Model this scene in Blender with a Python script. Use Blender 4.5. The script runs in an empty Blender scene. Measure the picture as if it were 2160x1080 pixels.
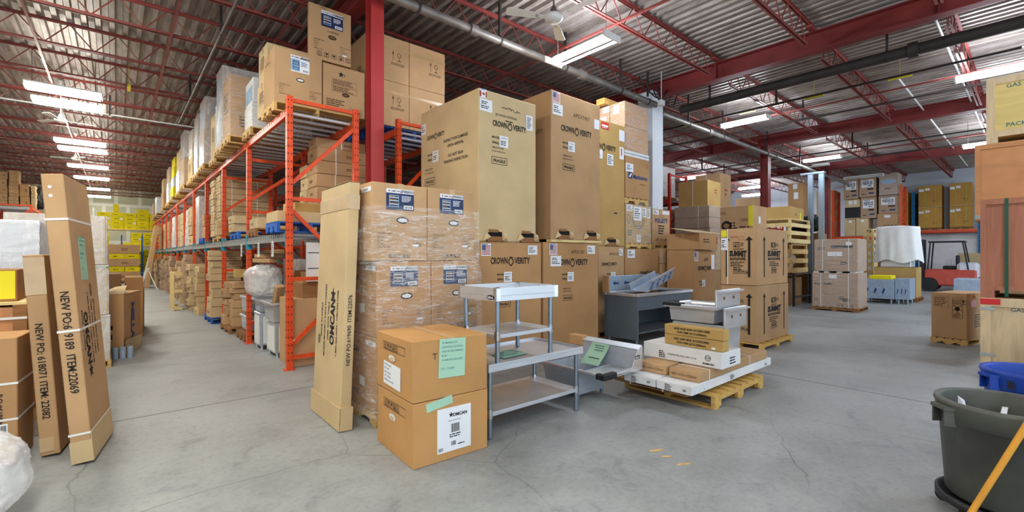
import bpy, bmesh, math, random
from mathutils import Vector, Matrix, noise
random.seed(7)
sc = bpy.context.scene
COL = sc.collection
# ---------------------------------------------------------------- camera geometry
FPX, EYE, YAW = 963.0, 1.52, math.radians(40.93)
SN, CS = math.sin(YAW), math.cos(YAW)
def at_floor(px, py, z0=0.0):
    """world X,Y of the point seen at a pixel, lying at height z0"""
    d = FPX * (EYE - z0) / (py - 540.0); r = (px - 1080.0) / FPX * d
    return (r * CS + d * SN, -r * SN + d * CS)
def x_at(px, Y):
    r = (px - 1080.0) / FPX
    return (SN * Y + r * CS * Y) / (CS - r * SN)
def y_at(px, X):
    r = (px - 1080.0) / FPX
    return (CS * X - r * SN * X) / (SN + r * CS)
def z_at(py, X, Y):
    return EYE + (540.0 - py) / FPX * (SN * X + CS * Y)
def on_line(px, P, ang):
    """distance t along direction ang (radians) from P where the ray through column px meets it"""
    r = (px - 1080.0) / FPX
    dx, dy = math.cos(ang), math.sin(ang)
    n = r * (SN * P[0] + CS * P[1]) - (CS * P[0] - SN * P[1])
    return n / ((CS * dx - SN * dy) - r * (SN * dx + CS * dy))
def fit(e, yb=None, yt=None, l=None, r=None, z0=0.0, Y=None, X=None, sx=None, sy=None, sz=None, yaw=0.0, side='W'):
    """a box standing at z0 whose near vertical edge is seen at column e; returns (cx,cy,z0,sx,sy,sz,yaw)"""
    if Y is not None: P = (x_at(e, Y), Y)
    elif X is not None: P = (X, y_at(e, X))
    else: P = at_floor(e, yb, z0)
    a = math.radians(yaw)
    if side == 'W':
        if sx is None: sx = on_line(r, P, a)
        if sy is None: sy = on_line(l, P, a + math.pi / 2)
        c = (P[0] + (sx * math.cos(a) - sy * math.sin(a)) / 2, P[1] + (sx * math.sin(a) + sy * math.cos(a)) / 2)
    else:
        if sx is None: sx = on_line(l, P, a + math.pi)
        if sy is None: sy = on_line(r, P, a + math.pi / 2)
        c = (P[0] + (-sx * math.cos(a) - sy * math.sin(a)) / 2, P[1] + (-sx * math.sin(a) + sy * math.cos(a)) / 2)
    if sz is None: sz = z_at(yt, P[0], P[1]) - z0
    return (c[0], c[1], z0, sx, sy, sz, yaw)
def top(g): return g[2] + g[5]
# ---------------------------------------------------------------- materials
MATS = {}
def s2l(c):
    return tuple(((x / 255.0) / 12.92 if x / 255.0 <= 0.04045 else ((x / 255.0 + 0.055) / 1.055) ** 2.4) for x in c)
class NT:
    def __init__(s, name):
        s.m = bpy.data.materials.new(name); s.m.use_nodes = True
        s.t = s.m.node_tree; s.b = s.t.nodes['Principled BSDF']; s.out = s.t.nodes['Material Output']
    def n(s, typ, **kw):
        nd = s.t.nodes.new(typ)
        for k, v in kw.items():
            if k in nd.inputs: nd.inputs[k].default_value = v
            else: setattr(nd, k, v)
        return nd
    def l(s, a, b): s.t.links.new(a, b)
    def coord(s, scale=(1, 1, 1), rand=True):
        tc = s.n('ShaderNodeTexCoord'); mp = s.n('ShaderNodeMapping'); mp.inputs['Scale'].default_value = scale
        if rand:
            oi = s.n('ShaderNodeObjectInfo'); mul = s.n('ShaderNodeMath', operation='MULTIPLY'); mul.inputs[1].default_value = 37.0
            s.l(oi.outputs['Random'], mul.inputs[0]); s.l(mul.outputs[0], mp.inputs['Location'])
        s.l(tc.outputs['Object'], mp.inputs['Vector']); return mp.outputs['Vector']
    def ramp(s, fac, stops):
        r = s.n('ShaderNodeValToRGB'); e = r.color_ramp.elements
        while len(e) < len(stops): e.new(0.5)
        for i, (p, c) in enumerate(stops):
            e[i].position = p; e[i].color = tuple(c) + (1,) if len(c) == 3 else c
        s.l(fac, r.inputs['Fac']); return r.outputs['Color']
    def bump(s, h, strength=0.2, dist=0.01):
        b = s.n('ShaderNodeBump'); b.inputs['Strength'].default_value = strength; b.inputs['Distance'].default_value = dist
        s.l(h, b.inputs['Height']); s.l(b.outputs['Normal'], s.b.inputs['Normal'])
    def set(s, rough=None, metal=None, col=None, spec=None):
        if rough is not None: s.b.inputs['Roughness'].default_value = rough
        if metal is not None: s.b.inputs['Metallic'].default_value = metal
        if col is not None: s.b.inputs['Base Color'].default_value = tuple(col) + (1,)
        if spec is not None: s.b.inputs['Specular IOR Level'].default_value = spec
def mul(c, k): return tuple(min(1.0, x * k) for x in c)
def plain(name, rgb, rough=0.6, metal=0.0, var=0.06, scale=6.0, spec=0.4, bump=0.0):
    """a painted / plastic / paper surface with a little cloudy variation"""
    t = NT(name); c = s2l(rgb); t.set(rough, metal, c, spec)
    nz = t.n('ShaderNodeTexNoise'); nz.inputs['Scale'].default_value = scale; nz.inputs['Detail'].default_value = 4
    t.l(t.coord(), nz.inputs['Vector'])
    t.l(t.ramp(nz.outputs['Fac'], [(0.3, mul(c, 1 - var * 2)), (0.7, mul(c, 1 + var))]), t.b.inputs['Base Color'])
    if bump: t.bump(nz.outputs['Fac'], bump, 0.01)
    MATS[name] = t.m; return t
def cardboard(name, rgb, var=0.05):
    t = NT(name); c = s2l(rgb); t.set(0.82, 0, c, 0.25)
    v = t.coord()
    nz = t.n('ShaderNodeTexNoise'); nz.inputs['Scale'].default_value = 2.2; nz.inputs['Detail'].default_value = 6; t.l(v, nz.inputs['Vector'])
    col = t.ramp(nz.outputs['Fac'], [(0.25, mul(c, 0.86)), (0.55, c), (0.8, mul(c, 1.1))])
    oi = t.n('ShaderNodeObjectInfo'); mr = t.n('ShaderNodeMapRange'); mr.inputs['To Min'].default_value = 1 - var * 2; mr.inputs['To Max'].default_value = 1 + var
    t.l(oi.outputs['Random'], mr.inputs['Value'])
    hs = t.n('ShaderNodeHueSaturation'); t.l(col, hs.inputs['Color']); t.l(mr.outputs['Result'], hs.inputs['Value'])
    # scattered scuffs
    sc_ = t.n('ShaderNodeTexNoise'); sc_.inputs['Scale'].default_value = 9; sc_.inputs['Detail'].default_value = 8; sc_.inputs['Roughness'].default_value = 0.75
    t.l(v, sc_.inputs['Vector'])
    mx = t.n('ShaderNodeMixRGB'); t.l(t.ramp(sc_.outputs['Fac'], [(0.66, (0, 0, 0)), (0.8, (0.28, 0.28, 0.28))]), mx.inputs['Fac'])
    t.l(hs.outputs['Color'], mx.inputs['Color1']); mx.inputs['Color2'].default_value = tuple(mul(c, 0.62)) + (1,)
    t.l(mx.outputs['Color'], t.b.inputs['Base Color'])
    wv = t.n('ShaderNodeTexWave', wave_type='BANDS', bands_direction='Z'); wv.inputs['Scale'].default_value = 40; wv.inputs['Distortion'].default_value = 1.0
    t.l(t.coord(rand=False), wv.inputs['Vector'])
    ad = t.n('ShaderNodeMath', operation='ADD'); t.l(nz.outputs['Fac'], ad.inputs[0])
    ml = t.n('ShaderNodeMath', operation='MULTIPLY'); ml.inputs[1].default_value = 0.06; t.l(wv.outputs['Fac'], ml.inputs[0]); t.l(ml.outputs[0], ad.inputs[1])
    t.bump(ad.outputs[0], 0.35, 0.02)
    MATS[name] = t.m
def wood(name, rgb, dark=0.6, scale=(1.5, 14, 14), rough=0.7):
    t = NT(name); c = s2l(rgb); t.set(rough, 0, c, 0.3); v = t.coord(scale)
    nz = t.n('ShaderNodeTexNoise'); nz.inputs['Scale'].default_value = 1.6; nz.inputs['Detail'].default_value = 7; nz.inputs['Distortion'].default_value = 1.2; t.l(v, nz.inputs['Vector'])
    t.l(t.ramp(nz.outputs['Fac'], [(0.25, mul(c, dark)), (0.5, c), (0.75, mul(c, 1.15))]), t.b.inputs['Base Color'])
    t.bump(nz.outputs['Fac'], 0.25, 0.01); MATS[name] = t.m
def steel(name, rgb, rough=0.3, metal=0.9, scale=(2, 2, 30)):
    t = NT(name); c = s2l(rgb); t.set(rough, metal, c); v = t.coord(scale)
    nz = t.n('ShaderNodeTexNoise'); nz.inputs['Scale'].default_value = 3; nz.inputs['Detail'].default_value = 5; t.l(v, nz.inputs['Vector'])
    t.l(t.ramp(nz.outputs['Fac'], [(0.3, mul(c, 0.9)), (0.7, mul(c, 1.05))]), t.b.inputs['Base Color'])
    mr = t.n('ShaderNodeMapRange'); mr.inputs['To Min'].default_value = rough * 0.95; mr.inputs['To Max'].default_value = rough * 1.08
    t.l(nz.outputs['Fac'], mr.inputs['Value']); t.l(mr.outputs['Result'], t.b.inputs['Roughness']); MATS[name] = t.m
def emit(name, rgb, strength):
    t = NT(name); t.b.inputs['Emission Color'].default_value = tuple(s2l(rgb)) + (1,); t.b.inputs['Emission Strength'].default_value = strength
    t.set(0.4, 0, s2l(rgb)); MATS[name] = t.m
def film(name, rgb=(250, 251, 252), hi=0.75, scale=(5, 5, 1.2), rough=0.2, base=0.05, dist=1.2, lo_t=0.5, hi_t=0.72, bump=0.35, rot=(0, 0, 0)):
    """crinkled clear plastic: see-through, with creases and glints painted in as whitish streaks"""
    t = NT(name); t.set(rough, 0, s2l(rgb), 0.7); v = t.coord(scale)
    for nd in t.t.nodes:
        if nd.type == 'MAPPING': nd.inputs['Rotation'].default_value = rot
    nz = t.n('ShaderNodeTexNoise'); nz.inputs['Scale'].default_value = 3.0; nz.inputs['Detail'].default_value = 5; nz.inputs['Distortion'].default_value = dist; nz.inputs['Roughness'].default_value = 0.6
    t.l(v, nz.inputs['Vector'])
    # folds and glints: thin bright lines painted where the noise crosses its middle value
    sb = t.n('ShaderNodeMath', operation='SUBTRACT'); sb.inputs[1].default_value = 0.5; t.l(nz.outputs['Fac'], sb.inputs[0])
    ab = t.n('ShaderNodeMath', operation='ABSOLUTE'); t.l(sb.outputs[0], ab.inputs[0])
    fold_glint = t.n('ShaderNodeMapRange'); fold_glint.inputs['From Min'].default_value = 0.0; fold_glint.inputs['From Max'].default_value = 0.02; fold_glint.inputs['To Min'].default_value = hi; fold_glint.inputs['To Max'].default_value = 0.0; t.l(ab.outputs[0], fold_glint.inputs['Value'])
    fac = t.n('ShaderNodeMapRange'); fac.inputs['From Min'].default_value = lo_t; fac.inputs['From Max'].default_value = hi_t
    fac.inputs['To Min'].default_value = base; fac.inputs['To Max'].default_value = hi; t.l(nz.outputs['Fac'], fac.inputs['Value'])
    mxm = t.n('ShaderNodeMath', operation='MAXIMUM'); t.l(fold_glint.outputs['Result'], mxm.inputs[0]); t.l(fac.outputs['Result'], mxm.inputs[1])
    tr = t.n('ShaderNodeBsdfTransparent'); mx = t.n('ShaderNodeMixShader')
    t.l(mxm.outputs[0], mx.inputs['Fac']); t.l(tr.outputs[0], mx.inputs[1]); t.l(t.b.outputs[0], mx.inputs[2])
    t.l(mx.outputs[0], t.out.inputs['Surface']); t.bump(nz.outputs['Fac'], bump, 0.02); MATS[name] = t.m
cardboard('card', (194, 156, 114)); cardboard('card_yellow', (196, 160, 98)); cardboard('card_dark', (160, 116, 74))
cardboard('card_light', (212, 186, 142)); cardboard('card_amber', (200, 150, 74)); cardboard('card_white', (232, 232, 232), 0.03)
cardboard('card_grey', (178, 150, 124)); cardboard('card_inside', (120, 88, 58)); cardboard('card_rust', (192, 148, 102))
cardboard('card_gold', (194, 146, 92)); cardboard('card_lemon', (244, 226, 30), 0.04)
plain('ink', (32, 28, 26), 0.8, var=0.02); plain('ink_faint', (92, 66, 44), 0.8, var=0.02); plain('ink_blue', (30, 62, 120), 0.7, var=0.02)
plain('ink_red', (170, 60, 48), 0.8, var=0.02); plain('ink_teal', (52, 104, 112), 0.8, var=0.02)
plain('paper', (236, 238, 242), 0.6, var=0.01); plain('paper_green', (168, 208, 182), 0.7, var=0.03); plain('paper_navy', (34, 48, 92), 0.45, var=0.25, scale=9)
plain('paper_sky', (150, 186, 214), 0.5, var=0.1); plain('paper_yellow', (238, 226, 40), 0.6, var=0.02); plain('paper_red', (206, 44, 44), 0.6, var=0.02); plain('paper_lime', (206, 226, 60), 0.6, var=0.02)
plain('tape', (196, 158, 110), 0.3, var=0.05, spec=0.6); plain('tape_clear', (200, 170, 128), 0.22, var=0.06, spec=0.7); plain('strap_white', (236, 234, 228), 0.45, var=0.02); plain('strap_green', (40, 130, 70), 0.4, var=0.05); plain('strap_lime', (150, 190, 70), 0.4, var=0.05)
plain('strap_dark_green', (24, 84, 62), 0.45, var=0.05); plain('hole_black', (16, 15, 16), 0.9, var=0.0); plain('hole_white', (226, 228, 226), 0.6, var=0.02)
plain('rack_orange', (226, 78, 28), 0.42, var=0.1, scale=12); plain('rack_red', (176, 44, 34), 0.45, var=0.1, scale=12); plain('rack_blue', (30, 118, 170), 0.45, var=0.08); plain('rack_teal', (30, 150, 178), 0.45, var=0.06)
plain('joist_red', (148, 70, 64), 0.5, var=0.14, scale=3); plain('beam_red', (128, 46, 44), 0.5, var=0.14, scale=2); plain('column_red', (182, 58, 56), 0.42, var=0.06, scale=2)
plain('channel_white', (214, 216, 224), 0.45, var=0.04); plain('wire', (110, 106, 100), 0.5, 0.5, var=0.05); plain('shelf_grey', (176, 182, 182), 0.4, 0.4, var=0.06)
plain('wall_white', (214, 218, 226), 0.85, var=0.03, scale=0.6); plain('column_white', (232, 236, 242), 0.75, var=0.03, scale=1.0)
plain('pipe_grey', (128, 122, 116), 0.45, 0.4, var=0.16, scale=4); plain('pipe_dark', (58, 52, 50), 0.6, 0.2, var=0.15, scale=4); plain('white_enamel', (232, 232, 228), 0.35, var=0.02)
plain('cable', (26, 26, 28), 0.6, var=0.02); plain('pallet_blue', (22, 96, 190), 0.6, var=0.14, scale=7); plain('brute_grey', (84, 86, 80), 0.48, var=0.16, scale=5, bump=0.1); plain('brute_blue', (28, 70, 172), 0.42, var=0.1, scale=5)
plain('rubber', (30, 30, 32), 0.6, var=0.05); plain('cabinet_grey', (104, 116, 128), 0.42, 0.2, var=0.04); plain('film_blue', (160, 178, 200), 0.3, var=0.08, scale=10); plain('black_paint', (36, 36, 40), 0.5, var=0.05)
plain('forklift_red', (200, 84, 70), 0.4, var=0.08); plain('foam_white', (240, 240, 238), 0.8, var=0.02); plain('yellow_tag', (224, 204, 30), 0.6, var=0.02)
wood('pine', (214, 176, 112)); wood('pine_light', (232, 206, 146)); wood('pine_dark', (150, 104, 62)); wood('pine_amber', (214, 172, 96), 0.72)
wood('ply_orange', (202, 142, 94), 0.8, (6, 1.0, 2.4)); wood('ply_red', (172, 112, 86), 0.8, (8, 8, 0.9)); wood('ply_yellow', (222, 196, 122), 0.88, (6, 0.9, 5)); wood('ply_pale', (216, 190, 150), 0.8, (8, 8, 1.2)); wood('mop_wood', (226, 160, 62), 0.75, (8, 8, 1.0), 0.4)
steel('stainless', (224, 228, 234), 0.36, 0.75, (1, 1, 3)); steel('stainless_dull', (206, 214, 224), 0.45, 0.55, (2, 2, 6)); steel('galvanised', (150, 166, 180), 0.32, 0.85); steel('chrome', (220, 222, 226), 0.14, 1.0)
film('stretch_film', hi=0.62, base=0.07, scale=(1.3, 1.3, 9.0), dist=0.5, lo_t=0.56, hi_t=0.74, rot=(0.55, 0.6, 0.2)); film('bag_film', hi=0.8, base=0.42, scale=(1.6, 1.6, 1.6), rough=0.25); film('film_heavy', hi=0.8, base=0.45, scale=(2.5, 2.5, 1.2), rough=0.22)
# ---------------------------------------------------------------- mesh builder
_TEXT = {}
def text_mesh(s, bold=0.0):
    """outline of a line of writing, unit cap height, as (verts2d, faces, width)"""
    k = (s, bold)
    if k in _TEXT: return _TEXT[k]
    cu = bpy.data.curves.new('writing', 'FONT'); cu.body = s; cu.size = 1.0; cu.resolution_u = 2; cu.offset = bold
    ob = bpy.data.objects.new('writing', cu); COL.objects.link(ob)
    bpy.context.view_layer.update()
    me = ob.evaluated_get(bpy.context.evaluated_depsgraph_get()).to_mesh()
    vs = [(v.co.x, v.co.y) for v in me.vertices]; fs = [tuple(p.vertices) for p in me.polygons]
    ob.evaluated_get(bpy.context.evaluated_depsgraph_get()).to_mesh_clear()
    bpy.data.objects.remove(ob); bpy.data.curves.remove(cu)
    if vs:
        x0 = min(v[0] for v in vs); x1 = max(v[0] for v in vs)
        k0 = 1.0 / 0.73
        vs = [((x - x0) * k0, y * k0) for x, y in vs]; w = (x1 - x0) * k0
    else: w = 0
    _TEXT[k] = (vs, fs, w); return _TEXT[k]
class MB:
    def __init__(s, *mats):
        s.v, s.f, s.m, s.sm, s.mats = [], [], [], [], list(mats)
    def mi(s, m):
        if m is None: return 0
        if m not in s.mats: s.mats.append(m)
        return s.mats.index(m)
    def add(s, vs, fs, m=None, M=None, smooth=False):
        b = len(s.v); k = s.mi(m)
        s.v += [tuple(M @ Vector(v)) for v in vs] if M is not None else [tuple(v) for v in vs]
        for f in fs: s.f.append(tuple(b + i for i in f)); s.m.append(k); s.sm.append(smooth)
        return s
    def box(s, x0, x1, y0, y1, z0, z1, m=None, M=None):
        return s.add([(x0, y0, z0), (x1, y0, z0), (x1, y1, z0), (x0, y1, z0), (x0, y0, z1), (x1, y0, z1), (x1, y1, z1), (x0, y1, z1)],
                     [(0, 3, 2, 1), (4, 5, 6, 7), (0, 1, 5, 4), (1, 2, 6, 5), (2, 3, 7, 6), (3, 0, 4, 7)], m, M)
    def rbox(s, x0, x1, y0, y1, z0, z1, b=0.006, m=None, M=None, jit=0.0):
        """box with chamfered edges and, with jit, slightly knocked corners"""
        vs, idx = [], {}
        cx, cy, cz = (x0 + x1) / 2, (y0 + y1) / 2, (z0 + z1) / 2
        for sx in (0, 1):
            for sy in (0, 1):
                for sz in (0, 1):
                    j = [random.uniform(0, jit) * (-1 if q else 1) for q in (sx, sy, sz)]
                    X, Y, Z = (x1 if sx else x0), (y1 if sy else y0), (z1 if sz else z0)
                    dx, dy, dz = (-b if sx else b), (-b if sy else b), (-b if sz else b)
                    if not sz: j[2] = 0
                    for ax, (qx, qy, qz) in enumerate(((0, dy, dz), (dx, 0, dz), (dx, dy, 0))):
                        idx[(sx, sy, sz, ax)] = len(vs); vs.append((X + qx + j[0], Y + qy + j[1], Z + qz + j[2]))
        I = lambda a, b_, c, ax: idx[(a, b_, c, ax)]
        fs = [(I(0, 0, 0, 0), I(0, 0, 1, 0), I(0, 1, 1, 0), I(0, 1, 0, 0)), (I(1, 0, 0, 0), I(1, 1, 0, 0), I(1, 1, 1, 0), I(1, 0, 1, 0)),
              (I(0, 0, 0, 1), I(1, 0, 0, 1), I(1, 0, 1, 1), I(0, 0, 1, 1)), (I(0, 1, 0, 1), I(0, 1, 1, 1), I(1, 1, 1, 1), I(1, 1, 0, 1)),
              (I(0, 0, 0, 2), I(0, 1, 0, 2), I(1, 1, 0, 2), I(1, 0, 0, 2)), (I(0, 0, 1, 2), I(1, 0, 1, 2), I(1, 1, 1, 2), I(0, 1, 1, 2))]
        for a in (0, 1):
            for c in (0, 1):
                fs += [(I(0, a, c, 1), I(1, a, c, 1), I(1, a, c, 2), I(0, a, c, 2)), (I(a, 0, c, 0), I(a, 1, c, 0), I(a, 1, c, 2), I(a, 0, c, 2)), (I(a, c, 0, 0), I(a, c, 1, 0), I(a, c, 1, 1), I(a, c, 0, 1))]
        for a in (0, 1):
            for c in (0, 1):
                for e in (0, 1): fs.append((I(a, c, e, 0), I(a, c, e, 1), I(a, c, e, 2)))
        return s.add(vs, fs, m, M)
    def cyl(s, p0, p1, r0, r1=None, n=12, m=None, M=None, caps=True):
        r1 = r0 if r1 is None else r1
        p0, p1 = Vector(p0), Vector(p1); d = (p1 - p0).normalized()
        u = d.orthogonal().normalized(); w = d.cross(u)
        vs = [tuple(p + (u * math.cos(2 * math.pi * i / n) + w * math.sin(2 * math.pi * i / n)) * r) for p, r in ((p0, r0), (p1, r1)) for i in range(n)]
        s.add(vs, [(i, (i + 1) % n, n + (i + 1) % n, n + i) for i in range(n)], m, M, n > 6)
        if caps: s.add(vs, [tuple(range(n - 1, -1, -1)), tuple(range(n, 2 * n))], m, M)
        return s
    def tube(s, pts, r, n=8, m=None, M=None):
        for a, b in zip(pts[:-1], pts[1:]): s.cyl(a, b, r, r, n, m, M)
        return s
    def bar(s, p0, p1, w, h, m=None, up=(0, 0, 1)):
        """rectangular bar from p0 to p1, w wide (sideways) and h deep (along up)"""
        p0, p1 = Vector(p0), Vector(p1); d = (p1 - p0).normalized(); U = Vector(up)
        if abs(d.dot(U)) > 0.98: U = Vector((0, 1, 0))
        sd = d.cross(U).normalized(); U = sd.cross(d).normalized()
        vs = [tuple(p + sd * (a * w / 2) + U * (b * h / 2)) for p in (p0, p1) for a, b in ((-1, -1), (1, -1), (1, 1), (-1, 1))]
        return s.add(vs, [(3, 2, 1, 0), (4, 5, 6, 7), (0, 1, 5, 4), (1, 2, 6, 5), (2, 3, 7, 6), (3, 0, 4, 7)], m)
    def lathe(s, prof, n=32, m=None, M=None, cx=0, cy=0, ex=1.0, ey=1.0):
        vs = [(cx + r * ex * math.cos(2 * math.pi * i / n), cy + r * ey * math.sin(2 * math.pi * i / n), z) for r, z in prof for i in range(n)]
        fs = [(k * n + i, k * n + (i + 1) % n, (k + 1) * n + (i + 1) % n, (k + 1) * n + i) for k in range(len(prof) - 1) for i in range(n)]
        return s.add(vs, fs, m, M, True)
    def prism(s, poly, d, m=None, M=None):
        """polygon (list of (u,v)) in the local XY plane pushed d along Z"""
        n = len(poly)
        vs = [(u, v, 0) for u, v in poly] + [(u, v, d) for u, v in poly]
        return s.add(vs, [tuple(range(n - 1, -1, -1)), tuple(range(n, 2 * n))] + [(i, (i + 1) % n, n + (i + 1) % n, n + i) for i in range(n)], m, M)
    def grid(s, fn, nu, nv, m=None, M=None, smooth=True, closed_u=False):
        vs = [fn(i / nu, j / nv) for j in range(nv + 1) for i in range(nu + (0 if closed_u else 1))]
        w = nu + (0 if closed_u else 1)
        fs = [(j * w + i, j * w + (i + 1) % w, (j + 1) * w + (i + 1) % w, (j + 1) * w + i) for j in range(nv) for i in range(nu)]
        return s.add(vs, fs, m, M, smooth)
    def build(s, name, parent=None, loc=(0, 0, 0), rotz=0.0, mesh=None):
        if mesh is None:
            mesh = bpy.data.meshes.new(name); mesh.from_pydata(s.v, [], s.f)
            for m in s.mats: mesh.materials.append(MATS[m])
            mesh.polygons.foreach_set('material_index', s.m); mesh.polygons.foreach_set('use_smooth', s.sm); mesh.update()
        o = bpy.data.objects.new(name, mesh); COL.objects.link(o)
        o.location = loc; o.rotation_euler = (0, 0, rotz)
        if parent is not None: o.parent = parent
        return o
def tag(o, label=None, cat=None, group=None, kind=None):
    if label: o['label'] = label
    if cat: o['category'] = cat
    if group: o['group'] = group
    if kind: o['kind'] = kind
    return o
def thing(name, label, cat, loc=(0, 0, 0), rotz=0.0, group=None):
    o = bpy.data.objects.new(name, None); COL.objects.link(o); o.location = loc; o.rotation_euler = (0, 0, rotz)
    return tag(o, label, cat, group)
def copy_tree(o, parent=None):
    c = o.copy(); COL.objects.link(c)
    if parent is not None: c.parent = parent
    for ch in list(o.children): copy_tree(ch, c)
    return c
# ---------------------------------------------------------------- flat things on a face of a box
def face_matrix(sx, sy, sz, face):
    if face == 'S': o, u, v, n = (-sx / 2, -sy / 2, 0), (1, 0, 0), (0, 0, 1), (0, -1, 0)
    elif face == 'W': o, u, v, n = (-sx / 2, sy / 2, 0), (0, -1, 0), (0, 0, 1), (-1, 0, 0)
    elif face == 'E': o, u, v, n = (sx / 2, -sy / 2, 0), (0, 1, 0), (0, 0, 1), (1, 0, 0)
    elif face == 'N': o, u, v, n = (sx / 2, sy / 2, 0), (-1, 0, 0), (0, 0, 1), (0, 1, 0)
    else: o, u, v, n = (-sx / 2, -sy / 2, sz), (1, 0, 0), (0, 1, 0), (0, 0, 1)
    return Matrix(((u[0], v[0], n[0], o[0]), (u[1], v[1], n[1], o[1]), (u[2], v[2], n[2], o[2]), (0, 0, 0, 1)))
def face_size(sx, sy, sz, face):
    return (sx, sz) if face in 'SN' else (sy, sz) if face in 'WE' else (sx, sy)
def put_text(mb, M, u, v, h, s, m='ink', bold=0.0, maxw=None, wide=1.0, rot=0, align='c', off=0.0012):
    """a line of writing; (u,v) metres on the face: centre (or left end) of the line; rot in degrees"""
    vs, fs, w = text_mesh(s, bold)
    if not vs: return
    kx = h * wide
    if maxw: kx = min(kx, maxw / w)
    x0 = -w * kx / 2 if align == 'c' else 0
    R = Matrix.Rotation(math.radians(rot), 4, 'Z')
    mb.add([(x0 + x * kx, y * h - h / 2, 0) for x, y in vs], fs, m, M @ Matrix.Translation((u, v, off)) @ R)
def put_quad(mb, M, u0, v0, u1, v1, m, off=0.0012):
    mb.add([(u0, v0, off), (u1, v0, off), (u1, v1, off), (u0, v1, off)], [(0, 1, 2, 3)], m, M)
def put_frame(mb, M, u0, v0, u1, v1, t, m='ink', off=0.0012):
    put_quad(mb, M, u0, v0, u1, v0 + t, m, off); put_quad(mb, M, u0, v1 - t, u1, v1, m, off)
    put_quad(mb, M, u0, v0 + t, u0 + t, v1 - t, m, off); put_quad(mb, M, u1 - t, v0 + t, u1, v1 - t, m, off)
def put_poly(mb, M, pts, m='ink', off=0.0012):
    mb.add([(a, b, off) for a, b in pts], [tuple(range(len(pts)))], m, M)
def put_star(mb, M, u, v, r, m='ink', off=0.0012):
    pts = [(u + (r if i % 2 == 0 else r * 0.4) * math.sin(i * math.pi / 5), v + (r if i % 2 == 0 else r * 0.4) * math.cos(i * math.pi / 5)) for i in range(10)]
    mb.add([(u, v, off)] + [(a, b, off) for a, b in pts], [(0, 1 + (i + 1) % 10, 1 + i) for i in range(10)], m, M)
def put_ring(mb, M, u, v, ru, rv, t, m='ink', off=0.0012, n=20):
    vs = [(u + (ru - q * t) * math.cos(2 * math.pi * i / n), v + (rv - q * t) * math.sin(2 * math.pi * i / n), off) for q in (0, 1) for i in range(n)]
    mb.add(vs, [(i, (i + 1) % n, n + (i + 1) % n, n + i) for i in range(n)], m, M)
def put_disc(mb, M, u, v, ru, rv, m='ink', off=0.0012, n=20):
    mb.add([(u + ru * math.cos(2 * math.pi * i / n), v + rv * math.sin(2 * math.pi * i / n), off) for i in range(n)], [tuple(range(n))], m, M)
def put_crown(mb, M, u, v, h, m='ink'):
    """shield with a small three-point crown"""
    w = h * 0.62; t = h * 0.12; b = v - h / 2
    out = [(-w / 2, 0.62), (-w / 2, 0.28), (0, 0.0), (w / 2, 0.28), (w / 2, 0.62)]
    for a, c in zip(out[:-1], out[1:]):
        p = Vector((u + a[0], b + a[1] * h)); q = Vector((u + c[0], b + c[1] * h)); d = (q - p).normalized(); nn = Vector((-d.y, d.x)) * t / 2
        put_poly(mb, M, [tuple(p - nn), tuple(q - nn), tuple(q + nn), tuple(p + nn)], m)
    put_quad(mb, M, u - w / 2, b + 0.60 * h, u - w / 6, b + 0.70 * h, m); put_quad(mb, M, u + w / 6, b + 0.60 * h, u + w / 2, b + 0.70 * h, m)
    put_poly(mb, M, [(u - w * 0.36, b + 0.74 * h), (u + w * 0.36, b + 0.74 * h), (u + w * 0.5, b + h), (u + w * 0.2, b + 0.84 * h), (u, b + 1.04 * h), (u - w * 0.2, b + 0.84 * h), (u - w * 0.5, b + h)], m)
def put_icons(mb, M, u, v, h, n, m='ink', gap=0.12):
    """a row of little framed handling marks (glass, umbrella, arrows, hook)"""
    for i in range(n):
        x = u + i * h * (1 + gap); k = i % 4
        put_frame(mb, M, x, v, x + h, v + h, h * 0.07, m)
        if k == 0:
            for q in (0.3, 0.62): put_poly(mb, M, [(x + (q - .1) * h, v + .55 * h), (x + (q + .1) * h, v + .55 * h), (x + q * h, v + .85 * h)], m); put_quad(mb, M, x + (q - .03) * h, v + .22 * h, x + (q + .03) * h, v + .55 * h, m)
            put_quad(mb, M, x + .15 * h, v + .12 * h, x + .8 * h, v + .18 * h, m)
        elif k == 1:
            put_poly(mb, M, [(x + .3 * h, v + .85 * h), (x + .33 * h, v + .55 * h), (x + .5 * h, v + .45 * h), (x + .67 * h, v + .55 * h), (x + .7 * h, v + .85 * h)], m); put_quad(mb, M, x + .46 * h, v + .2 * h, x + .54 * h, v + .46 * h, m); put_quad(mb, M, x + .3 * h, v + .15 * h, x + .7 * h, v + .21 * h, m)
        elif k == 2:
            put_poly(mb, M, [(x + .15 * h, v + .5 * h), (x + .85 * h, v + .5 * h), (x + .68 * h, v + .76 * h), (x + .5 * h, v + .84 * h), (x + .32 * h, v + .76 * h)], m); put_quad(mb, M, x + .47 * h, v + .16 * h, x + .53 * h, v + .5 * h, m)
        else:
            put_quad(mb, M, x + .25 * h, v + .2 * h, x + .75 * h, v + .45 * h, m); put_quad(mb, M, x + .38 * h, v + .5 * h, x + .62 * h, v + .8 * h, m)
def put_lines(mb, M, u, v, w, h, n, m='ink', ragged=0.4):
    """n lines of print too small to read, top-left at (u,v)"""
    for i in range(n):
        y = v - (i + 0.5) * h / n; t = h / n * 0.24; x = u; e = u + w * random.uniform(1 - ragged, 1)
        while x < e:
            q = min(e, x + h / n * random.uniform(0.8, 2.6)); put_quad(mb, M, x, y - t, q, y + t, m); x = q + h / n * 0.3
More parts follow.
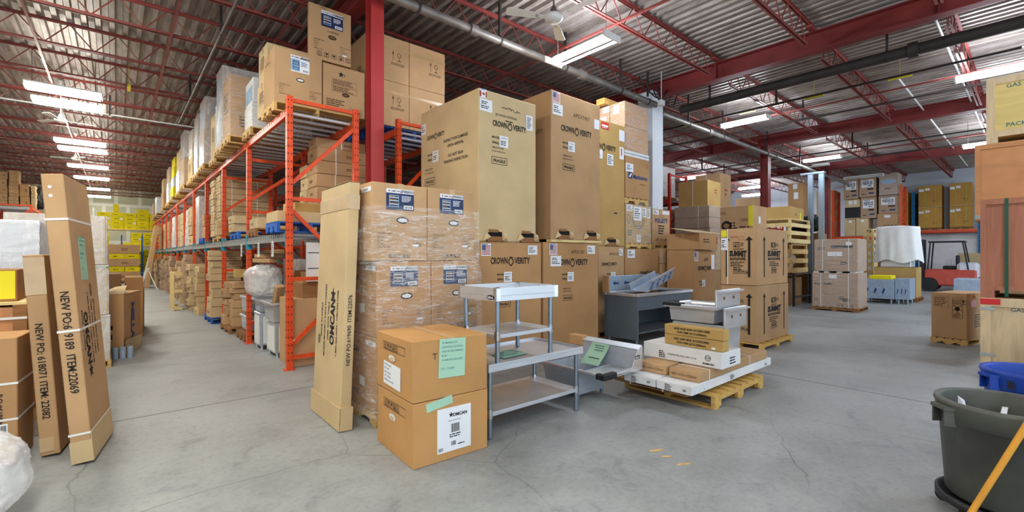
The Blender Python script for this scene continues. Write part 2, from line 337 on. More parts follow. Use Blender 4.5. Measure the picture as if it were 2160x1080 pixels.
def put_barcode(mb, M, u, v, w, h, m='ink', n=22):
    x = 0
    while x < w:
        t = w / n * random.choice((0.3, 0.5, 0.9)); put_quad(mb, M, u + x, v, u + min(w, x + t), v + h, m); x += t + w / n * random.choice((0.4, 0.6))
def put_scrawl(mb, M, u, v, w, h, m='ink', n=9, t=0.004):
    p = None
    for i in range(n + 1):
        q = Vector((u + w * i / n, v + h * random.uniform(-0.5, 0.5)))
        if p is not None:
            d = (q - p).normalized(); k = Vector((-d.y, d.x)) * t / 2
            put_poly(mb, M, [tuple(p - k), tuple(q - k), tuple(q + k), tuple(p + k)], m)
        p = q
def sheet(parent, M, u0, v0, u1, v1, mat, name='label', draw=None, off=0.0016, rot=0.0):
    """a paper label stuck on a face; draw(mb, M, w, h) prints on it"""
    mb = MB(mat); R = M @ Matrix.Translation(((u0 + u1) / 2, (v0 + v1) / 2, 0)) @ Matrix.Rotation(math.radians(rot), 4, 'Z') @ Matrix.Translation((-(u1 - u0) / 2, -(v1 - v0) / 2, 0))
    w, h = u1 - u0, v1 - v0
    mb.box(0, w, 0, h, 0.0, off, mat, R)
    if draw: draw(mb, R @ Matrix.Translation((0, 0, off)), w, h)
    return mb.build(name, parent)
# ---------------------------------------------------------------- cartons
def carton(label, g, draw=None, mat='card', name='carton', cat='carton', group=None, tape='T', jit=0.004, straps=None, strap_mat='strap_white', flaps=True, film_on=None, bev=0.006):
    """one cardboard box: body (with its printing), packing tape, straps, film.  draw(o, mb, face) adds print and labels"""
    cx, cy, z0, sx, sy, sz, yaw = g
    mb = MB(mat)
    mb.rbox(-sx / 2, sx / 2, -sy / 2, sy / 2, 0, sz, bev, mat, None, jit)
    later = []
    class Pen:
        pass
    pen = Pen(); pen.mb = mb; pen.sx, pen.sy, pen.sz = sx, sy, sz
    pen.M = lambda f: face_matrix(sx, sy, sz, f); pen.size = lambda f: face_size(sx, sy, sz, f)
    def _text(f, u, v, h, s, **k):
        W, Hh = pen.size(f)
        if 'maxw' in k: k['maxw'] *= W
        put_text(mb, pen.M(f), u * W, v * Hh, h * Hh, s, **k)
    pen.text = _text
    def _sheet(f, u0, v0, u1, v1, m='paper', name='label', draw=None, rot=0.0):
        W, Hh = pen.size(f); later.append((pen.M(f), u0 * W, v0 * Hh, u1 * W, v1 * Hh, m, name, draw, rot))
    pen.sheet = _sheet
    def _lines(f, u, v, w, h, n, m='ink', ragged=0.4):
        W, Hh = pen.size(f); put_lines(mb, pen.M(f), u * W, v * Hh, w * W, h * Hh, n, m, ragged)
    pen.lines = _lines
    if draw: draw(pen)
    o = mb.build(name, None, (cx, cy, z0), math.radians(yaw)); tag(o, label, cat, group)
    for a in later: sheet(o, a[0], a[1], a[2], a[3], a[4], a[5], a[6], a[7], rot=a[8])
    if tape:
        t = MB('tape'); w = 0.03
        if 'T' in tape:      # along the top seam (X) and down both ends
            t.box(-sx / 2 - .001, sx / 2 + .001, -w, w, sz, sz + .0014); d = min(0.09, sz * 0.3)
            t.box(-sx / 2 - .0014, -sx / 2, -w, w, sz - d, sz + .0014); t.box(sx / 2, sx / 2 + .0014, -w, w, sz - d, sz + .0014)
        if 'Y' in tape:      # along the top seam (Y) and down the front
            t.box(-w, w, -sy / 2 - .001, sy / 2 + .001, sz, sz + .0014); d = min(0.09, sz * 0.3)
            t.box(-w, w, -sy / 2 - .0014, -sy / 2, sz - d, sz + .0014)
        if 'H' in tape: t.box(-sx / 2, sx / 2, -sy / 2 - .0014, -sy / 2, sz * .72, sz * .72 + 0.05)
        t.build('tape', o)
    for q in (straps or []):
        ax, f = q; s_ = MB(strap_mat); w, e = 0.008, 0.002
        if ax == 'x': s_v = -sx / 2 + f * sx; bx = ((s_v - w, s_v + w, -sy / 2 - e, -sy / 2, 0, sz), (s_v - w, s_v + w, sy / 2, sy / 2 + e, 0, sz), (s_v - w, s_v + w, -sy / 2 - e, sy / 2 + e, sz, sz + e))
        elif ax == 'y': s_v = -sy / 2 + f * sy; bx = ((-sx / 2 - e, -sx / 2, s_v - w, s_v + w, 0, sz), (sx / 2, sx / 2 + e, s_v - w, s_v + w, 0, sz), (-sx / 2 - e, sx / 2 + e, s_v - w, s_v + w, sz, sz + e))
        else: s_v = f * sz; bx = ((-sx / 2 - e, sx / 2 + e, -sy / 2 - e, -sy / 2, s_v - w, s_v + w), (-sx / 2 - e, sx / 2 + e, sy / 2, sy / 2 + e, s_v - w, s_v + w), (-sx / 2 - e, -sx / 2, -sy / 2, sy / 2, s_v - w, s_v + w), (sx / 2, sx / 2 + e, -sy / 2, sy / 2, s_v - w, s_v + w))
        for b in bx: s_.box(*b)
        s_.build('strap', o)
    if film_on: wrap(o, g, film_on)
    return o
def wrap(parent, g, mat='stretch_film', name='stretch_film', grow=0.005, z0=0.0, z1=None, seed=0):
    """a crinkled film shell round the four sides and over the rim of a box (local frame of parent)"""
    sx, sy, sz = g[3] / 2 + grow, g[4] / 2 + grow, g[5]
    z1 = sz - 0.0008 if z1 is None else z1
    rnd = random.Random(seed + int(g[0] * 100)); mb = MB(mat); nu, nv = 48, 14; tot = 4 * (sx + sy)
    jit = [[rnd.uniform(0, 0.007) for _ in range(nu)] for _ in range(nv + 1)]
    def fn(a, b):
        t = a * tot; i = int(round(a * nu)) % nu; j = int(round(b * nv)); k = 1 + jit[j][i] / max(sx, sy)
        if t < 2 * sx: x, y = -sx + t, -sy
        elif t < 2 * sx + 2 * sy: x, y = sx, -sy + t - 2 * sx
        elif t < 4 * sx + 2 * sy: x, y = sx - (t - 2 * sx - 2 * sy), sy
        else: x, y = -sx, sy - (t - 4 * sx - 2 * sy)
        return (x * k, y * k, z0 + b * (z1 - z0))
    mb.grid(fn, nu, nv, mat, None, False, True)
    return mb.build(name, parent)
def pallet(label, cx, cy, z0, sx, sy, yaw=0.0, mat='pine', h=0.14, group=None, boards=7, along='x', name='pallet'):
    """wooden pallet: stringers (along y) carrying deck boards (along x); along='y' swaps them"""
    t = thing(name, label, 'pallet', (cx, cy, z0), math.radians(yaw + (90 if along == 'y' else 0)), group)
    if along == 'y': sx, sy = sy, sx
    bt = 0.018
    for i in range(3):
        b = MB(mat); x = -sx / 2 + 0.02 + i * (sx - 0.04) / 2
        for k in range(3):      # notched stringer
            y = -sy / 2 + k * (sy - 0.14) / 2; b.box(x - 0.02, x + 0.02, y, y + 0.14, bt, h - bt - 0.045)
        b.box(x - 0.02, x + 0.02, -sy / 2, sy / 2, h - bt - 0.045, h - bt)
        b.build('stringer', t)
    q = None
    for i in range(boards):
        w = min(0.1, sy / boards * 0.8); y = -sy / 2 + w / 2 + i * (sy - w) / (boards - 1)
        u = MB(mat); u.box(-sx / 2, sx / 2, -w / 2, w / 2, h - bt, h); o = u.build('deck_board', t, (0, y, 0), 0, q); q = o.data
    q = None
    for i in range(3):
        y = -sy / 2 + 0.05 + i * (sy - 0.1) / 2; lo = MB(mat); lo.box(-sx / 2, sx / 2, -0.045, 0.045, 0, bt); o = lo.build('bottom_board', t, (0, y, 0), 0, q); q = o.data
    return t
ORD = ['bottom', 'second', 'third', 'fourth', 'fifth', 'sixth', 'seventh', 'eighth', 'ninth', 'tenth', 'eleventh', 'twelfth']
def nth(i, n): return 'topmost' if i == n - 1 else 'bottom' if i == 0 else ORD[i] + ' from bottom'
# ================================================================ THE BUILDING
ROOM_X0, ROOM_X1, ROOM_Y0, ROOM_Y1, DECK = -7.0, 32.2, -5.0, 40.0, 5.93
BEAM_Z0, BEAM_Z1 = 5.45, 5.83
COLX = [2.93, 10.2, 17.55, 24.7]
def floor_material():
    t = NT('concrete'); c = s2l((156, 159, 158)); t.set(0.5, 0, c, 0.4); v = t.coord(rand=False)
    n1 = t.n('ShaderNodeTexNoise'); n1.inputs['Scale'].default_value = 0.55; n1.inputs['Detail'].default_value = 8; n1.inputs['Roughness'].default_value = 0.62; t.l(v, n1.inputs['Vector'])
    n2 = t.n('ShaderNodeTexNoise'); n2.inputs['Scale'].default_value = 3.3; n2.inputs['Detail'].default_value = 9; n2.inputs['Roughness'].default_value = 0.7; n2.inputs['Distortion'].default_value = 0.6; t.l(v, n2.inputs['Vector'])
    a = t.ramp(n1.outputs['Fac'], [(0.3, mul(c, 0.66)), (0.48, mul(c, .95)), (0.72, mul(c, 1.16))])
    b = t.ramp(n2.outputs['Fac'], [(0.28, (0.42, 0.43, 0.46)), (0.44, (.9, .9, .92)), (0.6, (1.0, 1.0, 1.0))])
    mx = t.n('ShaderNodeMixRGB', blend_type='MULTIPLY'); mx.inputs['Fac'].default_value = 0.75; t.l(a, mx.inputs['Color1']); t.l(b, mx.inputs['Color2'])
    n3 = t.n('ShaderNodeTexNoise'); n3.inputs['Scale'].default_value = 22; n3.inputs['Detail'].default_value = 6; n3.inputs['Roughness'].default_value = 0.8; t.l(v, n3.inputs['Vector'])
    m3 = t.n('ShaderNodeMixRGB', blend_type='MULTIPLY'); m3.inputs['Fac'].default_value = 0.8; t.l(mx.outputs['Color'], m3.inputs['Color1']); t.l(t.ramp(n3.outputs['Fac'], [(0.3, (0.66, 0.66, 0.67)), (0.48, (1, 1, 1)), (0.72, (1.12, 1.12, 1.1))]), m3.inputs['Color2'])
    mx = m3
    # hairline cracks
    nd = t.n('ShaderNodeTexNoise'); nd.inputs['Scale'].default_value = 1.6; nd.inputs['Detail'].default_value = 6; t.l(v, nd.inputs['Vector'])
    vm = t.n('ShaderNodeMixRGB'); vm.inputs['Fac'].default_value = 0.22; t.l(v, vm.inputs['Color1']); t.l(nd.outputs['Color'], vm.inputs['Color2'])
    vo = t.n('ShaderNodeTexVoronoi', feature='DISTANCE_TO_EDGE'); vo.inputs['Scale'].default_value = 0.62; t.l(vm.outputs['Color'], vo.inputs['Vector'])
    cr = t.ramp(vo.outputs['Distance'], [(0.0, (0.34, 0.33, 0.32)), (0.0035, (1, 1, 1))])
    gate = t.n('ShaderNodeTexNoise'); gate.inputs['Scale'].default_value = 0.35; t.l(v, gate.inputs['Vector'])
    gf = t.ramp(gate.outputs['Fac'], [(0.46, (0, 0, 0)), (0.54, (0.75, 0.75, 0.75))])
    m2 = t.n('ShaderNodeMixRGB', blend_type='MULTIPLY'); t.l(gf, m2.inputs['Fac']); t.l(mx.outputs['Color'], m2.inputs['Color1']); t.l(cr, m2.inputs['Color2'])
    t.l(m2.outputs['Color'], t.b.inputs['Base Color'])
    rr = t.n('ShaderNodeMapRange'); rr.inputs['To Min'].default_value = 0.3; rr.inputs['To Max'].default_value = 0.62; t.l(n2.outputs['Fac'], rr.inputs['Value']); t.l(rr.outputs['Result'], t.b.inputs['Roughness'])
    t.bump(n2.outputs['Fac'], 0.15, 0.01); MATS['concrete'] = t.m
floor_material()
fl = MB('concrete'); fl.box(ROOM_X0, ROOM_X1, ROOM_Y0, ROOM_Y1, -0.2, 0.0)
tag(fl.build('floor'), kind='structure')
plain('joint_dark', (96, 94, 90), 0.9, var=0.1)
jn = MB('joint_dark')       # saw-cut joints in the slab
for Y in (5.55, 11.1, 17.0, 24.0): jn.box(ROOM_X0 + 1, ROOM_X1 - 0.5, Y - 0.006, Y + 0.006, 0.0, 0.0012)
for X in (6.35, 13.5, 20.5): jn.box(X - 0.006, X + 0.006, 0.4, ROOM_Y1 - 0.5, 0.0, 0.0012)
tag(jn.build('floor_joint_trim'), kind='structure')
def deck_material():
    t = NT('deck'); c = s2l((158, 146, 138)); t.set(0.48, 0.35, c); v = t.coord((2.5, 0.5, 1), rand=False)
    n1 = t.n('ShaderNodeTexNoise'); n1.inputs['Scale'].default_value = 2; n1.inputs['Detail'].default_value = 8; n1.inputs['Roughness'].default_value = 0.7; t.l(v, n1.inputs['Vector'])
    t.l(t.ramp(n1.outputs['Fac'], [(0.25, s2l((92, 76, 70))), (0.5, c), (0.78, s2l((196, 186, 182)))]), t.b.inputs['Base Color'])
    MATS['deck'] = t.m
deck_material()
dk = MB('deck'); P_, D_ = 0.2, 0.065; x = ROOM_X0
prof = []
while x < ROOM_X1:
    prof += [(x, DECK + D_), (x + 0.085, DECK + D_), (x + 0.105, DECK), (x + 0.18, DECK)]; x += P_
vs = [(a, y, b) for y in (ROOM_Y0, ROOM_Y1) for a, b in prof]; n = len(prof)
dk.add(vs, [(i, n + i, n + i + 1, i + 1) for i in range(n - 1)], 'deck')
dk.box(ROOM_X0, ROOM_X1, ROOM_Y0, ROOM_Y1, DECK + D_ + 0.02, DECK + D_ + 0.12)
tag(dk.build('ceiling'), kind='structure')
w = MB('wall_white'); w.box(ROOM_X1, ROOM_X1 + 0.2, ROOM_Y0, ROOM_Y1, 0, 6.1)
for y in (11.0, 16.0, 21.0): w.box(ROOM_X1 - 0.03, ROOM_X1, y - 0.2, y + 0.2, 0, 5.9)
tag(w.build('wall_right'), kind='structure')
def drywall():
    t = NT('drywall'); c = s2l((214, 214, 196)); t.set(0.85, 0, c, 0.2); v = t.coord((1, 1, 1), rand=False)
    br = t.n('ShaderNodeTexBrick'); br.inputs['Scale'].default_value = 1.0; br.inputs['Brick Width'].default_value = 1.22; br.inputs['Row Height'].default_value = 2.44; br.inputs['Mortar Size'].default_value = 0.1
    br.inputs['Color1'].default_value = tuple(s2l((206, 204, 180))) + (1,); br.inputs['Color2'].default_value = tuple(s2l((196, 196, 176))) + (1,); br.inputs['Mortar'].default_value = tuple(s2l((236, 236, 228))) + (1,)
    mp = t.n('ShaderNodeMapping'); mp.inputs['Rotation'].default_value = (math.pi / 2, 0, 0); t.l(v, mp.inputs['Vector']); t.l(mp.outputs['Vector'], br.inputs['Vector'])
    t.l(br.outputs['Color'], t.b.inputs['Base Color']); MATS['drywall'] = t.m
drywall()
w = MB('drywall'); w.box(ROOM_X0, ROOM_X1 + 0.2, ROOM_Y1, ROOM_Y1 + 0.2, 0, 6.1); tag(w.build('wall_back'), kind='structure')
w = MB('wall_white'); w.box(ROOM_X0 - 0.2, ROOM_X0, ROOM_Y0, ROOM_Y1, 0, 6.1); tag(w.build('wall_left'), kind='structure')
# I-beams along Y on the column lines
for X in COLX:
    b = MB('beam_red'); b.box(X - 0.11, X + 0.11, ROOM_Y0, ROOM_Y1, BEAM_Z0, BEAM_Z0 + 0.022); b.box(X - 0.11, X + 0.11, ROOM_Y0, ROOM_Y1, BEAM_Z1 - 0.022, BEAM_Z1); b.box(X - 0.008, X + 0.008, ROOM_Y0, ROOM_Y1, BEAM_Z0 + 0.022, BEAM_Z1 - 0.022)
    y = -2.6
    while y < ROOM_Y1: b.box(X - 0.1, X + 0.1, y - 0.008, y + 0.008, BEAM_Z0 + 0.022, BEAM_Z1 - 0.022); y += 3.66
    tag(b.build('roof_beam'), kind='structure')
# open-web joists along X
def joist_mesh(L, n):
    b = MB('joist_red'); zt, zb = DECK - 0.02, 5.45
    for s in (-1, 1):
        b.box(0.05, L - 0.05, s * 0.012 if s > 0 else -0.052, 0.052 if s > 0 else -0.012, zt - 0.006, zt); b.box(0.05, L - 0.05, s * 0.018 - 0.003, s * 0.018 + 0.003, zt - 0.045, zt)
        b.box(0.5, L - 0.5, s * 0.012 if s > 0 else -0.05, 0.05 if s > 0 else -0.012, zb, zb + 0.006); b.box(0.5, L - 0.5, s * 0.015 - 0.003, s * 0.015 + 0.003, zb, zb + 0.045)
    b.box(0.0, 0.35, -0.05, 0.05, BEAM_Z1, BEAM_Z1 + 0.06); b.box(L - 0.35, L, -0.05, 0.05, BEAM_Z1, BEAM_Z1 + 0.06)
    st = (L - 1.0) / n
    for i in range(n):
        x0 = 0.5 + i * st; b.cyl((x0, 0, zb + 0.02), (x0 + st / 2, 0, zt - 0.02), 0.011, n=5, caps=False); b.cyl((x0 + st / 2, 0, zt - 0.02), (x0 + st, 0, zb + 0.02), 0.011, n=5, caps=False)
    b.cyl((0.5, 0, zb + 0.02), (0.1, 0, zt - 0.02), 0.012, n=5, caps=False); b.cyl((L - 0.5, 0, zb + 0.02), (L - 0.1, 0, zt - 0.02), 0.012, n=5, caps=False)
    return b
bays = [(ROOM_X0, COLX[0], 13), (COLX[0], COLX[1], 10), (COLX[1], COLX[2], 10), (COLX[2], COLX[3], 10), (COLX[3], ROOM_X1, 10)]
for a, c, n in bays:
    jb = joist_mesh(c - a, n); first = None; k = -1
    while 2.84 + 1.83 * k < ROOM_Y1 - 0.3:
        y = 2.84 + 1.83 * k; k += 1
        o = jb.build('roof_joist', None, (a, y, 0), 0, first.data if first else None); first = first or o
        tag(o, kind='structure')
for X in (-4.6, -2.77, -1.1, 0.74, 2.2, 6.4, 13.9, 21.1):     # bridging
    b = MB('joist_red'); zz = (5.47, 5.47) 
    b.box(X - 0.02, X + 0.02, ROOM_Y0, ROOM_Y1, 5.44, 5.447); b.box(X - 0.003, X + 0.003, ROOM_Y0, ROOM_Y1, 5.447, 5.48)
    tag(b.build('bridging_trim'), kind='structure')
# columns
b = MB('column_red'); X, Y = COLX[0], 6.52
b.box(X - 0.1, X + 0.1, Y - 0.1, Y - 0.085, 0, BEAM_Z0); b.box(X - 0.1, X + 0.1, Y + 0.085, Y + 0.1, 0, BEAM_Z0); b.box(X - 0.006, X + 0.006, Y - 0.085, Y + 0.085, 0, BEAM_Z0); b.box(X - 0.16, X + 0.16, Y - 0.14, Y + 0.14, 0, 0.02)
tag(b.build('steel_column'), kind='structure')
for X in COLX[2:]:
    b = MB('beam_red'); Y = 6.4
    b.box(X - 0.13, X + 0.13, Y - 0.13, Y - 0.11, 0, BEAM_Z0); b.box(X - 0.13, X + 0.13, Y + 0.11, Y + 0.13, 0, BEAM_Z0); b.box(X - 0.01, X + 0.01, Y - 0.11, Y + 0.11, 0, BEAM_Z0)
    tag(b.build('steel_column'), kind='structure')
b = MB('column_white'); b.rbox(10.2 - 0.26, 10.2 + 0.22, 6.2, 6.62, 0, 5.6, 0.01); tag(b.build('concrete_column'), kind='structure')
# pipes under the roof
def pipe(name, label, p0, p1, r, mat, hang=None, joints=()):
    t = thing(name, label, 'pipe', p0); d = Vector(p1) - Vector(p0)
    MB(mat).cyl((0, 0, 0), d, r, n=16).build('pipe_run', t)
    for f in joints:
        q = d * f; u = d.normalized() * 0.07; MB(mat).cyl(q - u, q + u, r * 1.35, n=16).build('coupling', t)
    for f in (hang or ()):
        q = d * f; h = MB('pipe_dark'); h.box(q.x - .02, q.x + .02, q.y - .02, q.y + .02, r, DECK - p0[2] - 0.02)
        h.cyl(q - d.normalized() * 0.02, q + d.normalized() * 0.02, r * 1.12, n=12); h.build('pipe_hanger', t)
    return t
pipe('sprinkler_pipe', 'long grey sprinkler main under the roof, ending at the white column', (2.7, 6.1, 5.25), (9.93, 6.1, 5.2), 0.07, 'pipe_grey', (0.1, 0.32, 0.55, 0.8, 0.95), (0.24, 0.62))
pipe('sprinkler_pipe', 'silver sprinkler main running on from the white column above the distant lights', (10.43, 6.25, 5.12), (27.5, 6.25, 5.12), 0.065, 'pipe_grey', (0.08, 0.2, 0.4, 0.6, 0.8), (0.15, 0.45))
pipe('duct_pipe', 'wide dark pipe hanging below the roof beside the big red beam', (10.75, -1.5, 5.2), (10.75, 5.9, 5.2), 0.1, 'pipe_dark', (0.1, 0.45, 0.9), (0.4,))
for X, l in ((12.6, 'second thin dark pipe, beside the wide dark one'), (14.6, 'third thin dark pipe, above the first hanging light'), (19.8, 'thin dark pipe beyond the middle red beam'), (22.0, 'thin dark pipe before the last red beam')):
    pipe('branch_pipe', l + ', under the roof', (X, 0.2, 5.36), (X, 14.0, 5.36), 0.024, 'pipe_dark', (0.3, 0.7))
pipe('branch_pipe', 'thin white conduit crossing the roof beyond the ceiling fan over the aisle', (-6.5, 16.6, 5.38), (2.6, 16.6, 5.38), 0.02, 'white_enamel', (0.3, 0.7))
pipe('branch_pipe', 'thin grey conduit running along the roof above the orange rack', (1.35, 7.4, 5.3), (1.35, 16.0, 5.3), 0.022, 'pipe_grey', (0.2, 0.7))
pipe('branch_pipe', 'thin white conduit crossing the roof above the filmed carton pair', (14.0, 2.17, 5.72), (30.0, 2.17, 5.72), 0.022, 'white_enamel', (0.3, 0.7))
pipe('branch_pipe', 'thin white conduit crossing the roof above the plywood crates', (11.0, 1.2, 5.72), (28.0, 1.2, 5.72), 0.022, 'white_enamel', (0.3, 0.7))
cb = thing('hanging_cable', 'tangle of black cable slung from the roof beside the white column', 'cable', (9.75, 5.85, 5.3))
for i in range(4):
    pts = [(-.9 + .35 * i + 1.0 * k / 8, .06 * i + .05 * math.sin(k), .25 + .04 * i - (.3 + .05 * i) * math.sin(math.pi * k / 8)) for k in range(9)]
    MB('cable').tube(pts, .014, 6).build('loop', cb)
jb_ = MB('white_enamel'); jb_.rbox(-.07, .07, -.06, .06, -.22, -.1, .01); jb_.cyl((0, 0, -.1), (0, 0, .6), .008, n=6); jb_.build('junction_box', cb)
# ---------------------------------------------------------------- lamps
emit('tube_glow', (232, 242, 255), 118.0); emit('bay_glow', (255, 252, 240), 44.0)
for q in ('tube_glow', 'bay_glow'): MATS[q].cycles.emission_sampling = 'FRONT'
def tube_light(label, x, y, z, L=1.22, n=2, lit=True, axis='y', group=None):
    """hanging fluorescent fitting: housing, end caps, tubes, hangers"""
    t = thing('fluorescent_light', label, 'ceiling light', (x, y, z), 0 if axis == 'y' else math.pi / 2, group)
    wd = 0.07 * n
    h = MB('white_enamel'); h.box(-.028, .028, -L / 2, L / 2, 0.05, 0.11)
    h.box(-wd, wd, -L / 2 - 0.03, -L / 2, -0.02, 0.08); h.box(-wd, wd, L / 2, L / 2 + 0.03, -0.02, 0.08); h.build('housing', t)
    for i in range(n):
        a = -wd + (i + 0.5) * 2 * wd / n
        MB('tube_glow' if lit else 'white_enamel').cyl((a, -L / 2, 0), (a, L / 2, 0), 0.018, n=10).build('tube', t)
    for s in (-1, 1): MB('wire').cyl((0, s * L * 0.42, 0.1), (0, s * L * 0.42, DECK - z - 0.01), 0.006, n=5).build('hanger', t)
    return t

tube_light('bright four-tube strip light hanging before the tall cartons, under the ceiling fan', 5.9, y_at(1225, 5.9), 4.95, 1.25, 3)
tube_light('lit strip light hanging beyond the white column, above the grey pipe', 13.2, y_at(1571, 13.2), 5.22, 1.2)
tube_light('lit strip light hanging beside the steel post frame, first before the pipe end', 21.2, y_at(1734, 21.2), 5.35, 1.25)
tube_light('lit strip light above the strapped brown carton pair at the white column', 21.2, y_at(1463, 21.2), 5.3, 1.25)
tube_light('lit small strip light seen under the far red beam beside the red column', 27.5, y_at(1583, 27.5), 5.4, 1.25)
tube_light('unlit strip light over the branded cartons on the tall orange rack', 27.5, y_at(1821, 27.5), 5.35, 1.5, lit=False)
tube_light('unlit strip light beside the top of the galvanised post pair', 23.0, y_at(1707, 23.0), 5.42, 1.4, lit=False)
tube_light('lit strip light above the plywood crate stack', 13.4, y_at(2128, 13.4), 5.2, 1.5)
for i, (x, y, ax) in enumerate(((6.4, -1.6, 'y'), (13.6, -1.6, 'y'), (21.2, 1.0, 'y'), (13.4, 12.0, 'y'), (21.2, 16.0, 'y'), (28.5, 11.0, 'y'), (28.5, 20.0, 'y'))):  # unseen strips; the first one is added to give cool fill near the camera
    tube_light('strip light hanging from the warehouse roof, out of view', x, y, 5.1, 1.25, 3, group='strip lights out of view')
def bay_light(label, x, y, z=5.12):
    t = thing('high_bay_light', label, 'ceiling light', (x, y, z), 0)
    h = MB('white_enamel'); h.box(-0.6, 0.6, -0.2, 0.2, 0.05, 0.08); h.box(-.62, -.6, -.22, .22, -.02, .07); h.box(.6, .62, -.22, .22, -.02, .07);  h.build('housing', t)
    for i in range(4): MB('bay_glow').cyl((-0.58, -0.165 + i * 0.11, 0), (0.58, -0.165 + i * 0.11, 0), 0.04, n=10).build('tube', t)
    for s in (-1, 1): MB('wire').cyl((s * 0.5, 0, 0.07), (s * 0.5, 0, DECK - z - 0.01), 0.006, n=5).build('hanger', t)
for l, y in (('first and largest', 14.0), ('second', 15.2), ('third', 20.0), ('fourth', 21.4), ('fifth', 25.2), ('sixth', 28.8), ('seventh', 33.3), ('eighth', 37.4)):
    bay_light('bright high bay light over the rack aisle, %s counted from the camera end' % l, -0.85, y)
bay_light('high bay light over the aisle at the top edge, in front of all the others', -0.9, 8.3)
for y in (5.3, 2.6, 0.2, -2.4): bay_light('high bay fill light over the aisle mouth, out of view', -0.9, y)  # unseen bays; some added to brighten the carton sides facing the aisle
for o in bpy.data.objects:
    if o.get('label') == 'high bay fill light over the aisle mouth, out of view': o['group'] = 'high bay lights out of view'
# ================================================================ PALLET RACKS
def pallet_rack(label, x0, x1, ys, mat, first_h, h, lv, lower_mat=None, sleeve=True, brace_n=13):
    """one row of racking: posts, braces, beams, wire decks on white channels"""
    t = thing('pallet_rack', label, 'pallet rack', (0, 0, 0)); w = 0.082; d = 0.075
    for k, y in enumerate(ys):
        hh = first_h if k == 0 else h
        for x, s in ((x0, 1), (x1, -1)):
            p = MB(mat); a, b = (x, x + s * d) if s > 0 else (x - d, x)
            p.rbox(a, b, y, y + w, 0, hh, 0.004)
            if k < 4:
                z = 0.12
                while z < hh - 0.05:
                    for u in (0.24, 0.76): p.box(a + (b - a) * u - .006, a + (b - a) * u + .006, y - .0008, y, z, z + .018, 'hole_black')
                    if s > 0:
                        for u in (0.24, 0.76): p.box(a - .0008, a, y + w * u - .006, y + w * u + .006, z, z + .018, 'hole_black')
                    z += 0.102
            p.box(a - 0.03, b + 0.03, y - 0.02, y + w + 0.02, 0, 0.008)
            p.build('post', t)
            if sleeve and k > 0 and s > 0: MB('rack_teal').box(a - 0.004, b + 0.004, y - 0.004, y + w + 0.004, lv[0] - 0.2, lv[0] + 0.06).build('beam_sleeve', t)
            if sleeve and k == 0 and s > 0: MB('rack_teal').box(a - 0.004, a + 0.012, y + w, y + w + 0.01, lv[0] - 0.2, lv[0] + 0.02).build('beam_sleeve', t)
        yc = y + w / 2
        zs = [0.16, 1.21, 2.29, 3.2] if k else [0.16, 1.21, 2.29, hh - 0.05]
        for i, z in enumerate(zs): MB(mat).box(x0 + d, x1 - d, yc - 0.018, yc + 0.018, z - 0.025, z + 0.025).build('brace', t)
        for i, (za, zb) in enumerate(((0.33, 1.12), (1.3, 2.13) if 0 else (2.13, 1.3), (2.5, 3.36 if k == 0 else 3.15))):
            MB(mat).bar((x0 + d, yc, za), (x1 - d, yc, zb), 0.034, 0.05).build('brace', t)
    for k in range(len(ys) - 1):
        ya, yb = ys[k] + w, ys[k + 1]
        for li, z in enumerate(lv):
            bm_ = (lower_mat or mat) if li == 0 else mat
            for x, s in ((x0, 1), (x1, -1)):
                b = MB(bm_); b.rbox(min(x, x + s * .05), max(x, x + s * .05), ya, yb, z - 0.115, z - 0.004, 0.004); b.build('beam', t)
            dk_ = MB('wire')
            n = 20 if k < 4 else 8
            for i in range(n + 1):
                y = ya + 0.03 + (yb - ya - 0.06) * i / n; dk_.box(x0 + 0.003, x1 - 0.003, y - .003, y + .003, z, z + .006); dk_.box(x0 - 0.004, x0 + .001, y - .003, y + .003, z - 0.06, z + .006)
            for i in range(15 if k < 4 else 5):
                x = x0 + 0.02 + (x1 - x0 - 0.04) * i / (14 if k < 4 else 4); dk_.box(x - .003, x + .003, ya + .02, yb - .02, z + .004, z + .009)
            de = dk_.build('wire_deck', t)
            for i in range(8):
                y = ya + 0.15 + (yb - ya - 0.3) * i / 7; MB('channel_white').box(x0 + 0.05, x1 - 0.05, y - .022, y + .022, z - 0.03, z).build('support_channel', de)
    return t
RY = [6.52 + 2.44 * k for k in range(13)]
L1, L2 = 1.83, 3.5
pallet_rack('long orange pallet rack with wire decks, running beside the left aisle'.replace('left ', 'main '), 1.71, 2.69, RY, 'rack_orange', 3.66, 3.44, (L1, L2), 'shelf_grey')
pallet_rack('second orange red pallet rack, back to back behind the red steel column', 3.3, 4.28, RY[:7], 'rack_orange', 3.66, 3.44, (L1, 3.52), None, False)
RX = 1.66
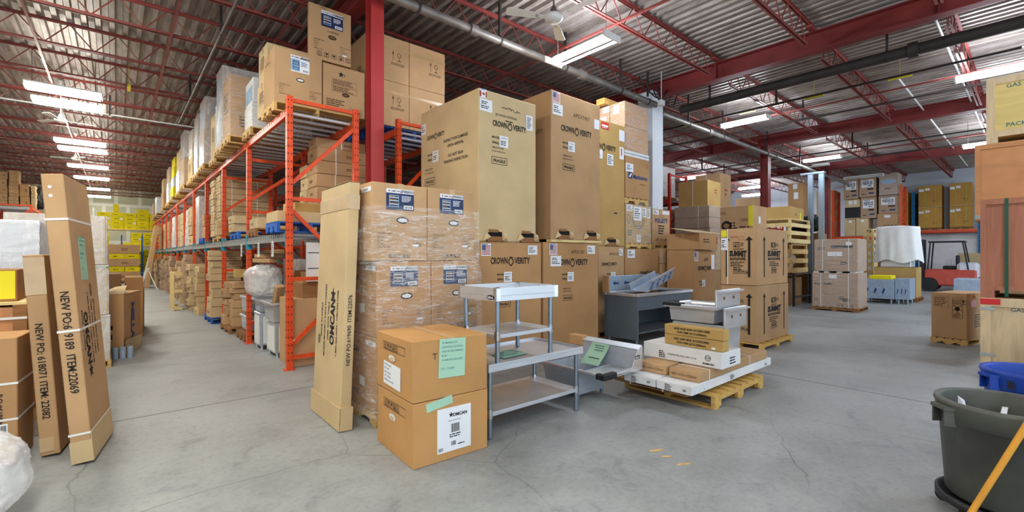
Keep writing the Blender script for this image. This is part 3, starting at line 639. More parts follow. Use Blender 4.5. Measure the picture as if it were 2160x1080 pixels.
# ---------- printing used on many boxes
def star_brand(pen, f, u, v, h, m='ink', w=1.0, rot=0):
    W, Hh = pen.size(f); M = pen.M(f) @ Matrix.Translation((u * W, v * Hh, 0)) @ Matrix.Rotation(math.radians(rot), 4, 'Z')
    put_star(pen.mb, M, 0, 0, h * Hh * 0.75, m); put_text(pen.mb, M, h * Hh * 0.7, -0.02 * h, h * Hh * 0.7, 'OMCAN', m, 0.03, align='l', wide=h * Hh * 0.75 * w)
def photo_label(pen, f, u0, v0, u1, v1, dark=True):
    """a glossy colour label: brand strip, picture of a display case, text block"""
    def d(mb, M, w, h):
        put_quad(mb, M, 0, h * .8, w, h, 'paper'); put_star(mb, M, w * .1, h * .9, h * .07, 'ink_red'); put_text(mb, M, w * .16, h * .9, h * .1, 'OMCAN', 'ink', 0.02, align='l')
        put_quad(mb, M, w * .62, h * .84, w, h * .96, 'ink_blue'); put_text(mb, M, w * .8, h * .9, h * .06, 'DISPLAY WARMER', 'paper', maxw=w * .34, off=.002)
        for k in (.5, .55): put_poly(mb, M, [(w * k, h * .82), (w * (k + .03), h * .82), (w * (k + .07), h * .98), (w * (k + .04), h * .98)], 'ink_red' if k == .5 else 'ink_blue', .0016)
        if not dark: put_quad(mb, M, 0, h * .06, w * .48, h * .78, 'paper_sky')
        x0, x1, y0 = (w * .1, w * .44, h * .14)
        put_frame(mb, M, x0, y0, x1, h * .7, h * .03, 'paper_sky' if dark else 'ink_blue', .002)
        for q in (.25, .42, .57): put_quad(mb, M, x0, h * q, x1, h * (q + .035), 'paper' if dark else 'ink_blue', .002); put_lines(mb, M, x0 + w * .02, h * (q + .1), x1 - x0 - w * .04, h * .06, 1, 'card_amber' if dark else 'paper')
        put_lines(mb, M, w * .55, h * .7, w * .38, h * .3, 5, 'paper' if dark else 'ink_blue'); put_quad(mb, M, w * .62, h * .06, w * .96, h * .24, 'paper', .002); put_barcode(mb, M @ Matrix.Translation((0, 0, .0012)), w * .65, h * .09, w * .28, h * .11, n=14)
    pen.sheet(f, u0, v0, u1, v1, 'paper_navy' if dark else 'paper', 'picture_label', d)
def hand_hole(pen, f, u, v, w, white=False):
    W, Hh = pen.size(f); M = pen.M(f); put_disc(pen.mb, M, u * W, v * Hh, w * W, w * W * .5, 'hole_black'); 
    put_disc(pen.mb, M, u * W, v * Hh, w * W * .78, w * W * .3, 'hole_white' if white else 'card_inside', .0018)
def spec_block(pen, f, m='ink_faint', v=.3):
    for i, s in enumerate(('MODEL NO.:', "Q'TY:", 'N.W.:', 'G.W.:', 'SERIAL NO.:')): pen.text(f, .1, v - i * .042, .026, s, m=m, align='l')
    for i, s in enumerate(('DW-CN-0105', '1 PCS', '62.5KGS', '71.0KGS')): pen.text(f, .72, v - .03 - i * .042, .026, s, m=m, align='l')
# ---------- top deck, first bays
def big_omcan(pen):
    photo_label(pen, 'S', .33, .62, .72, .92, False); hand_hole(pen, 'S', .53, .48, .085, True); spec_block(pen, 'S', v=.34)
    put_star(pen.mb, pen.M('W'), .2 * pen.sy, .8 * pen.sz, .03, 'ink_faint'); pen.text('W', .45, .8, .05, 'OMCAN', m='ink_faint'); pen.sheet('S', .8, .06, .88, .09)
zt = L2 + .012
pallet('wooden pallet under the two star-branded cartons at the top end of the rack', 2.2, 7.17, zt, 1.16, .72, mat='pine', h=.13, boards=5)
zp = zt + .131
cA = fit(578, None, 95, 556, 680, zp, Y=6.85, yaw=0, sz=.76)
carton('big brown carton with white picture label and hand hole, on the rack top end', cA, big_omcan)
def crn_b(pen):
    star_brand(pen, 'S', .42, .83, .09, 'ink', 1.0)
    W, Hh = pen.size('S')
    for i in range(2): put_frame(pen.mb, pen.M('S'), .2 * W, (.6 - i * .14) * Hh, .8 * W, (.72 - i * .14) * Hh, .003, 'ink_faint'); pen.lines('S', .23, .71 - i * .14, .5, .1, 3, 'ink_faint')
    hand_hole(pen, 'S', .53, .42, .09); pen.lines('S', .08, .3, .45, .2, 5, 'ink_faint'); put_frame(pen.mb, pen.M('S'), .62 * W, .03 * Hh, .92 * W, .17 * Hh, .003, 'ink'); put_barcode(pen.mb, pen.M('S'), .66 * W, .05 * Hh, .22 * W, .07 * Hh); pen.sheet('S', .52, .05, .6, .08)
gB = fit(680.5, None, 125, None, 769, zp, Y=6.86, sy=.55, sz=.72)
carton('brown carton with red star logo beside the red column, on the rack top', (gB[0] + .004,) + gB[1:], crn_b)
def crn_c(pen):
    photo_label(pen, 'S', .27, .63, .79, .92); pen.text('S', .55, .56, .045, '-->47455', m='ink'); hand_hole(pen, 'S', .53, .46, .1); spec_block(pen, 'S', v=.36)
    W, Hh = pen.size('S'); put_icons(pen.mb, pen.M('S'), .17 * W, .07 * Hh, .085 * Hh, 5, 'ink', .55); pen.sheet('S', .78, .17, .88, .2); pen.text('S', .32, .96, .035, '4GID', m='ink_faint')
carton('tall carton with navy picture label standing alone above two others, topmost in view', fit(653, None, 0, 648.5, 741, zp + .761, Y=6.9, sz=.8), crn_c)
# cartons behind the column on a blue pallet
pallet('blue pallet under the four big plain cartons behind the red column', 3.9, 7.6, 3.532, 1.5, 1.1, mat='pallet_blue', h=.14)
def fragile(pen):
    W, Hh = pen.size('S'); M = pen.M('S'); u, v, r = .74 * W, .62 * Hh, .05 * W
    put_ring(pen.mb, M, u, v, r, r * 1.1, .008, 'ink_faint'); put_quad(pen.mb, M, u - .004, v - .13 * Hh, u + .004, v - .06 * Hh, 'ink_faint'); put_quad(pen.mb, M, u - r, v - .14 * Hh, u + r, v - .125 * Hh, 'ink_faint')
    put_quad(pen.mb, M, .58 * W, .47 * Hh, .587 * W, .65 * Hh, 'ink_faint'); put_poly(pen.mb, M, [(.56 * W, .62 * Hh), (.61 * W, .62 * Hh), (.583 * W, .7 * Hh)], 'ink_faint')
    pen.text('S', .7, .41, .065, 'NON CAPOVOLGERE', m='ink_faint', maxw=.34); pen.text('W', .4, .3, .12, 'ALTO', m='ink')
for r_ in range(2):
    for c_ in range(2):
        lab = '%s plain carton behind the red column, %s' % (('lower', 'upper')[r_], ('next to the column', 'over the tall branded carton')[c_])
        carton(lab, (3.06 + .355 + c_ * .715, 7.42, 3.673 + r_ * .742, .71, .8, .74, 0), fragile, 'card', tape='H')
# rest of the top deck: film-wrapped loads
def graphic(pen):
    W, Hh = pen.size('S'); M = pen.M('S'); put_quad(pen.mb, M, .15 * W, .12 * Hh, .85 * W, .88 * Hh, 'paper_navy'); put_star(pen.mb, M, .3 * W, .75 * Hh, .06, 'ink_red'); pen.lines('S', .3, .7, .5, .4, 4, 'paper'); put_quad(pen.mb, pen.M('W'), .1 * pen.sy, .1 * Hh, .9 * pen.sy, .7 * Hh, 'paper_sky')
def manual_print(pen):
    W, Hh = pen.size('S'); put_frame(pen.mb, pen.M('S'), .52 * W, .52 * Hh, .88 * W, .78 * Hh, .004, 'ink_faint'); pen.lines('S', .55, .76, .28, .22, 5, 'ink_faint'); pen.lines('S', .15, .35, .6, .2, 4, 'ink_faint'); put_icons(pen.mb, pen.M('S'), .6 * W, .38 * Hh, .08 * Hh, 2, 'ink', .2)
    pen.lines('W', .25, .75, .5, .35, 6, 'ink_faint'); put_frame(pen.mb, pen.M('W'), .2 * pen.sy, .35 * Hh, .7 * pen.sy, .6 * Hh, .005, 'ink_faint')
zt2 = zt + .131
TOPL = [  # (y0, sy, [(height, mat, film, draw)], words, x0)
    (7.46, .55, [(.5, 'card_light', None, manual_print), (.55, 'card_light', None, manual_print)], 'pale carton with printed drawing behind the picture-label carton, rack top', 1.66),
    (8.45, .62, [(.42, 'card_white', 'stretch_film', None), (.42, 'card_white', None, graphic)], 'white display carton with red star and photo print on the rack top', 1.68),
    (9.3, .75, [(1.1, 'card', 'stretch_film', manual_print)], 'large brown carton half under clear film, printed manual marks, on the rack top', 1.5),
    (10.25, .7, [(.9, 'card_white', 'film_heavy', graphic), (.65, 'card', 'film_heavy', graphic)], 'white film-wrapped carton with photo print on the rack top', 1.52),
    (11.5, .7, [(.95, 'card_light', None, manual_print)], 'narrow tan carton beside the white wrapped load on the rack top', 1.6),
    (12.5, .9, [(.8, 'card_rust', 'film_heavy', graphic), (.75, 'card_rust', 'film_heavy', graphic)], 'reddish wood-framed carton with picture sides under film on the rack top', 1.52),
    (13.9, .8, [(1.0, 'card_white', 'film_heavy', None), (.5, 'card', 'film_heavy', None)], 'white carton in hanging film, after the reddish load on the rack top', 1.55),
    (15.1, .9, [(.6, 'card_light', None, manual_print), (.75, 'card_light', 'film_heavy', None)], 'pale tan carton before the second brown wrapped load on the rack top', 1.55),
    (16.5, 1.0, [(.8, 'card', 'stretch_film', None), (.8, 'card_dark', 'film_heavy', None)], 'second brown film-wrapped load along the rack top', 1.5),
    (18.4, 1.0, [(.7, 'card_white', 'film_heavy', None), (.7, 'card_light', None, None)], 'white wrapped load before the yellow cartons on the rack top', 1.55),
    (20.2, 1.0, [(.36, 'card_lemon', None, None), (.36, 'card_white', None, None), (.36, 'card_lemon', None, None), (.36, 'card_lemon', None, None)], 'yellow and white carton piled on the rack top', 1.52),
    (22.4, 1.1, [(.8, 'card_white', 'film_heavy', None), (.6, 'card_light', 'stretch_film', None)], 'pale film-wrapped load after the yellow cartons on the rack top', 1.55),
    (25.2, 1.1, [(.7, 'card', None, None), (.6, 'card_light', None, None)], 'brown carton after the yellow ones on the distant rack top', 1.55),
    (28.5, 1.1, [(.8, 'card_white', 'film_heavy', None)], 'white wrapped carton with film sagging over it near the rack end', 1.5),
    (32.0, 1.2, [(.8, 'card', 'stretch_film', None)], 'brown wrapped carton nearly at the far rack end', 1.55)]
for y0, sy, items, words, x0 in TOPL:
    if y0 > 7.5:
        pallet('wooden pallet on the rack top under the ' + ' '.join(words.split(' on the ')[0].split(', ')[0].split()[:5]), x0 + .5, y0 + sy / 2, zt, 1.05, max(.8, sy) if sy > .8 else sy + .05, mat='pine', h=.13, boards=6)
    z = zt2
    if y0 < 7.5: z = zp
    for i, (h_, m_, f_, d_) in enumerate(items):
        lab = words if len(items) == 1 else words + ', ' + ('upper' if i == len(items) - 1 else nth(i, len(items))) + ' one'
        carton(' '.join(lab.split()[:16]), (x0 + .48, y0 + sy / 2, z, .94 - .03 * i, sy - .02, h_ - .004, random.uniform(-1, 1)), d_, m_, film_on=f_, tape='T' if m_ != 'card_white' else '')
        z += h_
# ---------- middle deck
zm = L1 + .012
def end_print(pen): pen.lines('S', .55, .6, .3, .25, 2, 'ink_faint'); pen.lines('W', .3, .6, .35, .25, 2, 'ink_faint')
def stack(desc, where, x0, y0, z0, sx, sy, hs, mat='card_light', jit=.02, strap=None, yaw=2, group=None, draw=end_print, film_on=None):
    n = len(hs); z = z0
    for i, h_ in enumerate(hs):
        g = (x0 + sx / 2 + random.uniform(-jit, jit), y0 + sy / 2 + random.uniform(-jit, jit), z, sx, sy, h_ - .003, random.uniform(-yaw, yaw))
        carton('%s, %s %s' % (desc, nth(i, n), where), g, draw, mat, straps=[('x', q) for q in strap] if strap else None, group=group, tape='', film_on=film_on if i % 3 == 0 else None, jit=.006)
        z += h_
    return z
pallet('blue pallet on the middle deck at the rack end, under a flat carton', 2.06, 6.96, zm, .88, .6, mat='pallet_blue', h=.14)
carton('flat white-labelled carton on the blue pallet at the rack end', (2.05, 6.96, zm + .141, .85, .58, .15, 0), lambda p: p.sheet('S', .75, .12, .96, .6), 'card_light')
carton('small open-ended carton resting on the flat carton at the rack end', (2.02, 7.0, zm + .294, .34, .4, .14, 8), None, 'card_yellow')
stack('long strapped brown carton', 'of six at the rack end', 2.34, 7.3, zm + .14, .84, .45, [.208, .208, .205, .205, .205, .205], 'card', .006, (.35,), 0.6)
carton('brown carton set askew on the six strapped ones at the rack end', (2.74, 7.53, zm + .14 + 1.238, .78, .4, .15, -2), end_print, 'card', straps=[('x', .5)], tape='')
stack('tan carton', 'of the row behind the six strapped ones', 2.34, 7.8, zm + .14, .7, .36, [.208, .208, .205, .205, .205], 'card_light', .01, None, 0.6)
pallet('wooden pallet on the middle deck under the six strapped cartons', 2.76, 7.72, zm, .84, .86, mat='pine', h=.135, boards=5)
carton('long pale carton on a low wooden pallet, on the middle deck past the blue pallet', (1.98, 8.6, zm + .131, .5, .6, .17, 0), end_print, 'card_light', straps=[('y', .5)])
pallet('low wooden pallet under the long pale carton on the middle deck', 2.0, 8.6, zm, .6, .62, mat='pine_dark', h=.13, boards=5)
pallet('blue pallet under two small tan cartons on the middle deck', 2.2, 10.2, zm, .95, .8, mat='pallet_blue', h=.14)
stack('small tan carton', 'of the pair over the second blue pallet', 1.68, 10.05, zm + .141, .9, .5, [.16, .16], 'card_light', .01)
pallet('wooden pallet under the tall stack of long strapped cartons', 2.27, 12.25, zm, 1.05, 1.4, mat='pine', h=.13)
stack('small tan carton', 'of two in front of the ten strapped cartons', 1.64, 11.6, zm + .131, .62, .26, [.165, .16], 'card_light', .01)
stack('long flat carton with white straps', 'of the ten-high stack', 1.75, 11.92, zm + .131, 1.03, .5, [.136] * 10, 'card_light', .015, (.22, .72), 0.8)
stack('flat carton behind the strapped stack', 'of nine', 1.70, 12.46, zm + .131, 1.0, .5, [.145] * 9, 'card_light', .015, None, 0.8)
stack('long brown carton on the second rack row', 'of eight', 3.3, 11.9, zm + .1, .95, .5, [.16] * 8, 'card', .015, (.5,), 0.8)
pallet('wooden pallet on the second rack row under eight long cartons', 3.78, 12.15, zm, .95, .5, mat='pine', h=.1, boards=5)
stack('small brown carton', 'of four below the silver wrapped load, middle deck', 1.72, 14.05, zm + .141, .7, .5, [.16, .15, .16, .15], 'card', .03, None, 4)
pallet('blue pallet under four small brown cartons on the middle deck', 2.15, 14.4, zm, .95, .8, mat='pallet_blue', h=.14)
carton('silver film-wrapped carton behind four small brown cartons on the middle deck', (2.1, 15.2, zm, .8, .7, 1.3, 0), None, 'card_grey', film_on='film_heavy')
for y0, m_, f_, n_, w_ in ((16.46, 'card_light', None, 4, 'tan carton in the fifth bay of the middle deck'), (17.48, 'card_white', 'film_heavy', 3, 'white wrapped carton in the fifth bay of the middle deck'), (19.0, 'card_light', 'stretch_film', 3, 'filmed tan carton in the sixth bay of the middle deck'), (20.1, 'card', None, 2, 'large brown carton in the sixth bay of the middle deck'), (21.6, 'card_white', 'film_heavy', 2, 'white sagging wrapped carton in the seventh bay of the middle deck'), (24.0, 'card', 'stretch_film', 3, 'brown carton in the eighth bay of the middle deck'), (27.0, 'card_light', None, 3, 'tan carton in the ninth bay of the middle deck'), (30.0, 'card', None, 3, 'brown carton in the tenth bay of the middle deck')):
    stack(w_, 'one', 1.7, y0, zm, .85, .85, [1.25 / n_ - random.uniform(0, .06) for _ in range(n_)], m_, .03, None, 2, film_on=f_)
carton('wide flat carton leaning out of the seventh bay of the middle deck', (1.84, 21.36, zm, .12, .2, 1.0, 0), None, 'card', tape='')
# price tags hanging from the deck edge
for y, l in ((7.2, 'white paper tag hanging from the deck edge beside the end post'), (8.05, 'white printed paper tag hanging from the deck edge in mid bay'), (9.35, 'white paper tag hanging beside the second post')):
    m_ = MB('paper'); m_.box(-.003, 0, -.06, .06, -.22, .0); put_lines(m_, face_matrix(0, .12, .22, 'W') @ Matrix.Translation((0, 0, .003)), .02, -.02, .08, .17, 6)
    tag(m_.build('paper_tag', None, (1.695, y, L1 - .1)), l, 'tag')
# ---------- floor level of the rack
def open_carton(label, g, mat='card', draw=None, flap=.2, ang=(35, 50, 25, 60), group=None):
    cx, cy, z0, sx, sy, sz, yaw = g; th = .006
    b = MB(mat, 'card_inside')
    b.box(-sx / 2, sx / 2, -sy / 2, -sy / 2 + th, 0, sz); b.box(-sx / 2, sx / 2, sy / 2 - th, sy / 2, 0, sz); b.box(-sx / 2, -sx / 2 + th, -sy / 2 + th, sy / 2 - th, 0, sz); b.box(sx / 2 - th, sx / 2, -sy / 2 + th, sy / 2 - th, 0, sz); b.box(-sx / 2 + th, sx / 2 - th, -sy / 2 + th, sy / 2 - th, 0, th, 'card_inside')
    o = tag(b.build('open_carton', None, (cx, cy, z0), math.radians(yaw)), label, 'carton', group)
    for i, (px_, py_, rz, L) in enumerate(((0, -sy / 2, 0, sx), (sx / 2, 0, 90, sy), (0, sy / 2, 180, sx), (-sx / 2, 0, 270, sy))):
        a = math.radians(ang[i]); R = Matrix.Translation((px_, py_, sz)) @ Matrix.Rotation(math.radians(rz), 4, 'Z') @ Matrix.Rotation(-a, 4, 'X')
        f = MB(mat); f.box(-L / 2 + .01, L / 2 - .01, -th / 2, th / 2, 0, flap, mat, R); f.build('flap', o)
    return o
carton('large plain brown carton on the floor inside the rack end', fit(615, 776, 631, None, None, 0, sx=.78, sy=.62, sz=.93), None, 'card', tape='T', straps=None)
open_carton('open carton with raised flaps standing on the large plain carton in the rack end', (2.2, 6.96, .932, .5, .4, .2, 5), 'card_dark')
def sink(label, x, y, z, sx, sy, bowl, rotz=0, splash=.0, mat='stainless', legs=0.0, casters=False, group=None, sticker=True, holes=False, rim=.05, name='sink', splash_side='N', stub=True):
    """steel utility sink: rolled rim, tapered bowl open at the top, optional splash and legs"""
    t = thing(name, label, 'sink', (x, y, z), math.radians(rotz), group); zl = legs
    b = MB(mat); zt_ = zl + bowl; th = .004
    def ring(ax, ay, z_): return [(-ax, -ay, z_), (ax, -ay, z_), (ax, ay, z_), (-ax, ay, z_)]
    R = [ring(sx / 2, sy / 2, zt_ - .03), ring(sx / 2, sy / 2, zt_), ring(sx / 2 - .012, sy / 2 - .012, zt_ + .006), ring(sx / 2 - rim, sy / 2 - rim, zt_ - .006), ring(sx / 2 - rim - .01, sy / 2 - rim - .01, zt_ - .03), ring(sx / 2 - rim - .02, sy / 2 - rim - .02, zl + .02), ring(sx / 2 - rim - .1, sy / 2 - rim - .1, zl + .012)]
    vs = [v for r in R for v in r]; fs = [(k * 4 + i, k * 4 + (i + 1) % 4, k * 4 + 4 + (i + 1) % 4, k * 4 + 4 + i) for k in range(len(R) - 1) for i in range(4)] + [tuple(24 + i for i in range(4))]
    b.add(vs, fs)
    Q = [ring(sx / 2, sy / 2, zt_ - .03), ring(sx / 2 - rim + .004, sy / 2 - rim + .004, zt_ - .034), ring(sx / 2 - rim - .012, sy / 2 - rim - .012, zl + .01), ring(sx / 2 - rim - .1, sy / 2 - rim - .1, zl)]
    vs = [v for r in Q for v in r]; b.add(vs, [(k * 4 + (i + 1) % 4, k * 4 + i, k * 4 + 4 + i, k * 4 + 4 + (i + 1) % 4) for k in range(3) for i in range(4)] + [(15, 14, 13, 12)])
    b.build('bowl', t)
    if stub: MB(mat).cyl((0, 0, zl - .0), (0, 0, zl + .016), .045, n=16).build('drain', t)
    if splash:
        s_ = MB(mat); s_.rbox(-sx / 2, sx / 2, sy / 2 - .02, sy / 2, zt_, zt_ + splash, .004); s_.bar((-sx / 2, sy / 2 + .02, zt_ + splash - .02), (sx / 2, sy / 2 + .02, zt_ + splash - .02), .05, .02); 
        q = s_.build('backsplash', t)
        if holes:
            for u in (-.1, .1):
                h_ = MB('card_rust'); h_.cyl((u * sx / .5, sy / 2 + .001, zt_ + splash * .5), (u * sx / .5, sy / 2 + .004, zt_ + splash * .5), .022, n=16); h_.cyl((u * sx / .5, sy / 2 + .004, zt_ + splash * .5), (u * sx / .5, sy / 2 + .006, zt_ + splash * .5), .012, n=16, m='hole_black'); h_.build('tap_hole', q)
    if sticker:
        for f_ in ('S', 'W'):
            M = face_matrix(sx - 2 * rim - .012, sy - 2 * rim - .012, zt_, f_); W = (sx if f_ == 'S' else sy) - 2 * rim
            m_ = MB('film_blue'); m_.box(W * .12, W * .88, zl + bowl * .12, zl + bowl * .8, .001, .004, 'film_blue', M); m_.build('protective_film', t)
    if legs:
        for a in (-1, 1):
            for c in (-1, 1):
                l_ = MB(mat); l_.box(a * (sx / 2 - .06) - .018, a * (sx / 2 - .06) + .018, c * (sy / 2 - .06) - .018, c * (sy / 2 - .06) + .018, .05 if casters else 0, zl + .02); lg = l_.build('leg', t)
                if casters: MB('cabinet_grey').cyl((a * (sx / 2 - .06) - .012, c * (sy / 2 - .06), .026), (a * (sx / 2 - .06) + .012, c * (sy / 2 - .06), .026), .026, n=14).build('foot', lg)
    return t
def cabinet_box(label, x, y, sx, sy, h, z=0, rotz=0):
    """white-filmed steel stand on short legs"""
    t = thing('steel_stand', label, 'steel stand', (x, y, z), math.radians(rotz))
    b = MB('stainless'); b.rbox(-sx / 2, sx / 2, -sy / 2, sy / 2, .07, h, .006); bo = b.build('body', t)
    for f in ('S', 'W'):
        M = face_matrix(sx, sy, h, f); W = sx if f == 'S' else sy; MB('foam_white').box(.05, W - .05, .1, h - .06, 0, .003, None, M).build('protective_film', t)
    for a in (-1, 1):
        for c in (-1, 1): MB('stainless').cyl((a * (sx / 2 - .04), c * (sy / 2 - .04), 0), (a * (sx / 2 - .04), c * (sy / 2 - .04), .075), .02, n=12).build('foot', t)
    return t
cabinet_box('white-filmed steel stand on short feet in the rack, beside the end post', 1.95, 7.66, .34, .5, .52)
cabinet_box('second white-filmed steel stand on short feet, further into the first rack bay', 1.92, 8.42, .34, .4, .6)
sink('deep steel sink bowl holding two cartons, on the white stand by the end post', 1.95, 7.66, .522, .5, .62, .3, 0, sticker=False)
sink('steel sink bowl on the second white stand in the first bay', 1.92, 8.42, .602, .42, .5, .22, 0)
carton('narrow brown carton leaning in the deep steel sink, further one', (1.88, 7.8, .63, .12, .1, .5, 20), None, 'card', tape='').rotation_euler = (math.radians(28), math.radians(-6), .2)
carton('tan carton leaning in the deep steel sink, beside the end post', (1.95, 7.58, .6, .14, .1, .42, -10), None, 'card_light', tape='').rotation_euler = (math.radians(22), math.radians(12), -.2)
sink('lower steel sink with white label at the second post, on its side film', 2.0, 9.52, .16, .5, .62, .28, 0, rim=.03)
sink('upper steel sink with white label at the second post', 2.0, 9.52, .5, .5, .62, .28, 0, rim=.03)
pallet('wooden pallet under the two steel sinks at the second post', 2.05, 9.52, 0, .7, .7, mat='pine_dark', h=.15, boards=5)
# bulky film bag and a wrapped steel unit behind it
carton('film-wrapped grey steel unit behind the bulging plastic bag in the rack', (2.45, 8.25, .12, .44, .95, 1.35, 0), None, 'card_grey', name='wrapped_unit', cat='wrapped appliance', tape='', film_on='film_heavy')
pallet('wooden pallet under the film-wrapped grey unit in the rack', 2.45, 8.25, 0, .44, .95, mat='pine', h=.118, boards=6)
def blob(label, x, y, z, rx, ry, rz, seed, name='plastic_bag', mat='bag_film', cat='plastic bag', n=26, pw=.75, rough=.14):
    m_ = MB(mat); off = Vector((seed * 3.7, seed * 1.3, seed * 2.1)); n = n * 2
    def fn(a, b):
        th = 2 * math.pi * a; fi = -math.pi / 2 + math.pi * b
        c = max(0.0, math.cos(fi)) ** pw; s_ = math.copysign(abs(math.sin(fi)) ** pw, math.sin(fi))
        d = Vector((c * math.cos(th), c * math.sin(th), s_)); q = d * 1.4 + off
        k = 1 + rough * 1.6 * (noise.noise(q) + .6 * abs(noise.noise(q * 2.3)) - .2 + .45 * (.5 - abs(noise.noise(q * 4.1 + Vector((3, 1, 7))))) + .2 * noise.noise(q * 9))
        z_ = s_ * k; z_ = z_ if z_ > -.72 else -.72 - .28 * min(1, (-z_ - .72) / .5)
        return (rx * k * c * math.cos(th), ry * k * c * math.sin(th), rz * (1 + z_))
    m_.grid(fn, n * 2, n, mat, None, True, True)
    return tag(m_.build(name, None, (x, y, z)), label, cat)
blob('bulging clear plastic bag hanging out of the first rack bay', 1.86, 8.48, .83, .27, .36, .28, 3, rough=.1)
for i, (a, b_, rz) in enumerate(((1.86, 8.4, 14), (1.93, 8.5, 20), (2.0, 8.42, 8))):
    c_ = carton('narrow brown carton lying tilted over the plastic bag in the rack, %s of three' % ('first', 'second', 'third')[i], (a, b_, 1.41 + i * .075, .14, .55, .07, rz), None, 'card', tape='')
bd = MB('white_enamel'); bd.rbox(0, .58, -.012, .012, 0, .55, .004)
for q in (.18, .4): put_quad(bd, face_matrix(1.24, .024, 0, 'S') @ Matrix.Translation((.62, 0, 0)), .02, q, .6, q + .012, 'ink', .001)
put_quad(bd, face_matrix(1.24, .024, 0, 'S') @ Matrix.Translation((.62, 0, 0)), .2, .02, .212, .6, 'ink', .001); put_text(bd, face_matrix(1.24, .024, 0, 'S') @ Matrix.Translation((.62, 0, 0)), .4, .5, .09, '464', 'ink')
tag(bd.build('notice_board', None, (2.0, 6.69, 1.16)), 'white numbered board standing in the rack end frame', 'board')
# second and third bays at floor level
pallet('wooden pallet at the third post under small mixed cartons', 2.1, 10.75, 0, .9, 1.0, mat='pine_dark', h=.12, boards=6)
stack('worn brown carton', 'of six at the third post', 1.74, 10.35, .12, .85, .42, [.2, .17, .16, .13, .1, .12], 'card', .02, None, 4)
stack('brown carton', 'of five beside the third post', 1.68, 10.86, .12, .8, .4, [.19, .2, .16, .18, .14], 'card', .03, None, 6)
carton('long tan carton with printed lines lying on the pile at the third post', (2.2, 10.3, 1.1, .9, .3, .16, -3), lambda p: (p.lines('S', .15, .75, .7, .45, 2, 'ink'),), 'card_yellow', tape='')
pallet('blue pallet under the tall uneven carton stack in the third bay', 2.05, 12.6, 0, .9, 1.1, mat='pallet_blue', h=.14)
stack('tan carton', 'of the tall uneven stack in the third bay', 1.6, 12.05, .141, .6, .5, [.25, .2, .2, .17, .16, .15, .15, .1, .13], 'card_light', .04, None, 6)
stack('long brown carton', 'behind the uneven stack in the third bay', 1.75, 12.6, .141, .9, .45, [.28, .28, .28, .28, .28], 'card', .02, None, 2)
bays_ = [(13.95, 'fourth'), (16.5, 'fifth'), (18.9, 'sixth'), (21.3, 'seventh'), (23.8, 'eighth'), (26.3, 'ninth')]
for y0, w_ in bays_[:1]:
    for j, (dx, n_) in enumerate(((.0, 8), (.06, 7), (-.03, 8))):
        stack('small carton', 'of the %s stack in the %s floor bay' % (('first', 'second', 'third')[j], w_), 1.56 + dx, y0 + .12 + j * .72, 0, .62, .48, [random.uniform(.13, .2) for _ in range(n_)], random.choice(('card_light', 'card', 'card_light', 'card_grey')), .03, None, 6)
far_ = MB('card_light', 'card', 'card_grey')
for y0, w_ in bays_[1:] + [(28.7, ''), (31.2, '')]:
    for j, dx in enumerate((.0, .06, -.03)):
        z = 0; m_ = random.choice(('card_light', 'card', 'card_light', 'card_grey'))
        for k in range(random.choice((7, 8, 9))):
            h_ = random.uniform(.12, .2); M = Matrix.Translation((1.87 + dx + random.uniform(-.05, .05), y0 + .35 + j * .72, z)) @ Matrix.Rotation(random.uniform(-.12, .12), 4, 'Z')
            far_.rbox(-.31, .31, -.24, .24, 0, h_ - .004, .006, m_, M); z += h_
tag(far_.build('distant_cartons'), 'many small cartons piled on the floor level of the far orange rack bays', 'cartons', kind='stuff')
# slatted crate standing on edge in the aisle
sc_t = thing('slatted_crate', 'tall pale slatted wooden crate standing on the aisle floor against the rack', 'crate', (1.2, 15.72, 0))
for i in range(6): MB('pine_light').box(0, .022, i * .2, i * .2 + .1, 0, 1.06).build('slat', sc_t)
for z in (.02, .5, .98):
    f_ = MB('pine_light'); f_.box(.022, .06, 0, 1.1, z, z + .08); f_.box(.06, .2, 0, .03, z, z + .08); f_.box(.06, .2, 1.07, 1.1, z, z + .08); f_.build('frame_rail', sc_t)
# ---------- far end of the aisle: yellow cartons on a shelf
ye = thing('shelf_rack', 'grey shelf rack against the drywall carrying rows of yellow cartons', 'rack', (0, 0, 0))
for x in (-1.06, 2.4):
    for y in (36.6, 37.4): MB('shelf_grey').box(x, x + .06, y, y + .06, 0, 4.4 if x < 0 else 3.6).build('post', ye)
for z in (3.1, 2.1, .5): MB('pine_light').box(-1.0, 2.4, 36.55, 37.5, z, z + .06).build('shelf', ye)
def yprint(pen): pen.lines('S', .25, .6, .5, .25, 1, 'ink'); pen.sheet('S', .72, .2, .92, .75, 'paper') if random.random() < .25 else None
cols = [(-.86, 4), (-.25, 4), (.36, 4), (.97, 5), (1.58, 4)]
for c_, (x, n_) in enumerate(cols):
    for r_ in range(n_): carton('yellow carton on the upper far shelf, %s in the %s column' % (nth(r_, n_), ORD[c_] if c_ else 'first'), (x + .3, 36.95 + random.uniform(-.02, .02), 3.162 + r_ * .25, .59, .55, .246, random.uniform(-1.5, 1.5)), yprint, 'card_lemon', tape='')
carton('yellow carton standing upright on the upper far shelf', (.0, 36.95, 4.164, .26, .5, .5, 0), None, 'card_lemon', tape='')
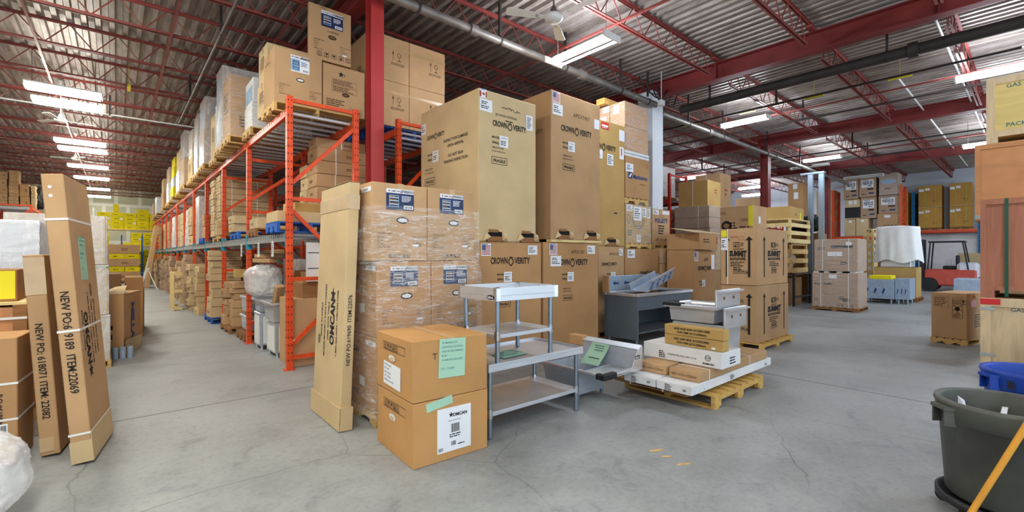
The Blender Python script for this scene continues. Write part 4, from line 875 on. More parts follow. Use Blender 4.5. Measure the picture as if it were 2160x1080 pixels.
for c_, (x, n_, z) in enumerate(((-.86, 3, 2.162), (.66, 3, 2.162), (1.24, 3, 2.162), (1.82, 3, 2.162), (.66, 5, .562), (1.24, 5, .562), (1.82, 5, .562))):
    for r_ in range(n_): carton('yellow carton on the %s far shelf, %s in column %s' % ('middle' if z > 1 else 'low', nth(r_, n_), ('one', 'two', 'three', 'four', 'five', 'six', 'seven')[c_ % 4 if z > 1 else c_ - 4]), (x + .28, 36.9, z + r_ * .27, .52, .55, .262, random.uniform(-2, 2)), yprint, 'card_lemon', tape='')
cart_ = thing('stock_cart', 'blue tubular stock cart holding yellow cartons at the aisle end', 'cart', (.25, 35.6, 0))
for x in (0, .95):
    MB('pallet_blue').tube([(x, 0, .15), (x, 0, 2.75), (x, .6, 2.75), (x, .6, .15)], .03, 6).build('side_frame', cart_)
for z in (.25, 1.0, 1.75): MB('pallet_blue').box(.03, .92, 0, .6, z, z + .03).build('shelf', cart_)
for x in (0, .95):
    for y in (0, .6): MB('rubber').cyl((x - .02, y, .08), (x + .02, y, .08), .08, n=12).build('wheel', cart_)
for z in (.282, 1.032, 1.782):
    for j in range(2): carton('yellow carton on the blue cart, %s %s' % (('lower shelf', 'middle shelf', 'top shelf')[int((z - .2) / .74)], ('near the rack', 'away from the rack')[1 - j]), (.25 + .27 + j * .43, 35.9, z, .38, .5, .55, 0), yprint, 'card_lemon', tape='')
pallet('wooden pallet under the brown and yellow pile at the aisle end', .35, 33.9, 0, 1.4, 1.0, mat='pine_dark', h=.14)
z = .141
for i, (h_, m_) in enumerate(((.5, 'card'), (.3, 'card_lemon'), (.42, 'card'), (.3, 'card_lemon'), (.5, 'card'))):
    if m_ == 'card': carton('wide brown carton in the mixed pile at the aisle end, %s' % nth(i, 5), (.35, 33.9, z, 1.35, .9, h_ - .003, 0), lambda p: p.lines('S', .4, .6, .25, .3, 2, 'ink_faint'), m_, tape='')
    else:
        for j in range(2): carton('yellow carton in the mixed pile at the aisle end, %s layer, %s half' % (nth(i, 5), ('near', 'rack')[j]), (.03 + j * .66, 33.9, z, .62, .8, h_ - .003, 0), yprint, m_, tape='')
    z += h_
lp = MB('white_enamel'); lp.box(-.03, .03, -.4, .4, 0, 2.3); o = tag(lp.build('white_panel', None, (1.05, 31.5, .02)), 'white flat panel leaning at the aisle end', 'panel'); o.rotation_euler = (0, math.radians(12), 0)
o = carton('tall brown carton leaning at the aisle end beside the white panel', (1.1, 28.0, .01, .16, .9, 3.0, 0), None, 'card', tape=''); o.rotation_euler = (0, math.radians(7), 0)
st = thing('folding_trestle', 'white folding trestle standing on the aisle floor by the rack', 'trestle', (.7, 25.6, 0))
for s in (0, .5):
    MB('white_enamel').bar((0, s, 0), (.35, s, .95), .03, .03).build('leg', st); MB('white_enamel').bar((.7, s, 0), (.35, s, .95), .03, .03).build('leg', st)
MB('white_enamel').box(.3, .4, -.05, .55, .94, .98).build('top_rail', st)
# wrapped kitchen equipment across the aisle end
pallet('pallet under the film-wrapped kitchen equipment at the aisle end', -1.05, 27.2, 0, 1.3, 1.1, mat='pine', h=.14)
for i, (h_, m_, l_) in enumerate(((.55, 'card_grey', 'lowest'), (.6, 'card_white', 'second'), (.55, 'card_white', 'third'))):
    carton('film-wrapped grey kitchen unit on the aisle-end pallet, %s' % l_, (-1.05, 27.2, .141 + .55 * i + (.05 if i > 1 else 0), 1.2 - .05 * i, .95, h_ - .004, 0), None, m_, name='wrapped_unit', cat='wrapped appliance', tape='', film_on='film_heavy')
ov = thing('countertop_oven', 'steel counter unit with two dark knobs on top of the wrapped pallet', 'oven', (-1.05, 27.2, 1.86))
MB('stainless').rbox(-.55, .55, -.4, .4, 0, .42, .01).build('body', ov)
for x in (-.3, .3): MB('black_paint').cyl((x, -.4, .2), (x, -.43, .2), .1, n=16).build('knob', ov)
carton('stacked brown cartons edge seen between the wrapped units and yellow shelf'.replace('stacked brown cartons edge', 'tall brown carton'), (-2.1, 33.0, 0, .8, .8, 3.2, 0), None, 'card', tape='')
# light switchless left side of the aisle
# ================================================================ CENTRE: THE BIG CARTONS, TABLES, SINKS
def crown_brand(pen, f, u, v, h, m='ink', span=.5):
    """two words either side of the crowned shield"""
    W, Hh = pen.size(f); M = pen.M(f); ww = W * span * .4; h = max(h, ww * .3)
    put_crown(pen.mb, M, u * W, v * Hh - h * .08, h * 1.5, m); g_ = h * .72
    for s, k in (('CROWN', -1), ('VERITY', 1)):
        vs, fs, w = text_mesh(s, .03); put_text(pen.mb, M, u * W + k * (g_ + ww / 2), v * Hh, h, s, m, .03, wide=ww / (w * h))
def addr(mb, M, w, h):
    put_lines(mb, M, w * .12, h * .85, w * .5, h * .3, 2); put_lines(mb, M, w * .1, h * .5, w * .75, h * .3, 2)
def flag_us(pen, f, u0, v0, u1, v1):
    def d(mb, M, w, h):
        put_lines(mb, M, w * .05, h, w * .9, h * .12, 1, 'ink_blue')
        for i in range(7): put_quad(mb, M, w * .06, h * (.1 + i * .115), w * .94, h * (.1 + i * .115 + .06), 'ink_red')
        put_quad(mb, M, w * .06, h * .44, w * .45, h * .88, 'ink_blue', .0018)
        for i in range(3):
            for j in range(3): put_star(mb, M, w * (.13 + .12 * i), h * (.53 + .13 * j), h * .035, 'paper', .0024)
    pen.sheet(f, u0, v0, u1, v1, 'paper', 'flag_sticker', d)
def flag_ca(pen, f, u0, v0, u1, v1):
    def d(mb, M, w, h):
        put_quad(mb, M, 0, h * .1, w * .22, h * .75, 'ink_red'); put_quad(mb, M, w * .84, h * .1, w, h * .75, 'ink_red'); x, y, r = w * .55, h * .45, h * .26
        put_poly(mb, M, [(x, y - r * .4), (x + r * .9, y - r * .1), (x + r * .6, y + .1 * r), (x + r * .8, y + .5 * r), (x + .3 * r, y + .35 * r), (x, y + r), (x - .3 * r, y + .35 * r), (x - .8 * r, y + .5 * r), (x - .6 * r, y + .1 * r), (x - .9 * r, y - .1 * r)], 'ink_red'); put_quad(mb, M, x - .02 * w, y - r * .8, x + .02 * w, y - .3 * r, 'ink_red')
        put_lines(mb, M, w * .1, h, w * .6, h * .14, 1, 'ink_blue')
    pen.sheet(f, u0, v0, u1, v1, 'paper', 'flag_sticker', d)
def model_block(pen, f, u, v, h, sheet_=True):
    W, Hh = pen.size(f); M = pen.M(f)
    put_text(pen.mb, M, u * W, v * Hh, h, 'MODEL:', align='l', bold=.02); put_text(pen.mb, M, u * W, (v) * Hh - h * 2.4, h, 'SERIAL:', align='l', bold=.02)
    x = u * W + h * 4.5
    for k in (0, 2.4): put_quad(pen.mb, M, x, v * Hh - h * (k + .6), x + h * 6, v * Hh - h * (k + .5), 'ink')
    if sheet_: pen.sheet(f, (x - h * .2) / W, (v * Hh - h * 4.0) / Hh, (x + h * 5) / W, (v * Hh + h * 1.2) / Hh, 'paper', 'label', lambda mb, M2, w, hh: (put_text(mb, M2, w * .5, hh * .8, hh * .11, 'CROWN VERITY', maxw=w * .7), put_lines(mb, M2, w * .12, hh * .6, w * .7, hh * .45, 3)))
def fragile_box(pen, f, u, v, h, web=True):
    W, Hh = pen.size(f); M = pen.M(f)
    put_text(pen.mb, M, u * W, v * Hh, h, 'FRAGILE', bold=.03); w = h * 3.3; put_frame(pen.mb, M, u * W - w, v * Hh - h * 1.2, u * W + w, v * Hh + h * 1.2, h * .16)
    if web: put_text(pen.mb, M, u * W - w, v * Hh + h * 4.2, h * .62, '1.888.505.7240', align='l'); put_text(pen.mb, M, u * W - w, v * Hh + h * 3.1, h * .62, 'crownverity.com', align='l')
def skid_cut(o, g, cuts, mat='pine_dark'):
    """torn forklift openings at the foot of a crated carton: dark hollow, wood runner showing, torn flaps"""
    sx, sy = g[3], g[4]
    for i, (u, w) in enumerate(cuts):
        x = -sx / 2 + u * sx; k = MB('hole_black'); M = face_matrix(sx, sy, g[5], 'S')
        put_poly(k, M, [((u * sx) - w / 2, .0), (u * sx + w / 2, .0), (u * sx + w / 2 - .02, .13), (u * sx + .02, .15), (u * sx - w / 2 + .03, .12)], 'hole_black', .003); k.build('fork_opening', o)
        b = MB(mat); b.box(x - w / 2 + .02, x + w / 2 - .02, -sy / 2 - .012, -sy / 2 - .004, 0.0, .07, mat); b.build('skid_runner', o); b = MB(mat); b.box(x - .1, x + .05, -sy / 2 - .02, -sy / 2 - .004, .125, .165, mat); b.build('wood_splinter', o)
        f = MB('card_light'); f.add([(x + w / 2 - .02, -sy / 2 - .004, .02), (x + w / 2 + .07, -sy / 2 - .03, .0), (x + w / 2 + .06, -sy / 2 - .012, .11), (x + w / 2 - .02, -sy / 2 - .004, .14), (x + w / 2 + .02, -sy / 2 - .06, .05)], [(0, 1, 4), (1, 2, 4), (2, 3, 4), (3, 0, 4)]); f.build('torn_flap', o); f = MB('card_light'); f.add([(x - w / 2 + .02, -sy / 2 - .004, .02), (x - w / 2 - .06, -sy / 2 - .01, .01), (x - w / 2, -sy / 2 - .006, .13), (x - w / 2 + .05, -sy / 2 - .05, .06)], [(0, 3, 1), (1, 3, 2), (2, 3, 0)]); f.build('torn_flap', o)
YC = 4.86
gL1 = fit(999, None, 509, None, 1142, 0.12, Y=YC, sy=1.5)
gL2 = fit(1146, None, 510, None, 1262, 0.12, Y=YC, sy=1.2)
def lower_print(pen, brand_u=.52, v=.84, hand=None, flag=True, right=True, h=.055, adr=False):
    crown_brand(pen, 'S', brand_u, v, h, 'ink', .6)
    if flag: flag_us(pen, 'S', .1, .88, .23, .985)
    if adr: pen.sheet('S', .12, .77, .3, .87, draw=addr)
    if right: pen.sheet('S', .78, .89, .93, .975, draw=addr)
    if hand: pen.text('S', .6, .91, .035, hand, m='ink_faint')
    model_block(pen, 'S', .32, v - .12, .028)
    fragile_box(pen, 'S', .42, .46, .035)
carton('short-sided big carton with flag sticker, directly under the first tall carton', gL1, lambda p: lower_print(p), 'card_rust', tape='')
carton('big carton under the second tall carton, handwriting beside its flag sticker', gL2, lambda p: lower_print(p, .5, .81, 'APEX/187', adr=True), 'card_rust', tape='')
pallet('wooden skid under the big carton behind the two steel tables', gL1[0], gL1[1], 0, gL1[3], gL1[4], mat='pine_dark', h=.118)
pallet('wooden skid under the second big carton, beside the grey cabinet', gL2[0], gL2[1], 0, gL2[3], gL2[4], mat='pine_dark', h=.118)
zc1 = top(gL1) + .004; gC1 = fit(1009, None, 184, 888, 1131, zc1, Y=YC)
def tall1(pen):
    crown_brand(pen, 'S', .52, .795, .075, 'ink', .6); flag_ca(pen, 'S', .02, .94, .13, .998)
    pen.sheet('S', .02, .855, .22, .935, draw=addr); pen.sheet('S', .81, .8, .93, .905, draw=lambda mb, M, w, h: put_lines(mb, M, w * .15, h * .9, w * .7, h * .8, 8))
    W, Hh = pen.size('S'); M = pen.M('S'); put_scrawl(pen.mb, M, .38 * W, .91 * Hh, .33 * W, .05, n=26, t=.007); put_text(pen.mb, M, .28 * W, .86 * Hh, .045, 'process invoice', align='l', maxw=.36 * W); put_lines(pen.mb, M, .44 * W, .833 * Hh, .14 * W, .03, 1)
    model_block(pen, 'S', .22, .7, .03); fragile_box(pen, 'S', .34, .545, .042)
    crown_brand(pen, 'W', .29, .79, .06, 'ink', .34); pen.sheet('W', .01, .83, .1, .91, draw=addr); model_block(pen, 'W', .14, .66, .032)
    pen.text('W', .64, .725, .021, 'INSPECT FOR DAMAGE', bold=.02); pen.text('W', .64, .685, .021, 'UPON ARRIVAL', bold=.02); pen.text('W', .64, .615, .021, 'DO NOT SIGN', bold=.02); pen.text('W', .64, .575, .021, 'PENDING INSPECTION', bold=.02); fragile_box(pen, 'W', .18, .46, .045)
o = carton('first tall carton with shield logo on two sides, small maple leaf flag at its corner', gC1, tall1, 'card_light', tape='', bev=.008); skid_cut(o, gC1, ((.26, .3), (.83, .3)))
zc2 = top(gL2) + .045; gC2 = fit(1162, None, 188, None, 1266, zc2, Y=YC, sy=1.15)
for y, l in ((-.55, 'pale spacer board under the front of the second tall carton'), (.45, 'pale spacer board under the rear of the second tall carton')):
    bx_ = MB('pine_light'); bx_.box(-gC2[3] / 2 - .02, gC2[3] / 2, -.05, .05, 0.001, .041)
    tag(bx_.build('spacer_board', None, (gC2[0], gC2[1] + y, top(gL2))), l, 'wood board')
def tall2(pen, part=False):
    crown_brand(pen, 'S', .5, .765, .075, 'ink', .64); flag_us(pen, 'S', .03, .92, .17, .995)
    pen.sheet('S', .03, .84, .22, .915, draw=addr); pen.sheet('S', .87, .82, .98, .89)
    pen.text('S', .6, .875, .03, 'APEX7407', m='ink_faint'); model_block(pen, 'S', .22, .665, .03); fragile_box(pen, 'S', .34, .5, .042)
    for q in (.35, .1): put_poly(pen.mb, pen.M('W'), [(.7, q), (.8, q - .02), (.82, q + .3), (.72, q + .42)], 'ink'); 
    pen.text('W', .72, .74, .03, 'VERITY', m='ink')
o = carton('second tall carton with shield logo, US flag sticker at its top corner', gC2, tall2, 'card', tape='', bev=.008); skid_cut(o, gC2, ((.24, .3), (.8, .3)))
Y3 = 5.3
gL3 = fit(1262, None, 519, None, 1317, 0.12, Y=Y3, sy=1.1); gL3 = (gL3[0], gL3[1], .12, gL3[3], 1.1, gL3[5], 0)
carton('big carton half hidden behind the grey cabinet, below the third tall carton', gL3, lambda p: lower_print(p, .42, .79, 'APEX/187', False), 'card', tape='')
pallet('wooden skid under the half hidden big carton', gL3[0], gL3[1], 0, gL3[3], gL3[4], mat='pine_dark', h=.118)
X3 = x_at(1318, Y3); gC3 = (X3 - .58, Y3 + .55, top(gL3) + .004, 1.16, 1.1, z_at(267, X3, Y3) - top(gL3) - .004, 0)
def tall3(pen):
    crown_brand(pen, 'S', .43, .79, .075, 'ink', .66); pen.sheet('S', .36, .93, .56, .985, 'paper_red', 'label', lambda mb, M, w, h: (put_quad(mb, M, w * .1, h * .35, w * .9, h * .6, 'paper'), put_lines(mb, M, w * .15, h * .3, w * .7, h * .2, 1, 'paper')))
    pen.sheet('S', .84, .87, .99, .96); pen.sheet('S', .2, .69, .4, .76, draw=addr); pen.sheet('S', .52, .65, .68, .74, draw=lambda mb, M, w, h: put_lines(mb, M, w * .1, h * .9, w * .8, h * .8, 5)); pen.sheet('S', .85, .72, .97, .82, 'foam_white', 'label', lambda mb, M, w, h: put_quad(mb, M, w * .3, h * .3, w * .55, h * .9, 'paper_red'))
    put_frame(pen.mb, pen.M('S'), .3, 1.3, .38, 1.42, .01); pen.lines('S', .7, .28, .1, .02, 1)
o = carton('third tall carton with red and white sticker, beside the stacked appliance cartons', gC3, tall3, 'card_yellow', tape='', bev=.008); skid_cut(o, gC3, ((.62, .34),))
gL4 = fit(1318.5, None, 524, None, 1388, 0.12, Y=Y3, sy=1.1); gL4 = (gL4[0] + .01,) + gL4[1:]
carton('big carton with shield logo low down, behind the grey cabinet sink', gL4, lambda p: (crown_brand(p, 'S', .66, .68, .055, 'ink', .5), p.sheet('S', .06, .88, .27, .985, draw=addr), p.sheet('S', .55, .5, .8, .6)), 'card_rust', tape='')
pallet('wooden skid under the big carton with low shield logo', gL4[0], gL4[1], 0, gL4[3], gL4[4], mat='pine_dark', h=.118)
XA, YA = gL4[0] - gL4[3] / 2 + .02, Y3
z = top(gL4) + .002
pallet('wooden pallet under the filmed carton with many white labels', XA + .45, YA + .45, z, .9, .9, mat='pine', h=.1, boards=6, along='y'); z += .102
def fan_print(pen):
    W, Hh = pen.size('S'); M = pen.M('S')
    for k in (1, .75): put_ring(pen.mb, M, .5 * W, .58 * Hh, .24 * W * k, .2 * Hh * k, .012, 'ink')
    put_ring(pen.mb, M, .1 * W, .62 * Hh, .07 * W, .12 * Hh, .01); pen.lines('S', .08, .35, .2, .15, 3)
    for a, b, c, d in ((.03, .82, .25, .98), (.3, .6, .62, .95), (.66, .7, .82, .95), (.86, .68, .98, .93)): pen.sheet('S', a, b, c, d, draw=lambda mb, M2, w, h: put_lines(mb, M2, w * .1, h * .9, w * .8, h * .8, 5))
    pen.sheet('S', .42, .04, .58, .22, 'paper', 'label', lambda mb, M2, w, h: (put_ring(mb, M2, w * .5, h * .55, w * .3, h * .3, w * .1, 'ink_red'), put_text(mb, M2, w * .5, h * .55, h * .25, 'S', 'ink_red'))); pen.text('S', .8, .2, .05, 'A-111', m='ink_faint')
g = (XA + .44, YA + .44, z, .87, .87, 2.55 - z, 0)
carton('filmed carton covered in white labels, lowest of the appliance cartons beside the third tall one', g, fan_print, 'card_yellow', tape='', film_on='stretch_film'); z = 2.56
pallet('flat wooden pallet under the blue-lettered carton', XA + .42, YA + .45, z, .84, .84, mat='pine', h=.12, boards=6, along='y'); z += .122
def manit(pen):
    W, Hh = pen.size('S'); M = pen.M('S'); put_quad(pen.mb, M, .1 * W, .46 * Hh, .26 * W, .62 * Hh, 'ink_blue'); put_poly(pen.mb, M, [(.13 * W, .5 * Hh), (.18 * W, .49 * Hh), (.24 * W, .58 * Hh), (.19 * W, .59 * Hh)], 'paper', .002); pen.text('S', .6, .53, .11, 'Manitowoc', m='ink_blue', bold=.03, maxw=.6); pen.text('S', .68, .36, .035, 'ice machines', m='ink')
    pen.sheet('S', .0, .62, .3, .82, draw=addr); put_frame(pen.mb, M, .86 * W, .8 * Hh, .93 * W, .9 * Hh, .006, 'ink_faint')
carton('brown carton with blue lettering and square blue emblem, middle of the appliance cartons', (XA + .42, YA + .44, z, .84, .87, 3.5 - z, 0), manit, 'card_rust', tape=''); z = 3.502
fr = MB('shelf_grey'); fr.box(-.43, .43, -.43, .43, 0, .05); fr.box(-.43, .43, -.43, .43, .06, .11); tag(fr.build('foam_tray', None, (XA + .42, YA + .46, z)), 'flat grey tray between the blue-lettered carton and the filmed carton above', 'tray'); z += .112
for i, h_ in enumerate((.5, .48)):
    carton('filmed plain carton above the grey tray, %s one' % ('lower', 'upper')[i], (XA + .44, YA + .5, z, .85 - .03 * i, .9, h_ - .003, 0), lambda p: (p.sheet('W', .25, .25, .5, .55), p.sheet('W', .7, .55, .85, .9), p.sheet('W', .4, .72, .6, .95), p.lines('W', .15, .6, .1, .4, 2)), 'card_rust', straps=[('y', .4)] if i else None, strap_mat='strap_dark_green', tape='', film_on='stretch_film'); z += h_
bl = MB('pine_amber'); bl.box(-.3, .3, -.1, .1, 0, .12); tag(bl.build('wood_block', None, (XA + .2, YA + .55, z + .012)), 'orange wood block lying on the topmost filmed carton', 'wood block')
# flat carton pile and ice-machine carton
XF = x_at(1391, 5.25) + .07; z = .0
pallet('wooden pallet under the pile of flat cartons', XF + .56, 5.7, z, 1.1, .9, mat='pine_dark', h=.12); z = .121
pile = [(.6, lambda p: (p.sheet('S', .42, .45, .55, .95, 'paper_lime'), p.sheet('S', .6, .3, .92, .95, draw=addr), p.sheet('S', .78, .02, .92, .25))), (.42, None), (.22, lambda p: (p.sheet('S', .2, .35, .33, .8), p.text('S', .6, .5, .4, '447307', m='ink_faint'))), (.16, lambda p: p.lines('S', .5, .8, .3, .5, 2)), (.16, lambda p: p.lines('S', .5, .8, .35, .5, 2))]
for i, (h_, d_) in enumerate(pile):
    carton('flat brown carton in the pile under the blue-lettered ice machine carton, %s' % nth(i, 5), (XF + .56 + random.uniform(-.015, .015), 5.7, z, 1.1 - .02 * i, .88, h_ - .003, random.uniform(-.5, .5)), d_, 'card', tape=''); z += h_
pallet('small pine pallet on top of the flat carton pile', XF + .38, 5.78, z, .72, .7, mat='pine', h=.09, boards=5); z += .092
def follett(pen):
    pen.text('S', .5, .68, .12, 'FOLLETT', m='ink_blue', bold=.04, maxw=.84); pen.lines('S', .32, .56, .36, .28, 4); pen.sheet('S', .02, .84, .36, .97, draw=addr); pen.sheet('S', .55, .86, .95, .96); W, Hh = pen.size('S'); M = pen.M('S')
    put_frame(pen.mb, M, .4 * W, .76 * Hh, .6 * W, .82 * Hh, .006); [put_poly(pen.mb, M, [(u * W, .1 * Hh), (u * W + .03, .1 * Hh), (u * W + .1, .18 * Hh), (u * W + .07, .18 * Hh)], 'ink') for u in (.2, .66)]; pen.text('S', .5, .14, .035, 'FOLLETT', maxw=.25)
carton('brown carton with slanted blue lettering on the flat carton pile beside the white column', (XF + .38, 5.8, z, .72, .65, .78, 0), follett, 'card', tape='')
# small branded carton and an open one on it
gS = fit(1463, None, 527, None, 1510, 0.0, Y=4.6, sy=.6)
carton('slim carton with shield logo beside the two stacked carton cubes with black arrows', gS, lambda p: (crown_brand(p, 'S', .52, .77, .05, 'ink', .7), flag_us(p, 'S', .03, .86, .2, .98), p.sheet('S', .78, .75, .93, .94), model_block(p, 'S', .25, .6, .026), fragile_box(p, 'S', .33, .28, .035), p.text('S', .55, .88, .05, 'APR', m='ink_faint')), 'card_rust', tape='')
gO = fit(1466, None, 493, 1423, 1507, top(gS) + .003, Y=4.55)
carton('wide battered carton with its lid pushed up, lying on the slim branded carton', (gS[0] - .05, gS[1] - .04, top(gS) + .003, gO[3] * .97, .72, .34, 1), lambda p: (p.lines('S', .2, .7, .5, .3, 2, 'ink_faint'), p.sheet('S', .94, .35, 1.0, .8, 'paper_red')), 'card_rust', tape='T', film_on=None)
lid = MB('card_light'); lid.add([(-.6, -.42, 0), (.6, -.42, 0), (.62, .1, .1), (-.58, .1, .1), (-.6, -.42, .008), (.6, -.42, .008), (.62, .1, .108), (-.58, .1, .108)], [(0, 3, 2, 1), (4, 5, 6, 7), (0, 1, 5, 4), (1, 2, 6, 5), (2, 3, 7, 6), (3, 0, 4, 7)])
tag(lid.build('cardboard_sheet', None, (gS[0] - .05, gS[1] + .02, top(gS) + .348)), 'loose pale cardboard sheet lying raised over the battered carton', 'cardboard sheet')
# ---------- film-wrapped pallet of six picture-label cartons
XO, YO = 1.73, 3.81
pallet('wooden pallet under the film-wrapped stack of six picture-label cartons', XO + .55, YO + .46, 0, 1.1, .9, mat='pine', h=.12)
def omcan_c(pen):
    photo_label(pen, 'S', .24, .66, .74, .93); hand_hole(pen, 'S', .53, .53, .11, True); spec_block(pen, 'S', 'ink_faint', .35)
    W, Hh = pen.size('S'); put_icons(pen.mb, pen.M('S'), .28 * W, .04 * Hh, .05 * Hh, 5, 'ink', .3); pen.sheet('S', .72, .19, .83, .22)
    pen.text('W', .45, .78, .07, 'OMCAN', m='ink', bold=.03, maxw=.4); put_star(pen.mb, pen.M('W'), .2 * pen.sy, .78 * Hh, .04); pen.sheet('W', .75, .88, .98, .94, 'paper', 'label', lambda mb, M, w, h: put_text(mb, M, w * .5, h * .5, h * .6, 'Q4291')); pen.sheet('W', .6, .3, .72, .42); put_icons(pen.mb, pen.M('W'), .35 * pen.sy, .15 * Hh, .06 * Hh, 4, 'ink_faint', .3)
zz = [.122, .795, 1.475]; hs_ = [.67, .677, .7]
for r_ in range(3):
    for c_ in range(2):
        dx = (0, 0, -.045)[r_] + c_ * .557
        carton('picture-label carton in the film-wrapped pallet stack, %s row, %s' % (('bottom', 'middle', 'top')[r_], ('beside the leaning long carton', 'beside the tall branded carton')[c_]), (XO + .275 + dx, YO + .46, zz[r_], .552, .92, hs_[r_], (.0, -.6, .8)[r_] * .3), omcan_c, 'card_rust' if r_ < 2 else 'card', tape='Y')
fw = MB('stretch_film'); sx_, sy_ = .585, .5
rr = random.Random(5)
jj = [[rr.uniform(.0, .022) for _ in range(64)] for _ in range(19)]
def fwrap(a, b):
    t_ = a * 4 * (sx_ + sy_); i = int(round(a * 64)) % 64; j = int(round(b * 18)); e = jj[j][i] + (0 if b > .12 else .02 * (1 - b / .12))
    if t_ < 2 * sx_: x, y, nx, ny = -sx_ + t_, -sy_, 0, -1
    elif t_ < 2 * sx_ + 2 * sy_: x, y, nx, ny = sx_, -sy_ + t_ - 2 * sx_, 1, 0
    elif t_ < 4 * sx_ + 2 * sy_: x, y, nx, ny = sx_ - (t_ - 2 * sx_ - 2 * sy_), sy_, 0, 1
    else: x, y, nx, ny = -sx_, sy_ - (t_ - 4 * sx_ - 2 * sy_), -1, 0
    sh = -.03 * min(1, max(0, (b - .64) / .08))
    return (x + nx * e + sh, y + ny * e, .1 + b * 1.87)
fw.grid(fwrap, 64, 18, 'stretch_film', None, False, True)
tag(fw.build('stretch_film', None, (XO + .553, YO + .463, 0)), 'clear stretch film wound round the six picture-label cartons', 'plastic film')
# ---------- the long thin carton leaning on that stack
def lean22076(pen):
    W, Hh = pen.size('W'); M = pen.M('W')
    put_text(pen.mb, M, .62 * W, .42 * Hh, .11, 'OMCAN', bold=.04, rot=90, maxw=.42); put_star(pen.mb, M, .62 * W, .535 * Hh, .07)
    for k, (u, s) in enumerate(((.78, '1-800-465-0234 / OMCAN.COM'), (.48, 'ITEM: 22076 TABLE'), (.36, 'MODEL/MODELO 22076 STAINLESS'), (.24, 'MADE IN CHINA'))): put_text(pen.mb, M, u * W, .42 * Hh, .032, s, rot=90, bold=.02)
    put_ring(pen.mb, M, .17 * W, .33 * Hh, .028, .045, .007); put_text(pen.mb, M, .17 * W, .33 * Hh, .03, 'NSF', rot=90)
    W, Hh = pen.size('S'); put_text(pen.mb, pen.M('S'), .5 * W, .4 * Hh, .036, 'NEW PO:619690  ITEM:22076', bold=.008, rot=90, maxw=.62)
    put_quad(pen.mb, pen.M('W'), .0, .08 * Hh, pen.sy, .083 * Hh, 'card_dark')
g = (0, 0, 0, .1, .76, 2.17, 0)
o = carton('long thin carton standing upright, leaning on the film-wrapped stack, clear tape near its top', (1.50 + .01, 4.33, 0.006, .1, .76, 2.17, 0), lean22076, 'card_light', tape='')
o.rotation_euler = (0, math.radians(2.3), math.radians(-1)); o.location = (1.51, 4.33, 0.004)
tp = MB('tape_clear'); tp.box(-.052, .052, -.382, .382, 1.93, 2.06); tp.box(-.052, .052, -.382, .382, 2.171, 2.173); tp.build('tape', o)
tp = MB('card_light'); tp.box(-.058, .056, -.4, -.36, .002, .2); tp.box(-.062, -.051, -.4, .4, .002, .2); tp.build('end_cap', o)
# ---------- the two cartons in front
def front_print(pen, low):
    W, Hh = pen.size('W'); M = pen.M('W'); put_frame(pen.mb, M, .2 * W, .72 * Hh, .82 * W, .86 * Hh, .003); put_icons(pen.mb, M, .23 * W, .735 * Hh, .1 * Hh, 5, 'ink', .22)
    put_disc(pen.mb, M, .46 * W, .60 * Hh, .09 * W, .055 * Hh, 'hole_white')
    put_disc(pen.mb, M, .46 * W, .585 * Hh, .055 * W, .03 * Hh, 'card_light', .0018)
    if not low:
        def d(mb, M2, w, h):
            for i, s in enumerate(('ITEM NO.: 40519', 'QTY: 1 PCS', 'N.W.: 19.7 KGS', 'G.W.: 23.2 KGS', 'MEAS: 60 x 42 x 45 CM')): put_text(mb, M2, w * .06, h * (.88 - .17 * i), h * .075, s, align='l', maxw=w * .85)
        pen.sheet('W', .22, .1, .7, .5, draw=d, rot=-2)
        W, Hh = pen.size('S'); put_text(pen.mb, pen.M('S'), .28 * W, .72 * Hh, .05, 'T', 'ink_faint')
    else:
        def d(mb, M2, w, h):
            put_star(mb, M2, w * .4, h * .83, h * .07); put_text(mb, M2, w * .45, h * .82, h * .075, 'OMCAN', align='l', bold=.04); put_text(mb, M2, w * .5, h * .7, h * .035, 'www.omcan.com', 'ink'); put_barcode(mb, M2, w * .4, h * .42, w * .25, h * .2); put_lines(mb, M2, w * .35, h * .4, w * .35, h * .1, 2); put_barcode(mb, M2, w * .4, h * .12, w * .14, h * .1, n=10); put_barcode(mb, M2, w * .03, h * .04, w * .14, h * .08, n=8); put_lines(mb, M2, w * .6, h * .15, w * .2, h * .05, 1)
        pen.sheet('S', .3, .13, .75, .83, draw=d)
        pen.sheet('S', .16, .86, .5, .995, 'paper_green', 'green_note', rot=9)
gf1 = fit(871, 993, 854, 796, 1029, 0.0, yaw=-3.1)
carton('lower carton of the two standing in front, with white barcode label', gf1, lambda p: front_print(p, True), 'card_gold', tape='', bev=.005)
gf2 = (gf1[0] - .004, gf1[1], top(gf1) + .002, gf1[3], gf1[4], z_at(722, *at_floor(871, 993)) - top(gf1) - .002, -3.4)
def note(mb, M, w, h):
    for i, s in enumerate(('ST BENEDICTS', 'CATHOLIC SCHOOL', '2ND SILVER SPRINGS', 'BLVD', 'SCARBOROUGH ONT', '', 'P.O.: 12-2026')):
        if s: put_text(mb, M, w * .1, h * (.9 - i * .11), h * .05, s, 'ink_teal', align='l', maxw=w * .8)
def f2(pen): front_print(pen, False); pen.sheet('S', .33, .33, .68, .985, 'paper_green', 'green_note', note, rot=-2)
o = carton('upper carton of the two standing in front, green note taped on it', gf2, f2, 'card_gold', tape='Y', bev=.005)
